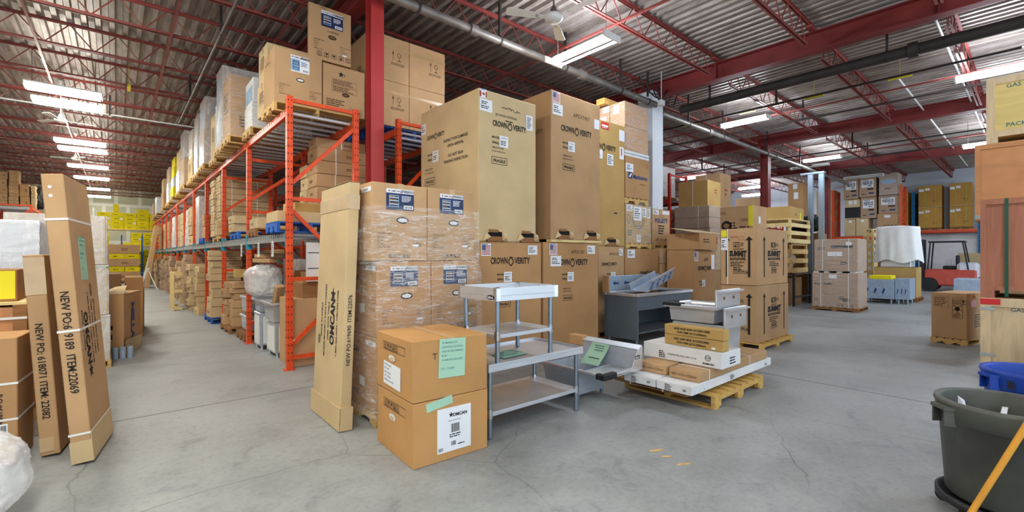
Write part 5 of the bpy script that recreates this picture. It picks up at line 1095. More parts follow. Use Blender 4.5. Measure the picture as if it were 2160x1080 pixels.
# ---------- steel tables
def leg_tube(mb, x, y, z0, z1, r=.02):
    mb.cyl((x, y, z0 + .04), (x, y, z1), r, n=16, m='galvanised'); mb.cyl((x, y, z0 + .012), (x, y, z0 + .045), r * 1.12, r * 1.12, 16, 'galvanised'); mb.cyl((x, y, z0), (x, y, z0 + .012), r * .8, r * 1.1, 16, 'galvanised')
def table(label, x0, x1, y0, y1, z0, ztop, zshelf, lip=.03, rail=0.0, in_=.05, badge=False, shelf_t=.035):
    cx, cy = (x0 + x1) / 2, (y0 + y1) / 2; t = thing('steel_table', label, 'table', (cx, cy, z0)); hx, hy = (x1 - x0) / 2, (y1 - y0) / 2; H_ = ztop - z0
    b = MB('stainless'); b.rbox(-hx, hx, -hy, hy, H_ - .004, H_, .0015); b.box(-hx, hx, -hy, -hy + .003, H_ - .045, H_ - .004); b.box(-hx, hx, hy - .003, hy, H_ - .045, H_ - .004); b.box(-hx, -hx + .003, -hy + .003, hy - .003, H_ - .045, H_ - .004); b.box(hx - .003, hx, -hy + .003, hy - .003, H_ - .045, H_ - .004)
    tp_ = b.build('tabletop', t)
    L = MB('stainless'); e = .012
    for q in ((-hx, hx, -hy, -hy + e), (-hx, hx, hy - e, hy), (-hx, -hx + e, -hy + e, hy - e), (hx - e, hx, -hy + e, hy - e)): L.box(q[0], q[1], q[2], q[3], H_, H_ + lip)
    L.build('raised_edge', tp_)
    if badge:
        for a in (-1, 1):
            for c in (-1, 1):
                k = MB('chrome'); k.rbox(a * hx - .045 if a > 0 else -hx - .004, hx + .004 if a > 0 else -hx + .045, c * hy - .045 if c > 0 else -hy - .004, hy + .004 if c > 0 else -hy + .045, H_ - .05, H_ + lip + .004, .006); k.build('corner_cap', tp_)
        m_ = MB('black_paint'); M = face_matrix(2 * hx, 2 * hy, 1, 'W') @ Matrix.Translation((2 * hy - .13, H_ - .045, .004)); put_disc(m_, M, .055, .03, .05, .02, 'black_paint', .002); put_text(m_, M, .055, .03, .018, 'NELLA', 'paper', .03, off=.003); m_.build('badge', tp_)
    s_ = MB('stainless'); s_.rbox(-hx + in_ - .02, hx - in_ + .02, -hy + in_ - .02, hy - in_ + .02, zshelf - z0 - shelf_t, zshelf - z0, .003); sh = s_.build('lower_shelf', t)
    for a in (-1, 1):
        for c in (-1, 1):
            lg = MB('galvanised'); leg_tube(lg, a * (hx - in_), c * (hy - in_), 0, H_ - .04); lo = lg.build('leg', t)
            cl = MB('chrome'); cl.cyl((a * (hx - in_), c * (hy - in_), zshelf - z0 - shelf_t - .015), (a * (hx - in_), c * (hy - in_), zshelf - z0 + .02), .027, n=16); cl.build('shelf_collar', lo)
    return t
table('low wide steel table on the floor, carrying the small steel table', 2.29, 3.465, 2.93, 3.62, 0, .612, .225, .02)
table('small steel table standing on the low wide one, chrome corners and dark badge', 2.36, 3.09, 2.915, 3.47, .614, 1.19, .865, .065, badge=True)
nt = MB('paper_green'); nt.add([(-.15, -.12, .004), (.16, -.1, .002), (.14, .1, .01), (-.02, .03, .03), (-.13, .08, .002)], [(0, 1, 2, 3, 4)]); nt.add([(-.15, -.12, .001), (.16, -.1, -.001), (.14, .1, .007), (-.02, .03, .027), (-.13, .08, -.001)], [(4, 3, 2, 1, 0)]); put_lines(nt, Matrix.Translation((0, 0, .012)), -.1, .0, .2, .07, 3, 'ink_teal')
tag(nt.build('paper_note', None, (2.72, 3.2, .616)), 'creased green note lying on the low steel table under the small one', 'note')
nt = MB('paper_green'); nt.box(-.07, .07, -.1, .1, 0, .002); tag(nt.build('paper_note', None, (2.55, 3.35, 1.192)), 'green note lying inside the tray of the small steel table', 'note')
# ---------- low sink with drainboard on the floor
FS = thing('drainboard_sink', 'low steel sink on the floor with raised back and green note, beside the low table', 'sink', (3.6, 2.78, 0)); RZ = .33; SX, SY = .6, .95
b = MB('stainless'); rim = .035; y0b, y1b = .36, .90       # basin span in local y; drainboard in front of it
def hexa(mb, x0, x1, y0, y1, zb, zt_, ins=.04): mb.add([(x0 + ins, y0 + ins, zb), (x1 - ins, y0 + ins, zb), (x1 - ins, y1 - ins, zb), (x0 + ins, y1 - ins, zb), (x0, y0, zt_), (x1, y0, zt_), (x1, y1, zt_), (x0, y1, zt_)], [(0, 3, 2, 1), (0, 1, 5, 4), (1, 2, 6, 5), (2, 3, 7, 6), (3, 0, 4, 7)])
bo = MB('stainless_dull'); hexa(bo, .05, SX - .06, y0b, y1b, .05, RZ - .02); hexa(bo, .054, SX - .064, y0b + .004, y1b - .004, .055, RZ - .02); bo.build('bowl', FS)
dbm = MB('stainless'); dbm.add([(.03, .03, RZ - .022), (SX - .02, .03, RZ - .022), (SX - .06, y0b, RZ - .03), (.05, y0b, RZ - .03)], [(0, 1, 2, 3)]); dbm.add([(.05, y0b, RZ - .03), (SX - .06, y0b, RZ - .03), (SX - .06, y1b, RZ - .03), (.05, y1b, RZ - .03)], []); dbm.box(.03, SX - .02, .028, y0b, RZ - .034, RZ - .03)
for a in ((.03, .05, y0b, SY - .02), (SX - .06, SX - .02, y0b, SY - .02), (.05, SX - .06, y1b, SY - .02)): dbm.box(a[0], a[1], a[2], a[3], RZ - .03, RZ - .022)
dbm.build('drainboard', FS)
rm = MB('stainless'); 
for p, q in (((.015, 0, RZ), (.015, SY, RZ)), ((0, .015, RZ), (SX, .015, RZ)), ((0, SY - .015, RZ), (SX, SY - .015, RZ))): rm.cyl(p, q, .02, n=10)
rm.box(.012, .03, .0, SY, RZ - .03, RZ); rm.box(0, SX, .012, .03, RZ - .03, RZ); rm.build('rolled_rim', FS)
sp = MB('stainless_dull'); sp.rbox(SX - .025, SX - .005, 0, SY, RZ - .03, RZ + .2, .003); sp.add([(SX - .03, 0, RZ + .2), (SX + .05, 0, RZ + .235), (SX + .05, SY, RZ + .235), (SX - .03, SY, RZ + .2), (SX - .03, 0, RZ + .195), (SX + .05, 0, RZ + .23), (SX + .05, SY, RZ + .23), (SX - .03, SY, RZ + .195)], [(0, 1, 2, 3), (7, 6, 5, 4), (0, 4, 5, 1), (2, 6, 7, 3)]); spo = sp.build('backsplash', FS)
ef = MB('stainless'); ef.prism([(SX - .16, RZ - .02), (SX + .05, RZ - .02), (SX + .05, RZ + .23), (SX - .03, RZ + .2)], .004, None, Matrix(((1, 0, 0, 0), (0, 0, 1, -.006), (0, 1, 0, 0), (0, 0, 0, 1)))); e_ = ef.build('end_plate', FS)
bd = MB('black_paint'); M = Matrix(((1, 0, 0, SX - .06), (0, 0, -1, -.0065), (0, 1, 0, RZ + .12), (0, 0, 0, 1))); put_quad(bd, M, -.03, -.015, .06, .02, 'black_paint', .002); put_text(bd, M, .015, .002, .018, 'NELLA', 'paper', .03, off=.003); bd.build('badge', e_)
fm = MB('rubber'); fm.rbox(-.012, .2, -.014, .05, RZ - .035, RZ + .024, .008); fm.rbox(-.012, .045, .05, .1, RZ - .035, RZ + .024, .008); fm.build('corner_guard', FS)
cg = MB('card_rust'); cg.rbox(SX - .045, SX + .06, SY - .2, SY + .004, RZ + .13, RZ + .245, .004); cg.build('cardboard_guard', FS)
for x in (.1, SX - .1):
    for y in (y0b + .06, y1b - .06):
        l = MB('galvanised'); l.cyl((x, y, 0), (x, y, .06), .02, n=12); l.build('foot', FS)
dr = MB('hole_black'); dr.cyl((SX / 2 - .02, (y0b + y1b) / 2, .056), (SX / 2 - .02, (y0b + y1b) / 2, .06), .045, n=20); dr.build('drain', FS)
gn = MB('paper_green'); gn.grid(lambda a, b_: (SX - .03 - .17 * (1 - b_) ** 1.3, .36 + a * .25 + .03 * (1 - b_), RZ - .02 + b_ * .215), 4, 6, None, None, True); gn.grid(lambda a, b_: (SX - .026 - .17 * (1 - b_) ** 1.3, .36 + a * .25 + .03 * (1 - b_), RZ - .02 + b_ * .215), 4, 6, None, None, True)
for i in range(5):
    b_ = .88 - i * .11 if i < 3 else .3
    xx = SX - .034 - .17 * (1 - b_) ** 1.3
    gn.box(xx - .001, xx, .42, .42 + random.uniform(.1, .16), RZ - .02 + b_ * .215 - .004, RZ - .02 + b_ * .215 + .004, 'ink_teal')
gn.build('green_note', FS)
# ---------- grey cabinet sink behind
GX0, GX1, GY0, GY1 = x_at(1345, 4.39), x_at(1458, 4.39), 4.39, 5.08
GC = thing('cabinet_sink', 'grey steel cabinet sink with open front shelf, behind the pallet of white cartons', 'cabinet sink', (GX0, GY0, 0)); gx, gy = GX1 - GX0, GY1 - GY0; zb, zt_ = .1, .83
p = MB('cabinet_grey'); p.rbox(0, .03, 0, gy, zb, zt_, .003); p.build('side_panel', GC); p = MB('cabinet_grey'); p.rbox(gx - .03, gx, 0, gy, zb, zt_, .003); p.build('side_panel', GC)
p = MB('cabinet_grey'); p.rbox(.03, gx - .03, 0, .02, .6, zt_, .003); p.build('front_apron', GC)
p = MB('cabinet_grey'); p.box(.03, gx - .03, .02, gy, .2, .225); p.build('shelf', GC); p = MB('cabinet_grey'); p.box(.03, gx - .03, gy - .02, gy, .225, .45); p.build('back_rail', GC)
p = MB('stainless'); p.rbox(-.02, gx + .02, -.03, .06, zt_, zt_ + .05, .006); p.rbox(-.02, gx + .02, gy - .05, gy + .02, zt_, zt_ + .05, .006); p.rbox(-.02, .05, .06, gy - .05, zt_, zt_ + .05, .006); p.rbox(gx - .05, gx + .02, .06, gy - .05, zt_, zt_ + .05, .006); p.box(.05, gx - .05, .06, gy - .05, zt_ - .16, zt_ - .155); tpo = p.build('top_rim', GC)
p = MB('film_blue'); p.rbox(-.02, gx + .02, gy - .005, gy + .02, zt_ + .05, zt_ + .33, .004); bs = p.build('backsplash', GC)
mk = MB('ink_blue'); M = face_matrix(0, 0, 0, 'S') @ Matrix.Translation((0, zt_ + .05, -gy + .006))
for i in range(5): put_poly(mk, M, [(.25 + i * .33, .14), (.31 + i * .33, .19), (.31 + i * .33, .16), (.42 + i * .33, .15), (.42 + i * .33, .12), (.31 + i * .33, .13), (.31 + i * .33, .1)], 'ink_blue')
mk.build('film_print', bs)
p = MB('card_rust'); p.box(-.03, .0, gy - .12, gy + .02, zt_ + .05, zt_ + .34); p.build('cardboard_guard', bs)
for x in (.06, gx - .06):
    for y in (.06, gy - .06): MB('galvanised').cyl((x, y, 0), (x, y, zb + .01), .022, n=12).build('leg', GC)
# loose trough on it
TR = thing('steel_trough', 'loose steel trough in printed blue film lying tilted across the grey cabinet sink', 'trough', (GX0 + .95, GY0 + .33, zt_ + .055), math.radians(14)); p = MB('film_blue', 'stainless'); L_ = 1.3
for (a, c) in (((-.17, 0), (.14, 0)), ((-.17, 0), (-.2, .2)), ((.14, 0), (.17, .1))):
    p.add([(-L_ / 2, a[0], a[1]), (L_ / 2, a[0], a[1]), (L_ / 2, c[0], c[1]), (-L_ / 2, c[0], c[1]), (-L_ / 2, a[0], a[1] + .004), (L_ / 2, a[0], a[1] + .004), (L_ / 2, c[0] - .004, c[1] + .004), (-L_ / 2, c[0] - .004, c[1] + .004)], [(0, 1, 2, 3), (7, 6, 5, 4), (0, 4, 5, 1), (2, 6, 7, 3), (1, 5, 6, 2), (0, 3, 7, 4)])
p.box(-L_ / 2, L_ / 2, -.225, -.195, .19, .21, 'stainless'); p.box(-L_ / 2, L_ / 2, .165, .19, .095, .11, 'stainless'); to = p.build('channel', TR); TR.rotation_euler = (math.radians(4), math.radians(-9), math.radians(12))
TR.location.z += .12
mk = MB('ink_blue'); M = Matrix(((1, 0, 0, 0), (0, -.15, -1, -.178), (0, 1, -.1, 0), (0, 0, 0, 1)))
for i in range(4): put_text(mk, M, -.5 + i * .32, .1, .07, 'BCL', 'ink_blue', .02, rot=50, off=.004)
mk.build('film_print', to)
# ---------- amber pallet with white cartons, brown cartons and two stacked sinks
pallet('amber wooden pallet carrying long white cartons and two sinks', 5.06, 2.62, 0, 1.2, 1.06, mat='pine_amber', h=.14, along='y', boards=8)
carton('flat brown carton lowest on the amber pallet, under the white ones', (5.02, 2.67, .141, 1.66, .86, .045, 0), lambda p: p.lines('W', .3, .8, .5, .6, 1), 'card_dark', tape='', straps=[('y', .3), ('y', .75)])
zl = .188
def wprint(pen): pen.lines('W', .25, .8, .2, .7, 4, 'ink'); pen.lines('W', .75, .6, .1, .3, 2, 'ink'); pen.lines('S', .42, .75, .05, .6, 4, 'ink'); pen.lines('S', .12, .4, .02, .15, 1, 'ink'); pen.lines('S', .9, .6, .03, .4, 2, 'ink')
carton('long low white carton on the amber pallet, along its aisle side', (4.12 + .98, 2.15 + .19, zl, 1.96, .38, .088, 0), wprint, 'card_white', tape='', bev=.004)
carton('long low white carton on the amber pallet, behind the first', (4.12 + .9, 2.15 + .58, zl, 1.8, .38, .088, 0), wprint, 'card_white', tape='', bev=.004)
zl += .09
def bprint(pen): pen.text('W', .5, .5, .3, '660 x 610 x 533mm', m='ink_faint', maxw=.8)
carton('brown strapped carton on the first long white carton, end towards the drainboard sink', (4.3 + .84, 2.33, zl, 1.68, .33, .1, 0), bprint, 'card', tape='', straps=[('x', .12), ('x', .7)])
carton('brown strapped carton beside the other, on the second long white carton', (4.32 + .8, 2.7, zl, 1.6, .33, .1, 0), bprint, 'card', tape='', straps=[('x', .2)])
zl += .102
def w3(pen):
    pen.lines('W', .22, .6, .09, .5, 4, 'ink'); pen.text('W', .52, .42, .12, 'STAINLESS STEEL WALL SHELF 16 X 48', m='ink', maxw=.36, rot=0); W, Hh = pen.size('W'); M = pen.M('W'); put_ring(pen.mb, M, .84 * W, .58 * Hh, .03, .03, .005); pen.text('W', .84, .58, .12, 'NSF', m='ink'); put_star(pen.mb, M, .79 * W, .22 * Hh, .014); pen.text('W', .855, .22, .12, 'OMCAN', m='ink', bold=.03); pen.lines('S', .4, .65, .3, .5, 3, 'ink')
carton('big white carton laid across the brown ones on the amber pallet', (4.56 + .23, 2.07 + .45, zl, .44, .9, .165, 0), w3, 'card_white', tape='', bev=.004)
zl2 = zl + .167
for i in range(2):
    carton('narrow tan sink-accessory carton on the big white carton, %s' % ('lower', 'upper')[i], (4.63 + .06 + i * .008, 2.07 + .34, zl2, .13, .66, .108, (-1, .6)[i]), lambda p: (p.text('W', .48, .68, .2, 'LEGS AND SINK ACCESSORIES', bold=.03, maxw=.72), p.text('W', .48, .32, .2, 'FOR ITEM 22112 (550mm)', bold=.03, maxw=.62), p.sheet('W', .82, .12, .88, .32) if i == 0 else None), 'card_yellow', tape='', bev=.003); zl2 += .11
SKX, SKY = 5.27, 2.56
s1 = sink('lower of two stacked steel sinks on the amber pallet, white film on its bowl', SKX + .05, SKY, zl + .003, .56, .62, .36, 180, .2, 'stainless', holes=True, sticker=True)
s2 = sink('upper of two stacked steel sinks on the amber pallet, black guard on its rim', SKX, SKY + .07, zl + .372, .6, .64, .2, 180, .19, 'stainless', holes=True, sticker=True)
g_ = MB('rubber'); g_.rbox(.0, .2, -.335, -.28, .18, .225, .008); g_.rbox(.2, .31, -.335, -.1, .18, .222, .008); g_.build('corner_guard', s2)
# ---------- arrow cartons
gU = fit(1598, 741, None, 1520, 1663, 0.0, sz=1)
pallet('blue and pine pallet under the two carton cubes with black arrows', gU[0] + .02, gU[1], 0, gU[3] + .05, gU[4] + .12, mat='pine_amber', h=.115, along='y')
def summit(pen):
    for f, k in (('S', 1), ('W', 1)):
        W, Hh = pen.size(f); M = pen.M(f)
        for u in (.2, .84) if f == 'S' else (.18, .78):
            put_quad(pen.mb, M, u * W - .018, .14 * Hh, u * W + .018, .8 * Hh, 'ink'); put_poly(pen.mb, M, [(u * W - .055, .79 * Hh), (u * W + .055, .79 * Hh), (u * W, .86 * Hh)], 'ink')
        c = .52 if f == 'S' else .48; w = .34 * W if f == 'S' else .42 * W
        put_quad(pen.mb, M, c * W - w * .3, .67 * Hh, c * W + w * .12, .76 * Hh, 'ink'); put_text(pen.mb, M, c * W - w * .09, .715 * Hh, .06, 'FSI', 'card', .03, off=.002, maxw=w * .36); put_lines(pen.mb, M, c * W + w * .18, .75 * Hh, w * .25, .06, 3, 'ink'); put_lines(pen.mb, M, c * W - w * .3, .65 * Hh, w * .7, .03, 2)
        w2 = (.43 if f == 'S' else .46) * W; put_text(pen.mb, M, c * W, .56 * Hh, .088, 'SUMMIT', 'ink', .06, wide=w2 / (text_mesh('SUMMIT', .06)[2] * .088)); put_text(pen.mb, M, c * W, .475 * Hh, .062, 'accucold.', 'ink', .03, wide=w2 * .96 / (text_mesh('accucold.', .03)[2] * .062))
        put_lines(pen.mb, M, c * W - w * .48, .42 * Hh, w * .95, .09, 3); put_lines(pen.mb, M, c * W - w * .3, .32 * Hh, w * .6, .06, 2); put_icons(pen.mb, M, c * W - w * .3, .2 * Hh, .055, 4, 'ink', .15)
z = .117
for i in range(2):
    def sm(p, i=i):
        summit(p)
        if i: p.sheet('W', .02, .86, .17, .97, 'paper_yellow'); p.sheet('W', .02, .62, .19, .84, 'paper', 'label', addr); put_scrawl(p.mb, p.M('W'), .28 * p.sy, .86 * p.sz, .4 * p.sy, .05, 'ink_red', 18, .004); put_scrawl(p.mb, p.M('W'), .5 * p.sy, .8 * p.sz, .2 * p.sy, .03, 'ink_red', 10, .004)
    carton(('lower carton cube with black arrows, on the pallet', 'upper carton cube with black arrows and yellow sticker')[i], (gU[0] - .012 * i, gU[1], z, gU[3], gU[4], .925, (0, .5)[i]), sm, 'card_grey' if 0 else 'card', tape='', straps=[('y', .8)] if i else None); z += .928
# ================================================================ LEFT SIDE OF THE AISLE
def lean(o, ax_deg, ay_deg, az_deg): o.rotation_euler = (math.radians(ax_deg), math.radians(ay_deg), math.radians(az_deg))
def p22069(pen):
    W, Hh = pen.size('S'); put_text(pen.mb, pen.M('S'), .5 * W, .42 * Hh, .05, 'NEW PO:619189  ITEM:22069', bold=.012, rot=-90, maxw=.74)
    W, Hh = pen.size('E'); M = pen.M('E')
    put_text(pen.mb, M, .3 * W, .42 * Hh, .1, 'OMCAN', bold=.04, rot=-90, maxw=.4); put_star(pen.mb, M, .3 * W, .3 * Hh, .06)
    for u, s in ((.46, '1-800-465-0234 / OMCAN.COM'), (.58, 'ITEM: 22069 SINK TABLE'), (.7, 'MODEL/MODELO 22069'), (.16, 'MADE IN CHINA')): put_text(pen.mb, M, u * W, .45 * Hh, .03, s, rot=-90, bold=.02)
    put_ring(pen.mb, M, .62 * W, .59 * Hh, .03, .05, .007); put_text(pen.mb, M, .62 * W, .59 * Hh, .03, 'NSF', rot=-90)
    pen.sheet('E', .3, .63, .58, .79, 'paper_green', 'green_note', lambda mb, M2, w, h: [put_text(mb, M2, w * .1, h * q, h * .045, s, 'ink_teal', align='l', maxw=w * .8) for q, s in ((.9, 'ST BENEDICTS'), (.8, 'CATHOLIC'), (.6, 'SILVER SPR'), (.5, 'BLVD'), (.25, 'P.O. 12'))], rot=-2)
    pen.sheet('E', .24, .785, .66, .805, 'tape', 'tape')
    for q in (.955, .925): put_disc(pen.mb, pen.M('S'), .35 * pen.sx, q * pen.sz, .011, .011, 'chrome')
g = (0, 0, 0, .19, .62, 2.2, 0)
o = carton('tallest leaning carton at the aisle edge, green note and white straps on it', (-.132, 4.885, .012, .12, .66, 2.1, 0), p22069, 'card', tape='', straps=[('z', .845), ('z', .46), ('z', .1)])
lean(o, -.6, -4.6, -9.0)
tp = MB('card_light'); tp.box(.0595, .064, -.335, .335, .002, .21); tp.box(-.06, .06, -.335, -.33, .002, .16); tp.build('end_cap', o)
def p22082(pen):
    W, Hh = pen.size('S'); put_text(pen.mb, pen.M('S'), .5 * W, .42 * Hh, .044, 'NEW PO: 618071 ITEM: 22082', bold=.012, rot=-90, maxw=.72); pen.sheet('S', .05, .02, .75, .09, 'tape_clear', 'tape')
    pen.sheet('S', .0, .8, 1.0, .985, 'tape_clear', 'tape')
o = carton('middle-height leaning carton between the tallest one and the short strapped one', (-.335, 5.19, .012, .115, .6, 1.52, 0), p22082, 'card', tape=''); lean(o, -.6, -3.6, -8)
def pshort(pen):
    W, Hh = pen.size('S'); put_text(pen.mb, pen.M('S'), .55 * W, .44 * Hh, .032, 'P.O.#619589', bold=.02, rot=-90, maxw=.3); put_text(pen.mb, pen.M('S'), .3 * W, .5 * Hh, .022, 'Made in USA', rot=-90, maxw=.3)
    pen.sheet('S', .35, .2, .75, .33, 'paper', 'label', lambda mb, M, w, h: (put_barcode(mb, M, w * .55, h * .4, w * .35, h * .5), put_lines(mb, M, w * .08, h * .6, w * .4, h * .5, 4)))
carton('short strapped carton standing at the foot of the leaning cartons', (-.62, 5.1, .0, .2, .42, .93, -6), pshort, 'card_rust', tape='', straps=[('z', .64), ('z', .36)])
# plywood crate with cartons on it
CX_ = -1.08
cr = thing('plywood_crate', 'reddish plywood crate with battens and white strap, behind the short strapped carton', 'crate', (CX_, 5.86, 0)); sx, sy, h = 1.04, .72, 1.12
MB('ply_orange').box(-sx / 2 + .02, sx / 2 - .02, -sy / 2 + .02, sy / 2 - .02, .1, h - .02).build('panel', cr)
for a, b_ in ((-1, -1), (1, -1), (1, 1), (-1, 1)): MB('pine_dark').box(a * sx / 2 - (.08 if a > 0 else 0), a * sx / 2 + (0 if a > 0 else .08), b_ * sy / 2 - (.08 if b_ > 0 else 0), b_ * sy / 2 + (0 if b_ > 0 else .08), .1, h).build('corner_batten', cr)
MB('pine_light').box(-sx / 2, sx / 2, -sy / 2, sy / 2, h, h + .018).build('lid', cr)
for y in (-.35, 0, .35): MB('pine').box(-sx / 2, sx / 2, y * .8 - .05, y * .8 + .05, 0, .1).build('runner', cr)
for z in (.5, 1.0): MB('strap_white').box(-sx / 2 - .003, sx / 2 + .003, -sy / 2 - .003, -sy / 2, z, z + .02).build('strap', cr)
def ylab(pen): pen.sheet('S', .04, .08, .97, .95, 'paper_yellow', 'label', lambda mb, M, w, h: (put_lines(mb, M, w * .28, h * .55, w * .18, h * .14, 1), put_lines(mb, M, w * .5, h * .55, w * .35, h * .22, 2), put_barcode(mb, M, w * .52, h * .08, w * .2, h * .24, n=9), put_barcode(mb, M, w * .25, h * .1, w * .16, h * .16, n=8)))
carton('carton with large yellow label on the plywood crate', (-.84, 5.9, 1.139, .42, .5, .27, 0), ylab, 'card_dark', tape='')
carton('plain tan carton beside the yellow-labelled one on the plywood crate', (-1.3, 5.8, 1.139, .36, .4, .22, 0), None, 'card_yellow', tape='')
# film-wrapped silver load
pallet('wooden pallet under the silver film-wrapped load', -1.4, 6.95, 0, 1.7, 1.2, mat='pine_dark', h=.14)
for i, (z, h_) in enumerate(((.142, .55), (.695, .55), (1.248, .62))):
    o = carton('%s silver tray carton inside the film-wrapped load behind the leaning cartons' % ('lowest', 'middle', 'top')[i], (-1.4, 6.95, z, 1.68, 1.18, h_ - .004, 0), None, 'stainless_dull', name='wrapped_unit', cat='wrapped appliance', tape='', film_on='film_heavy')
    MB('stainless').rbox(-.845, .845, -.595, .595, h_ - .05, h_ - .0045, .01).build('tray_edge', o)
# stacks on a distant rack at the left
pallet_rack('distant orange rack across the aisle holding carton columns on top', -3.75, -2.55, [26.6, 29.04, 31.48], 'rack_orange', 3.6, 3.44, (L1, L2), None, False)
def col_(desc, where, l, r, y, n, h_, mat, z=3.512):
    xa, xb = x_at(l, y), x_at(r, y); stack(desc, where, xa, y, z, xb - xa - .02, .55, [h_] * n, mat, .015, None, 2)
col_('brown carton', 'of the five-high column on the distant rack', -6, 17, 28, 5, .3, 'card')
col_('flat brown carton', 'of the ten-high column on the distant rack', 18, 41, 28, 10, .158, 'card')
col_('square brown carton', 'of two on the distant rack', 42, 64, 28, 2, .52, 'card_rust')
col_('flat tan carton', 'of the eight-high column on the distant rack', 65, 76, 28, 8, .125, 'card_light')
blob('dark plastic bundle on the eight-high column of the distant rack', x_at(78, 28.9), 28.95, 3.52, .22, .3, .5, 8, mat='cable')
# narrow wrapped column with green straps
NX = -.57
pallet('wooden pallet under the narrow film-wrapped column', NX, 8.65, 0, 1.04, .66, mat='pine', h=.1)
for i, (z, h_) in enumerate(((.102, .62), (.724, .68), (1.406, .66))):
    carton('%s carton of the narrow film-wrapped column with green straps' % ('bottom', 'middle', 'top')[i], (NX, 8.65, z, 1.0 - .03 * i, .6, h_ - .003, 0), None, 'card_light', tape='', film_on='film_heavy', straps=[('z', .95)] if i < 2 else None, strap_mat='strap_green')
# blue-lettered carton, grey carton
def nella(pen):
    W, Hh = pen.size('E'); put_text(pen.mb, pen.M('E'), .5 * W, .52 * Hh, .17, 'NELLA', 'ink_blue', .05, rot=-90, maxw=.58); pen.lines('S', .3, .55, .4, .3, 2, 'ink')
gN = (0.115 - .16, 9.2, .0, .3, .95, .98, -13.8)
o = carton('carton with blue lettering running down its side, at the aisle edge', (gN[0] + .1, gN[1] + .29, .0, .3, .95, .95, -13.8), nella, 'card_rust', tape='')
fl_ = MB('card_light'); fl_.add([(-.15, -.475, .95), (.15, -.475, .95), (.1, -.1, 1.06), (-.14, .3, 1.02), (-.15, .475, .95)], [(0, 1, 2, 3, 4)]); fl_.build('lid_flap', o)
fl_ = MB('card_light'); fl_.add([(.152, -.47, .0), (.152, .47, 0), (.172, .47, .22), (.172, -.47, .26)], [(0, 1, 2, 3)]); fl_.build('side_flap', o)
jars = MB('film_blue')
for i in range(3):
    k = MB('film_blue'); k.cyl((-.1 + i * .085, 0, .0), (-.1 + i * .085, 0, .17), .036, n=14); tag(k.build('metal_tube', None, (.09, 8.92, 0)), 'short shiny blue metal tube by the blue-lettered carton, %s of three' % ('first', 'second', 'third')[i], 'tube')
carton('dark grey carton with flat lid behind the blue-lettered carton', (-.35, 11.3, 0, .85, .9, 1.2, 0), None, 'card_inside', tape='')
carton('brown carton between the dark grey one and the aisle', (.26, 11.6, 0, .26, .9, 1.12, 0), lambda p: p.lines('E', .6, .5, .1, .1, 1), 'card_dark', tape='')
carton('low grey-brown carton at the aisle edge past the dark grey one', (.25, 12.6, 0, .4, .6, .9, 0), None, 'card_grey', tape='')
# plastic bag in the corner
blob('clear plastic bag slumped on the floor in the near corner', -.74, 3.97, .0, .36, .36, .26, 11, pw=.8, rough=.075)
# left row continuing
for i, (y, h_, m_) in enumerate(((13.8, 2.0, 'card'), (16.2, 2.3, 'card_light'), (18.6, 2.1, 'card'), (21.0, 2.4, 'card_grey'))):
    carton('%s big filmed carton along the row behind the dark grey carton' % ('first', 'second', 'third', 'fourth')[i], (-1.9, y, .0, 1.2, 1.2, h_, 0), None, m_, tape='', film_on='stretch_film')
# ---------------------------------------------------------------- ceiling fans and small roof things
def fan(label, x, y, z, rot, drop=.42, br=.62, drop_top=DECK - .5):
    t = thing('ceiling_fan', label, 'ceiling fan', (x, y, z), math.radians(rot))
    m_ = MB('white_enamel'); m_.lathe([(0, -.05), (.09, -.045), (.125, -.01), (.125, .025), (.1, .045), (.06, .06), (0.0, .06)], 24); m_.build('motor', t)
    c = MB('pipe_grey' if drop < .5 else 'white_enamel'); c.lathe([(.055, .06), (.045, .11), (.028, .16), (.0, .16)], 16); c.cyl((0, 0, .15), (0, 0, DECK - z - .02), .012, n=8); c.lathe([(.02, DECK - z - .12), (.06, DECK - z - .05), (.06, DECK - z - .02)], 12); c.build('downrod', t)
    for k in range(3):
        a = math.radians(120 * k); R = Matrix.Rotation(a, 4, 'Z') @ Matrix.Rotation(math.radians(10), 4, 'X')
        b = MB('white_enamel'); b.box(.11, .26, -.025, .025, .0, .006, None, R); b.prism([(.22, -.05), (br, -.075), (br + .04, -.05), (br + .04, .05), (br, .075), (.22, .05)], .006, None, R); b.build('blade', t)
    return t
fan('white ceiling fan over the tall branded cartons', 4.42, y_at(1168, 4.42), 4.7, 35)
fan('white ceiling fan over the aisle, the closer of two', -1.05, y_at(128, -1.05), 4.92, 10, .6)
fan('white ceiling fan over the aisle, the second and smaller in view', -1.1, y_at(188, -1.1) if False else 22.6, 5.0, 50, .6)
def tagm(label, x, y, z=5.38):
    m_ = MB('yellow_tag'); m_.box(-.03, .03, -.2, .2, 0, .05); m_.box(-.004, .004, -.004, .004, .05, DECK - z); tag(m_.build('hanging_marker', None, (x, y, z + .0)), label, 'marker')
for l, px, py in (('yellow marker under the roof above the plywood crates', 1898, 164), ('yellow marker under the roof above the long grey pipe', 1717, 205), ('yellow marker clipped above the first hanging light beyond the column', 1576, 237), ('yellow marker on the roof above the column side light', 1455, 264), ('yellow marker on the roof steel above the orange rack aisle', 272, 187)):
    d_ = FPX * 3.87 / (540 - py); r_ = (px - 1080) / FPX * d_; tagm(l, r_ * CS + d_ * SN, -r_ * SN + d_ * CS)
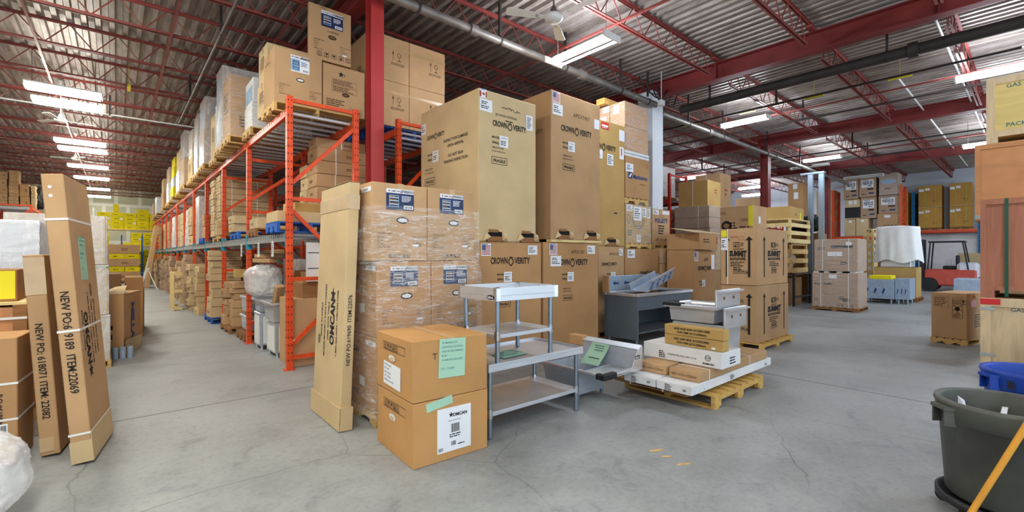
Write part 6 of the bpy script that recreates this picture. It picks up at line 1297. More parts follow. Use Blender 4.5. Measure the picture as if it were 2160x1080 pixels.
# ================================================================ RIGHT SIDE
def crate(label, x0, y1, z0, sx, sy, h, mat, frame, text=None, strap=None, band=.09):
    """boarded crate: panels, frame battens, skid runners; x0 is its aisle face, y1 its far end"""
    t = thing('plywood_crate', label, 'crate', (x0 + sx / 2, y1 - sy / 2, z0)); rh = .09
    p = MB(mat); p.box(-sx / 2 + .02, sx / 2 - .02, -sy / 2 + .02, sy / 2 - .02, rh, h - .015)
    M = face_matrix(sx - .04, sy - .04, h, 'W')
    for (u, v, hh, s) in text or (): put_text(p, M, u * (sy - .04), v * h, hh, s, 'ink_teal', .01, align='l')
    p.build('panel', t)
    for y in (-sy / 2, sy / 2 - band): MB(frame).box(-sx / 2, -sx / 2 + .02, y, y + band, rh, h - .015).build('batten', t)
    for z in (rh, h - .015 - band): MB(frame).box(-sx / 2, -sx / 2 + .02, -sy / 2 + band, sy / 2 - band, z, z + band).build('batten', t)
    for z in (rh, h - .015 - band): MB(frame).box(-sx / 2 + .02, sx / 2, sy / 2 - .02, sy / 2, z, z + band).build('batten', t)
    MB(frame).box(-sx / 2, sx / 2, -sy / 2, sy / 2, h - .015, h).build('lid', t)
    for y in (-sy / 2, -.06, sy / 2 - .12): MB(frame).box(-sx / 2, sx / 2, y, y + .12, 0, rh).build('runner', t)
    for y in strap or (): MB('strap_dark_green').box(-sx / 2 - .004, -sx / 2, y - .016, y + .016, 0.02, h).build('strap', t)
    return t
AX, AY = 8.05, .47
c1 = crate('pale plywood crate with teal stencilled writing, standing on the floor beyond the blue bin', AX, AY, 0, 1.2, 1.5, 1.01, 'ply_pale', 'ply_pale', [(.16, .87, .045, 'GAS TYPE: NATURAL')])
rd = MB('paper_red'); rd.box(-.606, -.6, .58, .75, .93, 1.0); rd.build('red_tag', c1)
for z in (.3, .86):
    k = MB('shelf_grey'); k.box(-.604, -.6, .62, .755, z, z + .035); k.build('steel_clip', c1)
c2 = crate('dark red plywood crate with green strap, on top of the pale stencilled crate', AX, AY + .0, 1.012, 1.2, 1.5, 1.2, 'ply_red', 'ply_red', None, (.53,), .05)
BX, BY = 9.95, .64
crate('plain plywood crate low down behind the dark red crate', BX, BY - .1, 0, 1.3, 1.6, 2.06, 'ply_pale', 'pine')
c3 = crate('large orange plywood crate behind and above the dark red one', BX, BY, 2.062, 1.3, 1.7, 1.15, 'ply_orange', 'ply_orange', None, None, .06)
k = MB('shelf_grey'); k.box(-.66, -.65, .74, .85, .02, .08); k.build('steel_clip', c3)
crate('yellowish plywood crate with stencilled gas type and package size, topmost', BX + .02, BY - .12, 3.214, 1.25, 1.6, .98, 'ply_yellow', 'ply_pale', [(.12, .85, .06, 'GAS TYPE-NATURAL'), (.12, .26, .06, 'PACKAGE SIZE=50'), (.12, .15, .06, 'GROSS WEIGHT: 275')])
bag = blob('crumpled white plastic hanging against the pale stencilled crate', AX - .16, AY - .75, .6, .1, .17, .19, 21, name='hanging_plastic', mat='foam_white')
st_ = thing('steel_bracket', 'bent steel tray standing on the floor before the pale crate', 'steel tray', (AX - .35, AY - .55, 0)); MB('stainless').rbox(-.1, .1, -.3, .15, .44, .54, .005).build('tray', st_); MB('stainless').box(-.08, .08, -.28, .1, 0, .44).build('pedestal', st_)
# carton on a pallet
gl = fit(2040, 718, 620, 1964, None, .1, sx=.95, yaw=-13)
pallet('low pallet under the lone carton in the open floor', gl[0], gl[1], 0, gl[3] + .02, gl[4] + .02, -13, mat='pine', h=.097, boards=5)
def lone(pen):
    W, Hh = pen.size('W'); M = pen.M('W'); put_frame(pen.mb, M, .08 * W, .68 * Hh, .5 * W, .92 * Hh, .004, 'ink_faint'); pen.lines('W', .1, .9, .36, .2, 5, 'ink_faint')
    put_frame(pen.mb, M, .6 * W, .45 * Hh, .88 * W, .9 * Hh, .004, 'ink'); put_icons(pen.mb, M, .62 * W, .76 * Hh, .1 * Hh, 2, 'ink', .2)
    for a, b in (((.62, .62), (.86, .74)), ((.62, .74), (.86, .62))):
        p, q = Vector((a[0] * W, a[1] * Hh)), Vector((b[0] * W, b[1] * Hh)); d = (q - p).normalized(); n_ = Vector((-d.y, d.x)) * .004; put_poly(pen.mb, M, [tuple(p - n_), tuple(q - n_), tuple(q + n_), tuple(p + n_)], 'ink')
    put_disc(pen.mb, M, .74 * W, .66 * Hh, .03, .04, 'ink'); pen.text('W', .74, .57, .05, '70', m='ink'); pen.lines('W', .63, .55, .22, .08, 3, 'ink')
    pen.sheet('S', .25, .22, .75, .56, 'paper_lime' if 0 else 'card_light', 'label', lambda mb, M2, w, h: put_lines(mb, M2, w * .1, h * .95, w * .8, h * .9, 8)); pen.sheet('S', .15, .7, .4, .85, 'forklift_red', 'label')
    M = pen.M('S'); put_disc(pen.mb, M, .3 * pen.sx, .92 * Hh, .05, .03, 'ink_red')
o = carton('lone brown carton on a low pallet in the open floor, handling marks on its side', gl, lone, 'card', tape='')
# bins
def bin_(label, x, y, z0, rt, rb, h, mat, letter=None, rot=0, dolly=True):
    t = thing('waste_bin', label, 'waste bin', (x, y, 0), math.radians(rot))
    b = MB(mat); z1 = z0 + h
    b.lathe([(0, z0 + .012), (rb - .01, z0 + .012), (rb - .008, z0 + .03), (rt - .03, z1 - .01), (rt - .026, z1), (rt, z1), (rt + .004, z1 - .02), (rt - .004, z1 - .035), (rt - .008, z1 - .12), (rt - .022, z1 - .125), (rb, z0 + .02), (rb - .015, z0), (0, z0)], 56); bo = b.build('body', t)
    if letter:
        M = Matrix.Rotation(math.radians(letter[1]), 4, 'Z') @ Matrix(((0, 0, 1, rt - .014), (1, 0, 0, 0), (0, 1, 0, z1 - .078), (0, 0, 0, 1))); put_text(b2 := MB('black_paint'), M, 0, 0, .055, letter[0], 'black_paint', .04, off=.012); b2.build('lettering', bo)
    for a in (0, 180):
        R = Matrix.Rotation(math.radians(a), 4, 'Z'); k = MB(mat); k.prism([(rt - .02, -.07), (rt + .035, -.055), (rt + .035, .055), (rt - .02, .07)], .02, None, R @ Matrix.Translation((0, 0, z1 - .05))); k.prism([(rt - .02, -.062), (rt + .03, -.05), (rt + .03, -.04), (rt - .02, -.05)], -.09, None, R @ Matrix.Translation((0, 0, z1 - .05))); k.prism([(rt - .02, .05), (rt + .03, .04), (rt + .03, .05), (rt - .02, .062)], -.09, None, R @ Matrix.Translation((0, 0, z1 - .05))); k.build('handle', t)
    if dolly:
        d = MB('black_paint'); d.lathe([(rb + .03, .085), (rb + .045, .095), (rb + .045, .13), (rb + .03, .135), (rb + .02, .115), (0, .115), (0, .085), (rb + .03, .085)], 40); dd = d.build('dolly', t)
        for k in range(5):
            a = 2 * math.pi * k / 5 + .35; q = Vector((math.cos(a), math.sin(a), 0)) * (rb + .02); s_ = Vector((-math.sin(a), math.cos(a), 0)) * .014
            w_ = MB('rubber'); w_.cyl(tuple(q - s_ + Vector((0, 0, .038))), tuple(q + s_ + Vector((0, 0, .038))), .038, n=18); w_.box(q.x - .02, q.x + .02, q.y - .02, q.y + .02, .06, .087); w_.build('caster', dd)
    return t
bin_('dark grey round bin on a wheeled dolly in the near corner', 3.83, .124, .125, .3, .252, .56, 'brute_grey', None, 128)
bin_('blue round bin behind the grey one, a black letter below its rim', 5.05, .0, .125, .3, .252, .56, 'brute_blue', ('B', 27), 128)
sc1 = MB('stainless'); sc1.add([(0, 0, 0), (.12, .02, .03), (.13, .05, .05), (.02, .04, .01), (0, 0, .006), (.12, .02, .036), (.13, .05, .056), (.02, .04, .016)], [(0, 3, 2, 1), (4, 5, 6, 7), (0, 1, 5, 4), (2, 3, 7, 6), (1, 2, 6, 5), (3, 0, 4, 7)])
o = tag(sc1.build('metal_scrap', None, (3.72, .27, .62)), 'bent metal scrap sticking up inside the grey bin', 'scrap')
sc2 = MB('paper'); sc2.box(0, .3, 0, .025, 0, .004); sc2.box(.0, .025, 0, .025, -.45, 0); o = tag(sc2.build('plastic_strip', None, (3.78, .12, .6)), 'pale plastic strip lying inside the grey bin', 'scrap')
def camp(r, d, z): return Vector((r * CS + d * SN, -r * SN + d * CS, z))
p0, p1 = camp(2.42, 2.47, .03), camp(2.62, 2.31, .69); dd = (p1 - p0).normalized()
mp = thing('mop', 'wooden-handled mop leaning on the grey bin', 'mop', p0)
MB('mop_wood').cyl((0, 0, 0), dd * 1.5, .0145, n=16).build('handle', mp); hd = MB('foam_white'); hd.lathe([(.0, .035), (.03, .03), (.055, .0), (.07, -.03), (0, -.03)], 14); hd.build('mop_head', mp)
p0, p1 = camp(2.6, 2.3, .02), camp(2.8, 2.255, .7); dd = (p1 - p0).normalized()
br = thing('broom', 'dark-handled broom leaning on the grey bin beside the mop', 'broom', p0); MB('black_paint').cyl((0, 0, .06), dd * 1.35, .013, n=14).build('handle', br); MB('rubber').rbox(-.12, .12, -.03, .03, -.02, .06, .01).build('broom_head', br)
lbl = MB('paper'); q = dd * .26; lbl.cyl(q - dd * .03, q + dd * .03, .0136, n=14); lbl.build('label', br)
# ---------------------------------------------------------------- middle distance
# filmed pallet of two cartons
gF = fit(1810, 652, 577, 1713, None, .1, sx=1.0)
pallet('pallet under the two filmed cartons in the middle of the floor', gF[0], gF[1], 0, gF[3] + .02, gF[4] + .04, mat='pine_dark', h=.098)
def filmed(pen): pen.sheet('W', .38, .84, .55, .95); pen.lines('W', .6, .35, .15, .12, 2); put_barcode(pen.mb, pen.M('W'), .68 * pen.sy, .18 * pen.sz, .15 * pen.sy, .1 * pen.sz); put_ring(pen.mb, pen.M('W'), .09 * pen.sy, .2 * pen.sz, .05, .05, .012); put_icons(pen.mb, pen.M('W'), .55 * pen.sy, .03 * pen.sz, .07, 4, 'ink', .5); pen.lines('W', .05, .72, .5, .08, 1)
carton('lower of two film-wrapped cartons on the pallet in mid floor', gF, filmed, 'card_grey', tape='', film_on='stretch_film', straps=[('y', .2), ('y', .8)])
def filmed2(pen): pen.sheet('W', .32, .47, .65, .6); pen.sheet('W', .4, .72, .9, .8, 'ink'); pen.sheet('W', .74, .79, .86, .9); pen.lines('W', .08, .75, .25, .1, 2); put_barcode(pen.mb, pen.M('W'), .62 * pen.sy, .2 * pen.sz, .15 * pen.sy, .1 * pen.sz)
zt_ = top(gF)
for y in (-.4, -.1, .2, .45):
    k = MB('foam_white'); k.box(-.45, .45, -.06, .06, 0, .045); tag(k.build('foam_strip', None, (gF[0], gF[1] + y, zt_ + .001)), 'white foam strip between the two film-wrapped cartons', 'foam strip', 'foam strips between the filmed cartons')
carton('upper of two film-wrapped cartons on the pallet in mid floor', (gF[0], gF[1] - .02, zt_ + .05, gF[3] - .02, gF[4] - .06, z_at(505, gF[0], gF[1]) - zt_ - .05, 0), filmed2, 'card_grey', tape='', film_on='stretch_film', straps=[('y', .2), ('y', .8)])
# black table frame with slatted crates
tf = thing('steel_frame_table', 'black steel frame table carrying slatted wooden crates', 'table', (15.4, 4.8, 0))
for x in (0, 1.5):
    for y in (0, 1.3): MB('black_paint').box(x, x + .06, y, y + .06, 0, .96).build('leg', tf)
MB('black_paint').box(-.05, 1.6, -.05, 1.4, .96, .99).build('tabletop', tf); MB('black_paint').box(.06, 1.5, 0, .05, .25, .29).build('stretcher', tf)
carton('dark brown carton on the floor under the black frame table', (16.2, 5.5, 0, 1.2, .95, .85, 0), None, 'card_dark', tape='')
def slat_crate(label, x, y, z, sx, sy, h, n, mat='pine_light'):
    t = thing('slatted_crate', label, 'crate', (x, y, z))
    for a, b_ in ((0, 0), (1, 0), (1, 1), (0, 1)): MB(mat).box(a * (sx - .08), a * (sx - .08) + .08, b_ * (sy - .06), b_ * (sy - .06) + .06, 0, h).build('corner_post', t)
    st = h / n
    for i in range(n):
        MB(mat).box(0, sx, -.02, 0, i * st + .02, i * st + st * .58).build('slat', t); MB(mat).box(-.02, 0, 0, sy, i * st + .02, i * st + st * .58).build('slat', t)
    MB(mat).box(0, sx, 0, sy, 0, .03).build('base', t); MB(mat).box(0, sx, 0, sy, h, h + .03).build('lid', t)
    return t
slat_crate('slatted wooden crate with gear showing, directly on the black frame table', 15.45, 4.9, .992, 1.45, 1.2, .86, 3, 'pine')
slat_crate('pale slatted wooden crate, upper of two on the black frame table', 15.2, 4.85, 1.9, 1.75, 1.3, .72, 3)
blob('clear plastic bundle inside the lower slatted crate', 16.1, 5.45, 1.03, .5, .4, .3, 31, mat='film_heavy')
carton('yellowish carton with yellow tape on the upper slatted crate', (16.1, 5.4, 2.66, 1.4, .9, .38, 2), lambda p: (p.sheet('S', .7, .0, .78, .6, 'paper_yellow', 'tape'), p.text('S', .4, .4, .2, 'USL', m='ink')), 'card_yellow', tape='')
# carton with round mark (stands on another)
gq = fit(1588, None, 432, 1519, 1617, 1.9, Y=4.7)
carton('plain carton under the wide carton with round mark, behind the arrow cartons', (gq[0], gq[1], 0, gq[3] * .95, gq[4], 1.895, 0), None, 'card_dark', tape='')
def roundmark(pen):
    W, Hh = pen.size('W'); M = pen.M('W'); put_disc(pen.mb, M, .2 * W, .45 * Hh, .13, .13, 'ink'); put_disc(pen.mb, M, .2 * W, .45 * Hh, .08, .06, 'card_dark', .002); pen.lines('W', .3, .56, .25, .22, 3); pen.text('W', .75, .6, .1, '1 COMPLETE', m='ink_faint', maxw=.3); pen.lines('W', .6, .45, .3, .3, 3, 'ink_faint'); pen.sheet('W', .87, .42, 1.0, .98, 'paper_yellow', 'tape'); pen.sheet('S', .4, .5, .55, .7); pen.text('W', .1, .82, .08, 'USL', m='ink')
carton('wide carton with black round mark and yellow tape, behind the arrow cartons', gq, roundmark, 'card', tape='')
# cartons between the white column and the arrow cartons
def pile_(desc, e, y0, l, r, zs, yts, **k): pass
gW = fit(1500, None, 415, 1427, 1519, 0, Y=6.3)
hx = [(.0, 1.1, 'card', 'plain carton lowest under the filmed long cartons near the white column'), (1.1, .95, 'card_light', 'carton with white label under the filmed long cartons near the white column')]
sxW, syW = gW[3] + .35, gW[4]
cxW, cyW = gW[0] + .1, gW[1]
z = 0
for z_, h_, m_, l_ in hx: carton(l_, (cxW, cyW, z, sxW, syW, h_ - .004, 0), lambda p: (p.sheet('S', .1, .55, .3, .8), p.sheet('W', .6, .6, .75, .85), p.text('W', .3, .2, .1, 'beko', m='ink')), m_, tape='', film_on='stretch_film' if z_ else None); z += h_
for i, h_ in enumerate((.3, .32, .34)):
    carton('long filmed tan carton near the white column, %s of three' % nth(i, 3), (cxW, cyW, z, sxW + .1 * (i > 0), syW, h_ - .004, 0), None, 'card_grey', tape='', film_on='stretch_film', straps=[('y', .3)]); z += h_
ga = fit(1480, None, 386, 1457, 1510, z, Y=6.4)
carton('squarish carton with white strap on top of the long filmed cartons', (cxW, cyW, z, .95, .9, z_at(386, cxW, cyW) - z, 3), lambda p: p.lines('S', .5, .7, .3, .2, 2, 'ink_red'), 'card_yellow', tape='', straps=[('y', .5)])
gb = fit(1526, None, 363, 1472, 1548, 2.4, Y=7.0)
carton('dark plain carton carrying the tall strapped one beyond the white column', (gb[0], gb[1] + .1, 0, gb[3], gb[4], 2.28, 0), None, 'card_dark', tape='')
pallet('pallet under the tall strapped carton beyond the white column', gb[0], gb[1] + .1, 2.282, gb[3], gb[4], mat='pine', h=.116)
carton('tall strapped carton with white label, highest beyond the white column', (gb[0], gb[1] + .1, 2.4, gb[3], gb[4], gb[5], 0), lambda p: (p.sheet('W', .35, .72, .75, .86), p.lines('W', .2, .6, .15, .1, 2), p.lines('S', .4, .75, .3, .15, 2, 'ink_red')), 'card', tape='', straps=[('y', .55)])
carton('pale tall carton between the ice machine carton and the filmed long cartons', (x_at(1424, 6.6) + .4, 6.9, 0, .8, .6, 2.1, 0), None, 'card_light', tape='')
# red rack frames near the white column
RY3 = [7.5 + 2.44 * k for k in range(4)]
pallet_rack('dark red pallet rack starting behind the white column', 11.35, 12.4, RY3, 'rack_red', 4.1, 3.9, (1.9, 3.3), None, False)
pallet_rack('dark red pallet rack beside the first one, past the white column', 13.0, 14.1, RY3, 'rack_red', 4.1, 3.9, (1.9, 3.3), None, False)
pallet('pallet on the dark red rack under the silver filmed carton', 13.55, 8.4, 3.312, 1.0, 1.1, mat='pine', h=.13)
carton('silver filmed carton on the dark red rack beside the white column', (13.5, 8.4, 3.444, .98, 1.05, .95, 0), None, 'card_grey', tape='', film_on='film_heavy')
for i, (y, z, h_, m_) in enumerate(((8.2, 1.92, 1.1, 'card_light'), (9.3, 1.92, .9, 'card'), (9.42, 3.32, .9, 'card_light'))):
    carton('%s carton stored on the dark red rack past the white column' % ('pale', 'brown', 'upper tan')[i], (13.55, y, z, .9, .88, h_, 0), lambda p: p.sheet('S', .4, .6, .6, .8), m_, tape='')
# back rows between the red columns
def far(label, e, yb, yt, l, r, z0, Y=None, X=None, m='card', draw=None, film_=None, straps=None, h=None):
    g = fit(e, yb, yt, l, r, z0, Y=Y, X=X)
    if h: g = g[:5] + (h, 0)
    carton(label, g, draw, m, tape='', film_on=film_, straps=straps); return g
def two_labels(p): p.sheet('W', .4, .62, .7, .78); p.sheet('W', .35, .86, .65, .98)
g = far('wide plain carton seen between the tall strapped carton and the first red post', 1607, None, 415, 1552, 1625, 2.3, Y=8.6)
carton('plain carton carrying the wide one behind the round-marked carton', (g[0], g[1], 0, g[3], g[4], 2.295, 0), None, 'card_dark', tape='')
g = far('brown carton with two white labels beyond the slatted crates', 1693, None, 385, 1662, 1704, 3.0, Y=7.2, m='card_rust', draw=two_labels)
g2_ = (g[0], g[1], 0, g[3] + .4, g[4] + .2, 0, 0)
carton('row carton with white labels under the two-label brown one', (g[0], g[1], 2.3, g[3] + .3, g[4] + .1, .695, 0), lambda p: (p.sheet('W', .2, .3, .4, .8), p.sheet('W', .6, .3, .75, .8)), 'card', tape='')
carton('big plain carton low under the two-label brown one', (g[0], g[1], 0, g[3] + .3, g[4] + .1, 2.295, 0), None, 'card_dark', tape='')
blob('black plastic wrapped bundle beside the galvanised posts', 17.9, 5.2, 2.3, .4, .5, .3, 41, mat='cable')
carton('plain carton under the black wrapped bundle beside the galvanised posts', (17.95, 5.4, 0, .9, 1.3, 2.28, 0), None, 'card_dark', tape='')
for i, (px, Yf) in enumerate(((1645, 9.0),)):
    pallet_rack('short orange rack frame seen beyond the wide carton', x_at(1638, 9.0), x_at(1638, 9.0) + 1.05, [9.0, 11.44], 'rack_orange', 4.0, 3.8, (1.9, 3.0), None, False)
gp = thing('post_frame', 'tall frame of two galvanised posts with a top bar', 'post frame', (17.3, 4.0, 0))
for px, yb in ((1710, 0), (1733, 0)):
    y = y_at(px, 17.3) - 4.0; m_ = MB('galvanised'); m_.box(-.06, .06, y - .07, y - .06, 0, 4.2); m_.box(-.06, -.05, y - .06, y + .06, 0, 4.2); m_.box(-.06, .06, y + .06, y + .07, 0, 4.2); m_.build('post', gp)
MB('galvanised').box(-.1, .1, y_at(1740, 17.3) - 4.0, y_at(1690, 17.3) - 4.0, 4.2, 4.26).build('top_bar', gp)
# ---- tall orange rack with branded white-label cartons
NX0 = 28.0
nys = [y_at(1900, NX0), y_at(1757, NX0)]
tR = thing('pallet_rack', 'tall orange rack holding branded white-label cartons near the far wall', 'pallet rack', (0, 0, 0))
for y in nys:
    for x in (NX0, NX0 + 1.05): MB('rack_orange').box(x, x + .1, y - .05, y + .05, 0, 4.9).build('post', tR)
    for k in range(8): MB('rack_orange').bar((NX0 + .1, y, .3 + k * .58), (NX0 + 1.05, y, .3 + (k + .9) * .58), .03, .05).build('brace', tR)
for z in (2.5,):
    for x in (NX0 + .01, NX0 + 1.0): MB('rack_orange').box(x, x + .06, nys[0] + .05, nys[1] - .05, z - .14, z).build('beam', tR)
MB('wire').box(NX0, NX0 + 1.06, nys[0] + .05, nys[1] - .05, z and 2.5, 2.515).build('wire_deck', tR)
def nexus(pen):
    pen.sheet('W', .14, .48, .86, .88, 'paper', 'label', lambda mb, M, w, h: (put_text(mb, M, w * .5, h * .58, h * .42, 'NEXUS', 'ink', .03, maxw=w * .8), put_quad(mb, M, w * .1, h * .88, w * .6, h * .95, 'ink_blue'), put_lines(mb, M, w * .5, h * .3, w * .4, h * .2, 1)))
    W, Hh = pen.size('W'); put_quad(pen.mb, pen.M('W'), .5 * W, .36 * Hh, .85 * W, .43 * Hh, 'ink'); pen.lines('W', .15, .2, .3, .1, 1, 'ink_faint'); put_disc(pen.mb, pen.M('W'), .65 * W, .18 * Hh, .06, .04, 'ink_blue'); put_disc(pen.mb, pen.M('W'), .8 * W, .18 * Hh, .06, .04, 'ink_blue')
def wcart(label, l, r, yb, yt, draw, m='card', x=NX0 + .02, zb=None, film_=None, straps=None):
    ya, yb_ = y_at(r, x), y_at(l, x); z0 = z_at(yb, x, (ya + yb_) / 2) if zb is None else zb; zt__ = z_at(yt, x, (ya + yb_) / 2)
    carton(label, (x + .5, (ya + yb_) / 2, z0, 1.0, yb_ - ya - .01, zt__ - z0 - .004, 0), draw, m, tape='', film_on=film_, straps=straps); return zt__
zb = 2.52
r3 = [wcart('strapped plain carton bottom row on the tall orange rack, by its distant post', 1781, 1805, 0, 463, lambda p: p.sheet('W', .4, .8, .65, .95), 'card_light', zb=zb), wcart('strapped plain carton bottom row on the tall orange rack, second', 1805.5, 1832, 0, 461, lambda p: p.sheet('W', .4, .8, .65, .95), 'card_light', zb=zb)]
pallet('pallet on the tall orange rack under the crated trio', NX0 + .52, (y_at(1851, NX0) + y_at(1894, NX0)) / 2, zb, 1.0, y_at(1850, NX0) - y_at(1894, NX0) - .02, mat='pine', h=.12, along='y')
rc = wcart('large plain carton with printed marks, bottom row by the near post of the orange rack', 1850, 1894, 0, 450, lambda p: (p.sheet('W', .35, .78, .65, .92), put_icons(p.mb, p.M('W'), .3 * p.sy, .3 * p.sz, .1, 4, 'ink', .4), p.lines('W', .35, .22, .3, .05, 1)), 'card', zb=zb + .122)
z2 = max(r3) + .002
za = wcart('carton with black film round it, middle row on the tall orange rack', 1782, 1814, 0, 421, lambda p: (p.sheet('W', .25, .75, .5, .95), p.sheet('W', .6, .75, .8, .95), p.sheet('W', .0, .05, 1.0, .6, 'cable', 'black_film')), 'card_light', zb=z2)
zb_ = wcart('white-label branded carton, middle row on the tall orange rack, beside the black film', 1815, 1849, 0, 416, nexus, 'card_grey', zb=z2)
zc_ = wcart('white-label branded carton, middle row on the tall orange rack, by the near post', 1853, 1894, 0, 412, nexus, 'card_grey', zb=rc + .002)
wcart('white-label branded carton, top row on the tall orange rack, by its distant post', 1779, 1811, 0, 378, nexus, 'card_grey', zb=za + .02)
wcart('white-label branded carton, middle of the top row on the tall orange rack', 1812, 1848, 0, 374, nexus, 'card_grey', zb=zb_ + .02)
wcart('filmed carton with blue oval mark, top row on the tall orange rack', 1854, 1894, 0, 365, lambda p: (put_disc(p.mb, p.M('W'), .5 * p.sy, .62 * p.sz, .3, .12, 'paper_sky'), p.lines('W', .3, .35, .4, .1, 1)), 'card_grey', zb=zc_ + .02, film_='stretch_film')
carton('plain tan carton edge on behind the distant post of the tall orange rack', (29.0, y_at(1746, 29.0), 0, .9, .8, 5.0, 0), None, 'card_light', tape='')
# ---- blue and orange rack on the far wall with amber cartons
WX0 = 30.9
wR = thing('pallet_rack', 'blue-posted rack with orange beam along the white far wall', 'pallet rack', (0, 0, 0)); wy = [y_at(2066, WX0), y_at(1926, WX0)]; wy.append(wy[1] + 2.44)
for y in wy:
    for x in (WX0, WX0 + 1.05):
        m_ = MB('rack_blue'); m_.box(x, x + .1, y - .06, y + .06, 0, 4.8)
        for k in range(40): m_.box(x - .002, x, y - .02, y + .02, .15 + k * .115, .2 + k * .115, 'hole_black')
        m_.build('post', wR)
    for k in range(6): MB('rack_blue').bar((WX0 + .1, y, .3 + k * .7), (WX0 + 1.05, y, .9 + k * .7), .03, .05).build('brace', wR)
for a, b_ in ((0, 1), (1, 2)):
    for x in (WX0, WX0 + 1.09): MB('rack_orange').box(x, x + .06, wy[a] + .06, wy[b_] - .06, 2.68, 2.82).build('beam', wR)
    MB('pine').box(WX0, WX0 + 1.15, wy[a] + .06, wy[b_] - .06, 2.82, 2.84).build('deck', wR)
def amber(pen): pen.sheet('W', .02, .72, .24, .84); pen.sheet('W', .3, .76, .5, .87); pen.lines('W', .6, .28, .25, .05, 1, 'ink_faint'); pen.lines('W', .65, .2, .2, .04, 1, 'ink_faint')
zA = 2.845
for i, (l, r) in enumerate(((1937, 1986), (2003, 2050))):
    y0_, y1_ = y_at(r, WX0), y_at(l, WX0)
    w_ = ('beside the blue post', 'further along')[i]
    pallet('pallet under the amber cartons on the wall rack, %s' % w_, WX0 + .55, (y0_ + y1_) / 2, zA, 1.0, y1_ - y0_, mat='pine_dark', h=.1)
    carton('lower amber carton with green straps on the wall rack, %s' % w_, (WX0 + .52, (y0_ + y1_) / 2, zA + .101, 1.0, y1_ - y0_, 1.0, 0), amber, 'card_amber', tape='', straps=[('y', .25), ('y', .72)], strap_mat='strap_lime')
    pallet('thin pallet between the amber cartons on the wall rack, %s' % w_, WX0 + .55, (y0_ + y1_) / 2, zA + 1.103, 1.0, y1_ - y0_, mat='pine', h=.07)
    carton('upper amber carton with green straps on the wall rack, %s' % w_, (WX0 + .52, (y0_ + y1_) / 2, zA + 1.175, 1.0, y1_ - y0_, 1.05, 0), amber, 'card_amber', tape='', straps=[('y', .25), ('y', .72)], strap_mat='strap_lime')
carton('amber carton glimpsed between the orange rack and the blue post', (WX0 + .52, wy[1] + .65, zA, 1.0, .9, 2.0, 0), amber, 'card_amber', tape='', straps=[('y', .5)], strap_mat='strap_lime')
sh = MB('foam_white'); sh.grid(lambda a, b_: (32.11 + .03 * math.sin(a * 19) * math.sin(b_ * 5), wy[0] - .3 + a * 3.6, 0.002 + b_ * 2.6), 40, 12, None); tag(sh.build('plastic_sheet', None), 'cream plastic sheet hanging on the wall under the amber cartons', 'plastic sheet')
# ---- draped machine group in mid distance
bx0 = 18.6
def steelbox(label, l, r, yb, yt, x, sx, mat='film_blue', z0=None, legs=.14):
    ya, yb_ = y_at(r, x), y_at(l, x); zt__ = z_at(yt, x, (ya + yb_) / 2); z0 = 0 if z0 is None else z0
    t = thing('steel_cabinet', label, 'steel cabinet', (x + sx / 2, (ya + yb_) / 2, z0)); hy = (yb_ - ya) / 2
    b = MB(mat); b.rbox(-sx / 2, sx / 2, -hy, hy, legs, zt__ - z0, .01); bo = b.build('body', t)
    k = MB('ink_blue'); M = face_matrix(sx, 2 * hy, zt__, 'W')
    for i in range(3): put_poly(k, M, [(hy * (.3 + .5 * i), .35), (hy * (.4 + .5 * i), .5), (hy * (.5 + .5 * i), .45), (hy * (.38 + .5 * i), .3)], 'ink_blue', .003)
    k.build('film_print', bo)
    for a in (-1, 1):
        for c in (-1, 1):
            if legs: MB('galvanised').cyl((a * (sx / 2 - .08), c * (hy - .08), 0), (a * (sx / 2 - .08), c * (hy - .08), legs + .01), .03, n=10).build('leg', t)
    return t, zt__
a_, zt1 = steelbox('filmed steel cabinet on short legs, lowest in the draped machine group', 1816, 1885, 0, 589, bx0, 1.0)
steelbox('smaller filmed steel cabinet beside the draped machine group', 1887, 1920, 0, 588, bx0 + .1, .9)
carton('yellow-green flat carton on the filmed steel cabinet', (bx0 + .45, y_at(1855, bx0), zt1 + .002, .7, y_at(1832, bx0) - y_at(1878, bx0), .12, 0), None, 'card_lemon', tape='')
pallet('pallet carrying the brown carton in the draped machine group', bx0 + 1.75, y_at(1888, bx0 + 1.3), 0, 1.1, 1.2, mat='pine_dark', h=.14)
carton('tall plain carton in the draped machine group', (bx0 + 1.75, y_at(1888, bx0 + 1.3), .142, 1.0, 1.1, 1.0, 0), None, 'card_yellow', tape='')
mc = thing('griddle', 'steel griddle unit under the white drape on the brown carton', 'griddle', (bx0 + 1.75, y_at(1888, bx0 + 1.3), 1.145)); MB('stainless').rbox(-.4, .4, -.4, .4, 0, .3, .01).build('body', mc); MB('black_paint').cyl((-.2, .1, .3), (-.2, .1, .48), .04, n=12).build('flue', mc)
dr_ = MB('foam_white'); 
DX, DY = bx0 + 1.75, y_at(1888, bx0 + 1.3)
def drape(a, b_):
    th = 2 * math.pi * a; cx_, sy_ = math.cos(th), math.sin(th); k = (abs(cx_) ** 3.2 + abs(sy_) ** 3.2) ** (-1 / 3.2)
    if b_ < .7:
        q = b_ / .7; fl = 1 + .16 * (1 - q) ** 2 * (1 if sy_ < 0 else .2) + .035 * math.sin(13 * th + 2 * q) * (1 - .6 * q) + .03 * math.sin(7 * th - 3 * q)
        return (DX + .58 * k * cx_ * fl, DY + .56 * k * sy_ * fl, 1.34 + 1.16 * q + .06 * math.sin(5 * th) * (1 - q))
    q = (b_ - .7) / .3; r_ = (1 - q)
    return (DX + .58 * k * cx_ * r_ * (1 + .03 * math.sin(7 * th)), DY + .56 * k * sy_ * r_, 2.5 + .06 * math.sin(q * 1.5) + .02 * math.sin(4 * th) * r_)
dr_.grid(drape, 64, 20, None, None, True, True)
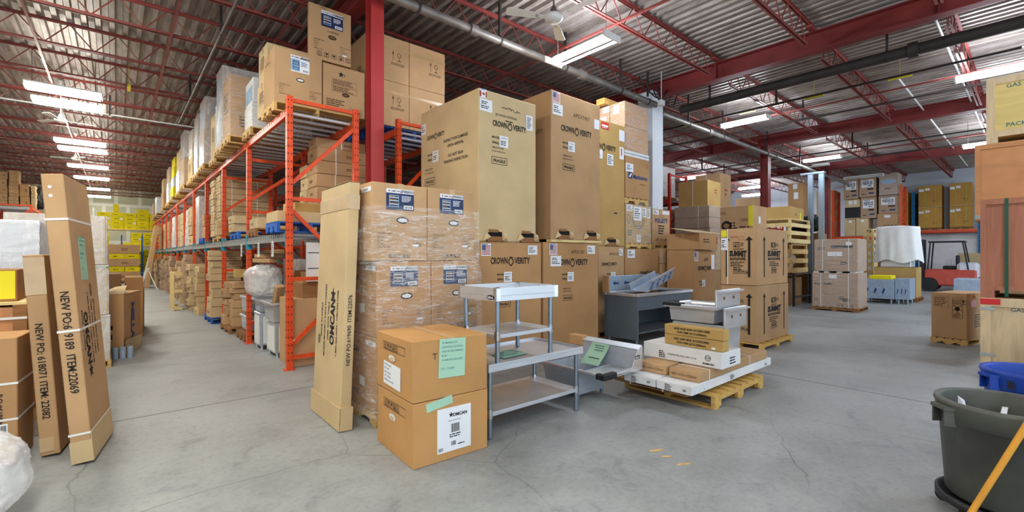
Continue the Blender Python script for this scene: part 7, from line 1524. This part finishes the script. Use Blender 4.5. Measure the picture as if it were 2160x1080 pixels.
tag(dr_.build('plastic_drape', None), 'big white plastic bag draped over the steel griddle unit', 'plastic bag')
slat_crate('pale upright slatted crate behind the filmed steel cabinet', 21.2, y_at(1842, 21.2), 0, .6, y_at(1821, 21.2) - y_at(1842, 21.2), 2.5, 9, 'pine_light')
# ---- low filmed steel box near the plywood crates
steelbox('wide blue-filmed steel box behind the lone carton', 2011, 2072, 0, 589, 15.5, 1.0, legs=.1)
# ---- forklift at rest in the far bay
fk = thing('forklift', 'red and white forklift standing in the far bay before the wall rack', 'forklift', (27.1, 2.75, 0), math.radians(0))
b = MB('forklift_red'); b.rbox(-.55, .55, -1.1, .5, .25, .95, .06); b.build('chassis', fk); b = MB('channel_white'); b.rbox(-.5, .5, -1.15, -.5, .55, 1.25, .1); b.build('counterweight', fk)
for x in (-.5, .5):
    for y in (-.85, .4): MB('black_paint').bar((x, y, .95), (x * .9, y * .8, 2.1), .05, .05).build('cab_post', fk)
MB('black_paint').rbox(-.5, .5, -.75, .4, 2.1, 2.16, .02).build('overhead_guard', fk); MB('rubber').rbox(-.25, .25, -.5, -.05, .95, 1.1, .03).build('seat', fk); MB('rubber').rbox(-.25, .25, -.55, -.45, 1.1, 1.55, .03).build('backrest', fk)
for x in (-.5, .5):
    for y, r_ in ((-.8, .24), (.35, .3)): MB('rubber').cyl((x - .1, y, r_), (x + .1, y, r_), r_, n=24).build('wheel', fk)
for x in (-.3, .3):
    MB('black_paint').box(x - .05, x + .05, .55, .68, .08, 2.25).build('mast_rail', fk); MB('black_paint').box(x - .05, x + .05, .7, 1.7, .06, .1).build('fork', fk)
MB('black_paint').box(-.4, .4, .68, .72, .1, .6).build('carriage', fk)
# ---- far wall clutter
wt = thing('work_table', 'pale work table with clutter before the wall under the amber cartons', 'table', (29.4, 2.4, 0)); MB('foam_white').box(-.4, .4, -.9, .9, .86, .9).build('tabletop', wt)
for a in (-1, 1):
    for c in (-1, 1): MB('shelf_grey').box(a * .34 - .02, a * .34 + .02, c * .82 - .02, c * .82 + .02, 0, .86).build('leg', wt)
carton('square brown carton on the pale work table by the wall', (29.5, 2.05, .902, .6, .75, .75, 0), None, 'card_light', tape='')
carton('white paper roll box standing on the pale work table', (29.3, 2.75, .902, .15, .2, .55, 0), None, 'card_white', tape='')
open_carton('open brown carton on the floor beyond the work table', (28.6, .95, 0, .9, .9, .95, 8), 'card_dark', None, .3)
carton('plain carton on the floor between the forklift and the wall rack', (29.6, 4.9, 0, 1.0, 1.0, 1.6, 0), None, 'card_dark', tape='')
pj = thing('pallet_jack', 'black-handled pallet jack parked near the far wall', 'pallet jack', (25.6, 1.0, 0)); MB('black_paint').cyl((0, 0, .25), (-.15, .1, 1.15), .025, n=10).build('shaft', pj)
m_ = MB('black_paint'); [m_.cyl((-.15 + 0, .1 + .16 * math.sin(a), 1.27 + .12 * math.cos(a)), (-.15, .1 + .16 * math.sin(a + .52), 1.27 + .12 * math.cos(a + .52)), .02, n=8) for a in [k * .524 for k in range(12)]]; m_.build('handle', pj)
for y in (-.2, .2): MB('forklift_red').box(0, 1.15, y - .08, y + .08, .06, .14).build('fork', pj)
MB('forklift_red').rbox(-.15, .05, -.28, .28, .1, .4, .02).build('body', pj)
for y in (-.1, .1): MB('rubber').cyl((-.03, y - .03, .09), (-.03, y + .03, .09), .09, n=14).build('wheel', pj)
# paint marks on the floor
pm = MB('pine')
for (px, py, w_) in ((1385, 950, .07), (1406, 963, .035), (1442, 979, .06)):
    x, y = at_floor(px, py); pm.add([(x - w_, y + .02, .0013), (x - w_ * .3, y - .01, .0013), (x + w_ * .5, y - .035, .0013), (x + w_, y - .02, .0013), (x + w_ * .4, y + .005, .0013), (x - w_ * .5, y + .035, .0013)], [(0, 1, 2, 3, 4, 5)])
tag(pm.build('floor_paint_trim'), kind='structure')
# ================================================================ CAMERA, WORLD
cam = bpy.data.cameras.new('camera'); cam.sensor_width = 36.0; cam.lens = FPX / 2160.0 * 36.0; cam.clip_start = 0.05; cam.clip_end = 200
co = bpy.data.objects.new('camera', cam); COL.objects.link(co); co.location = (0, 0, EYE); co.rotation_euler = (math.pi / 2, 0, -YAW); sc.camera = co
wd = bpy.data.worlds.new('daylight_fill'); sc.world = wd; wd.use_nodes = True
bg = wd.node_tree.nodes['Background']; bg.inputs['Color'].default_value = (0.74, 0.87, 1.0, 1); bg.inputs['Strength'].default_value = 1.25  # bluish ambient fill, added through the side left open behind the camera
sc.view_settings.view_transform = 'Standard'; sc.view_settings.look = 'None'; sc.view_settings.gamma = 1.0; sc.view_settings.use_curve_mapping = False
sc.view_settings.exposure = 0.64
sc.cycles.use_denoising = True; sc.cycles.max_bounces = 6; sc.cycles.diffuse_bounces = 4; sc.cycles.glossy_bounces = 3; sc.cycles.transparent_max_bounces = 12; sc.cycles.transmission_bounces = 3
sc.cycles.sample_clamp_indirect = 6.0; sc.cycles.caustics_reflective = False; sc.cycles.caustics_refractive = False
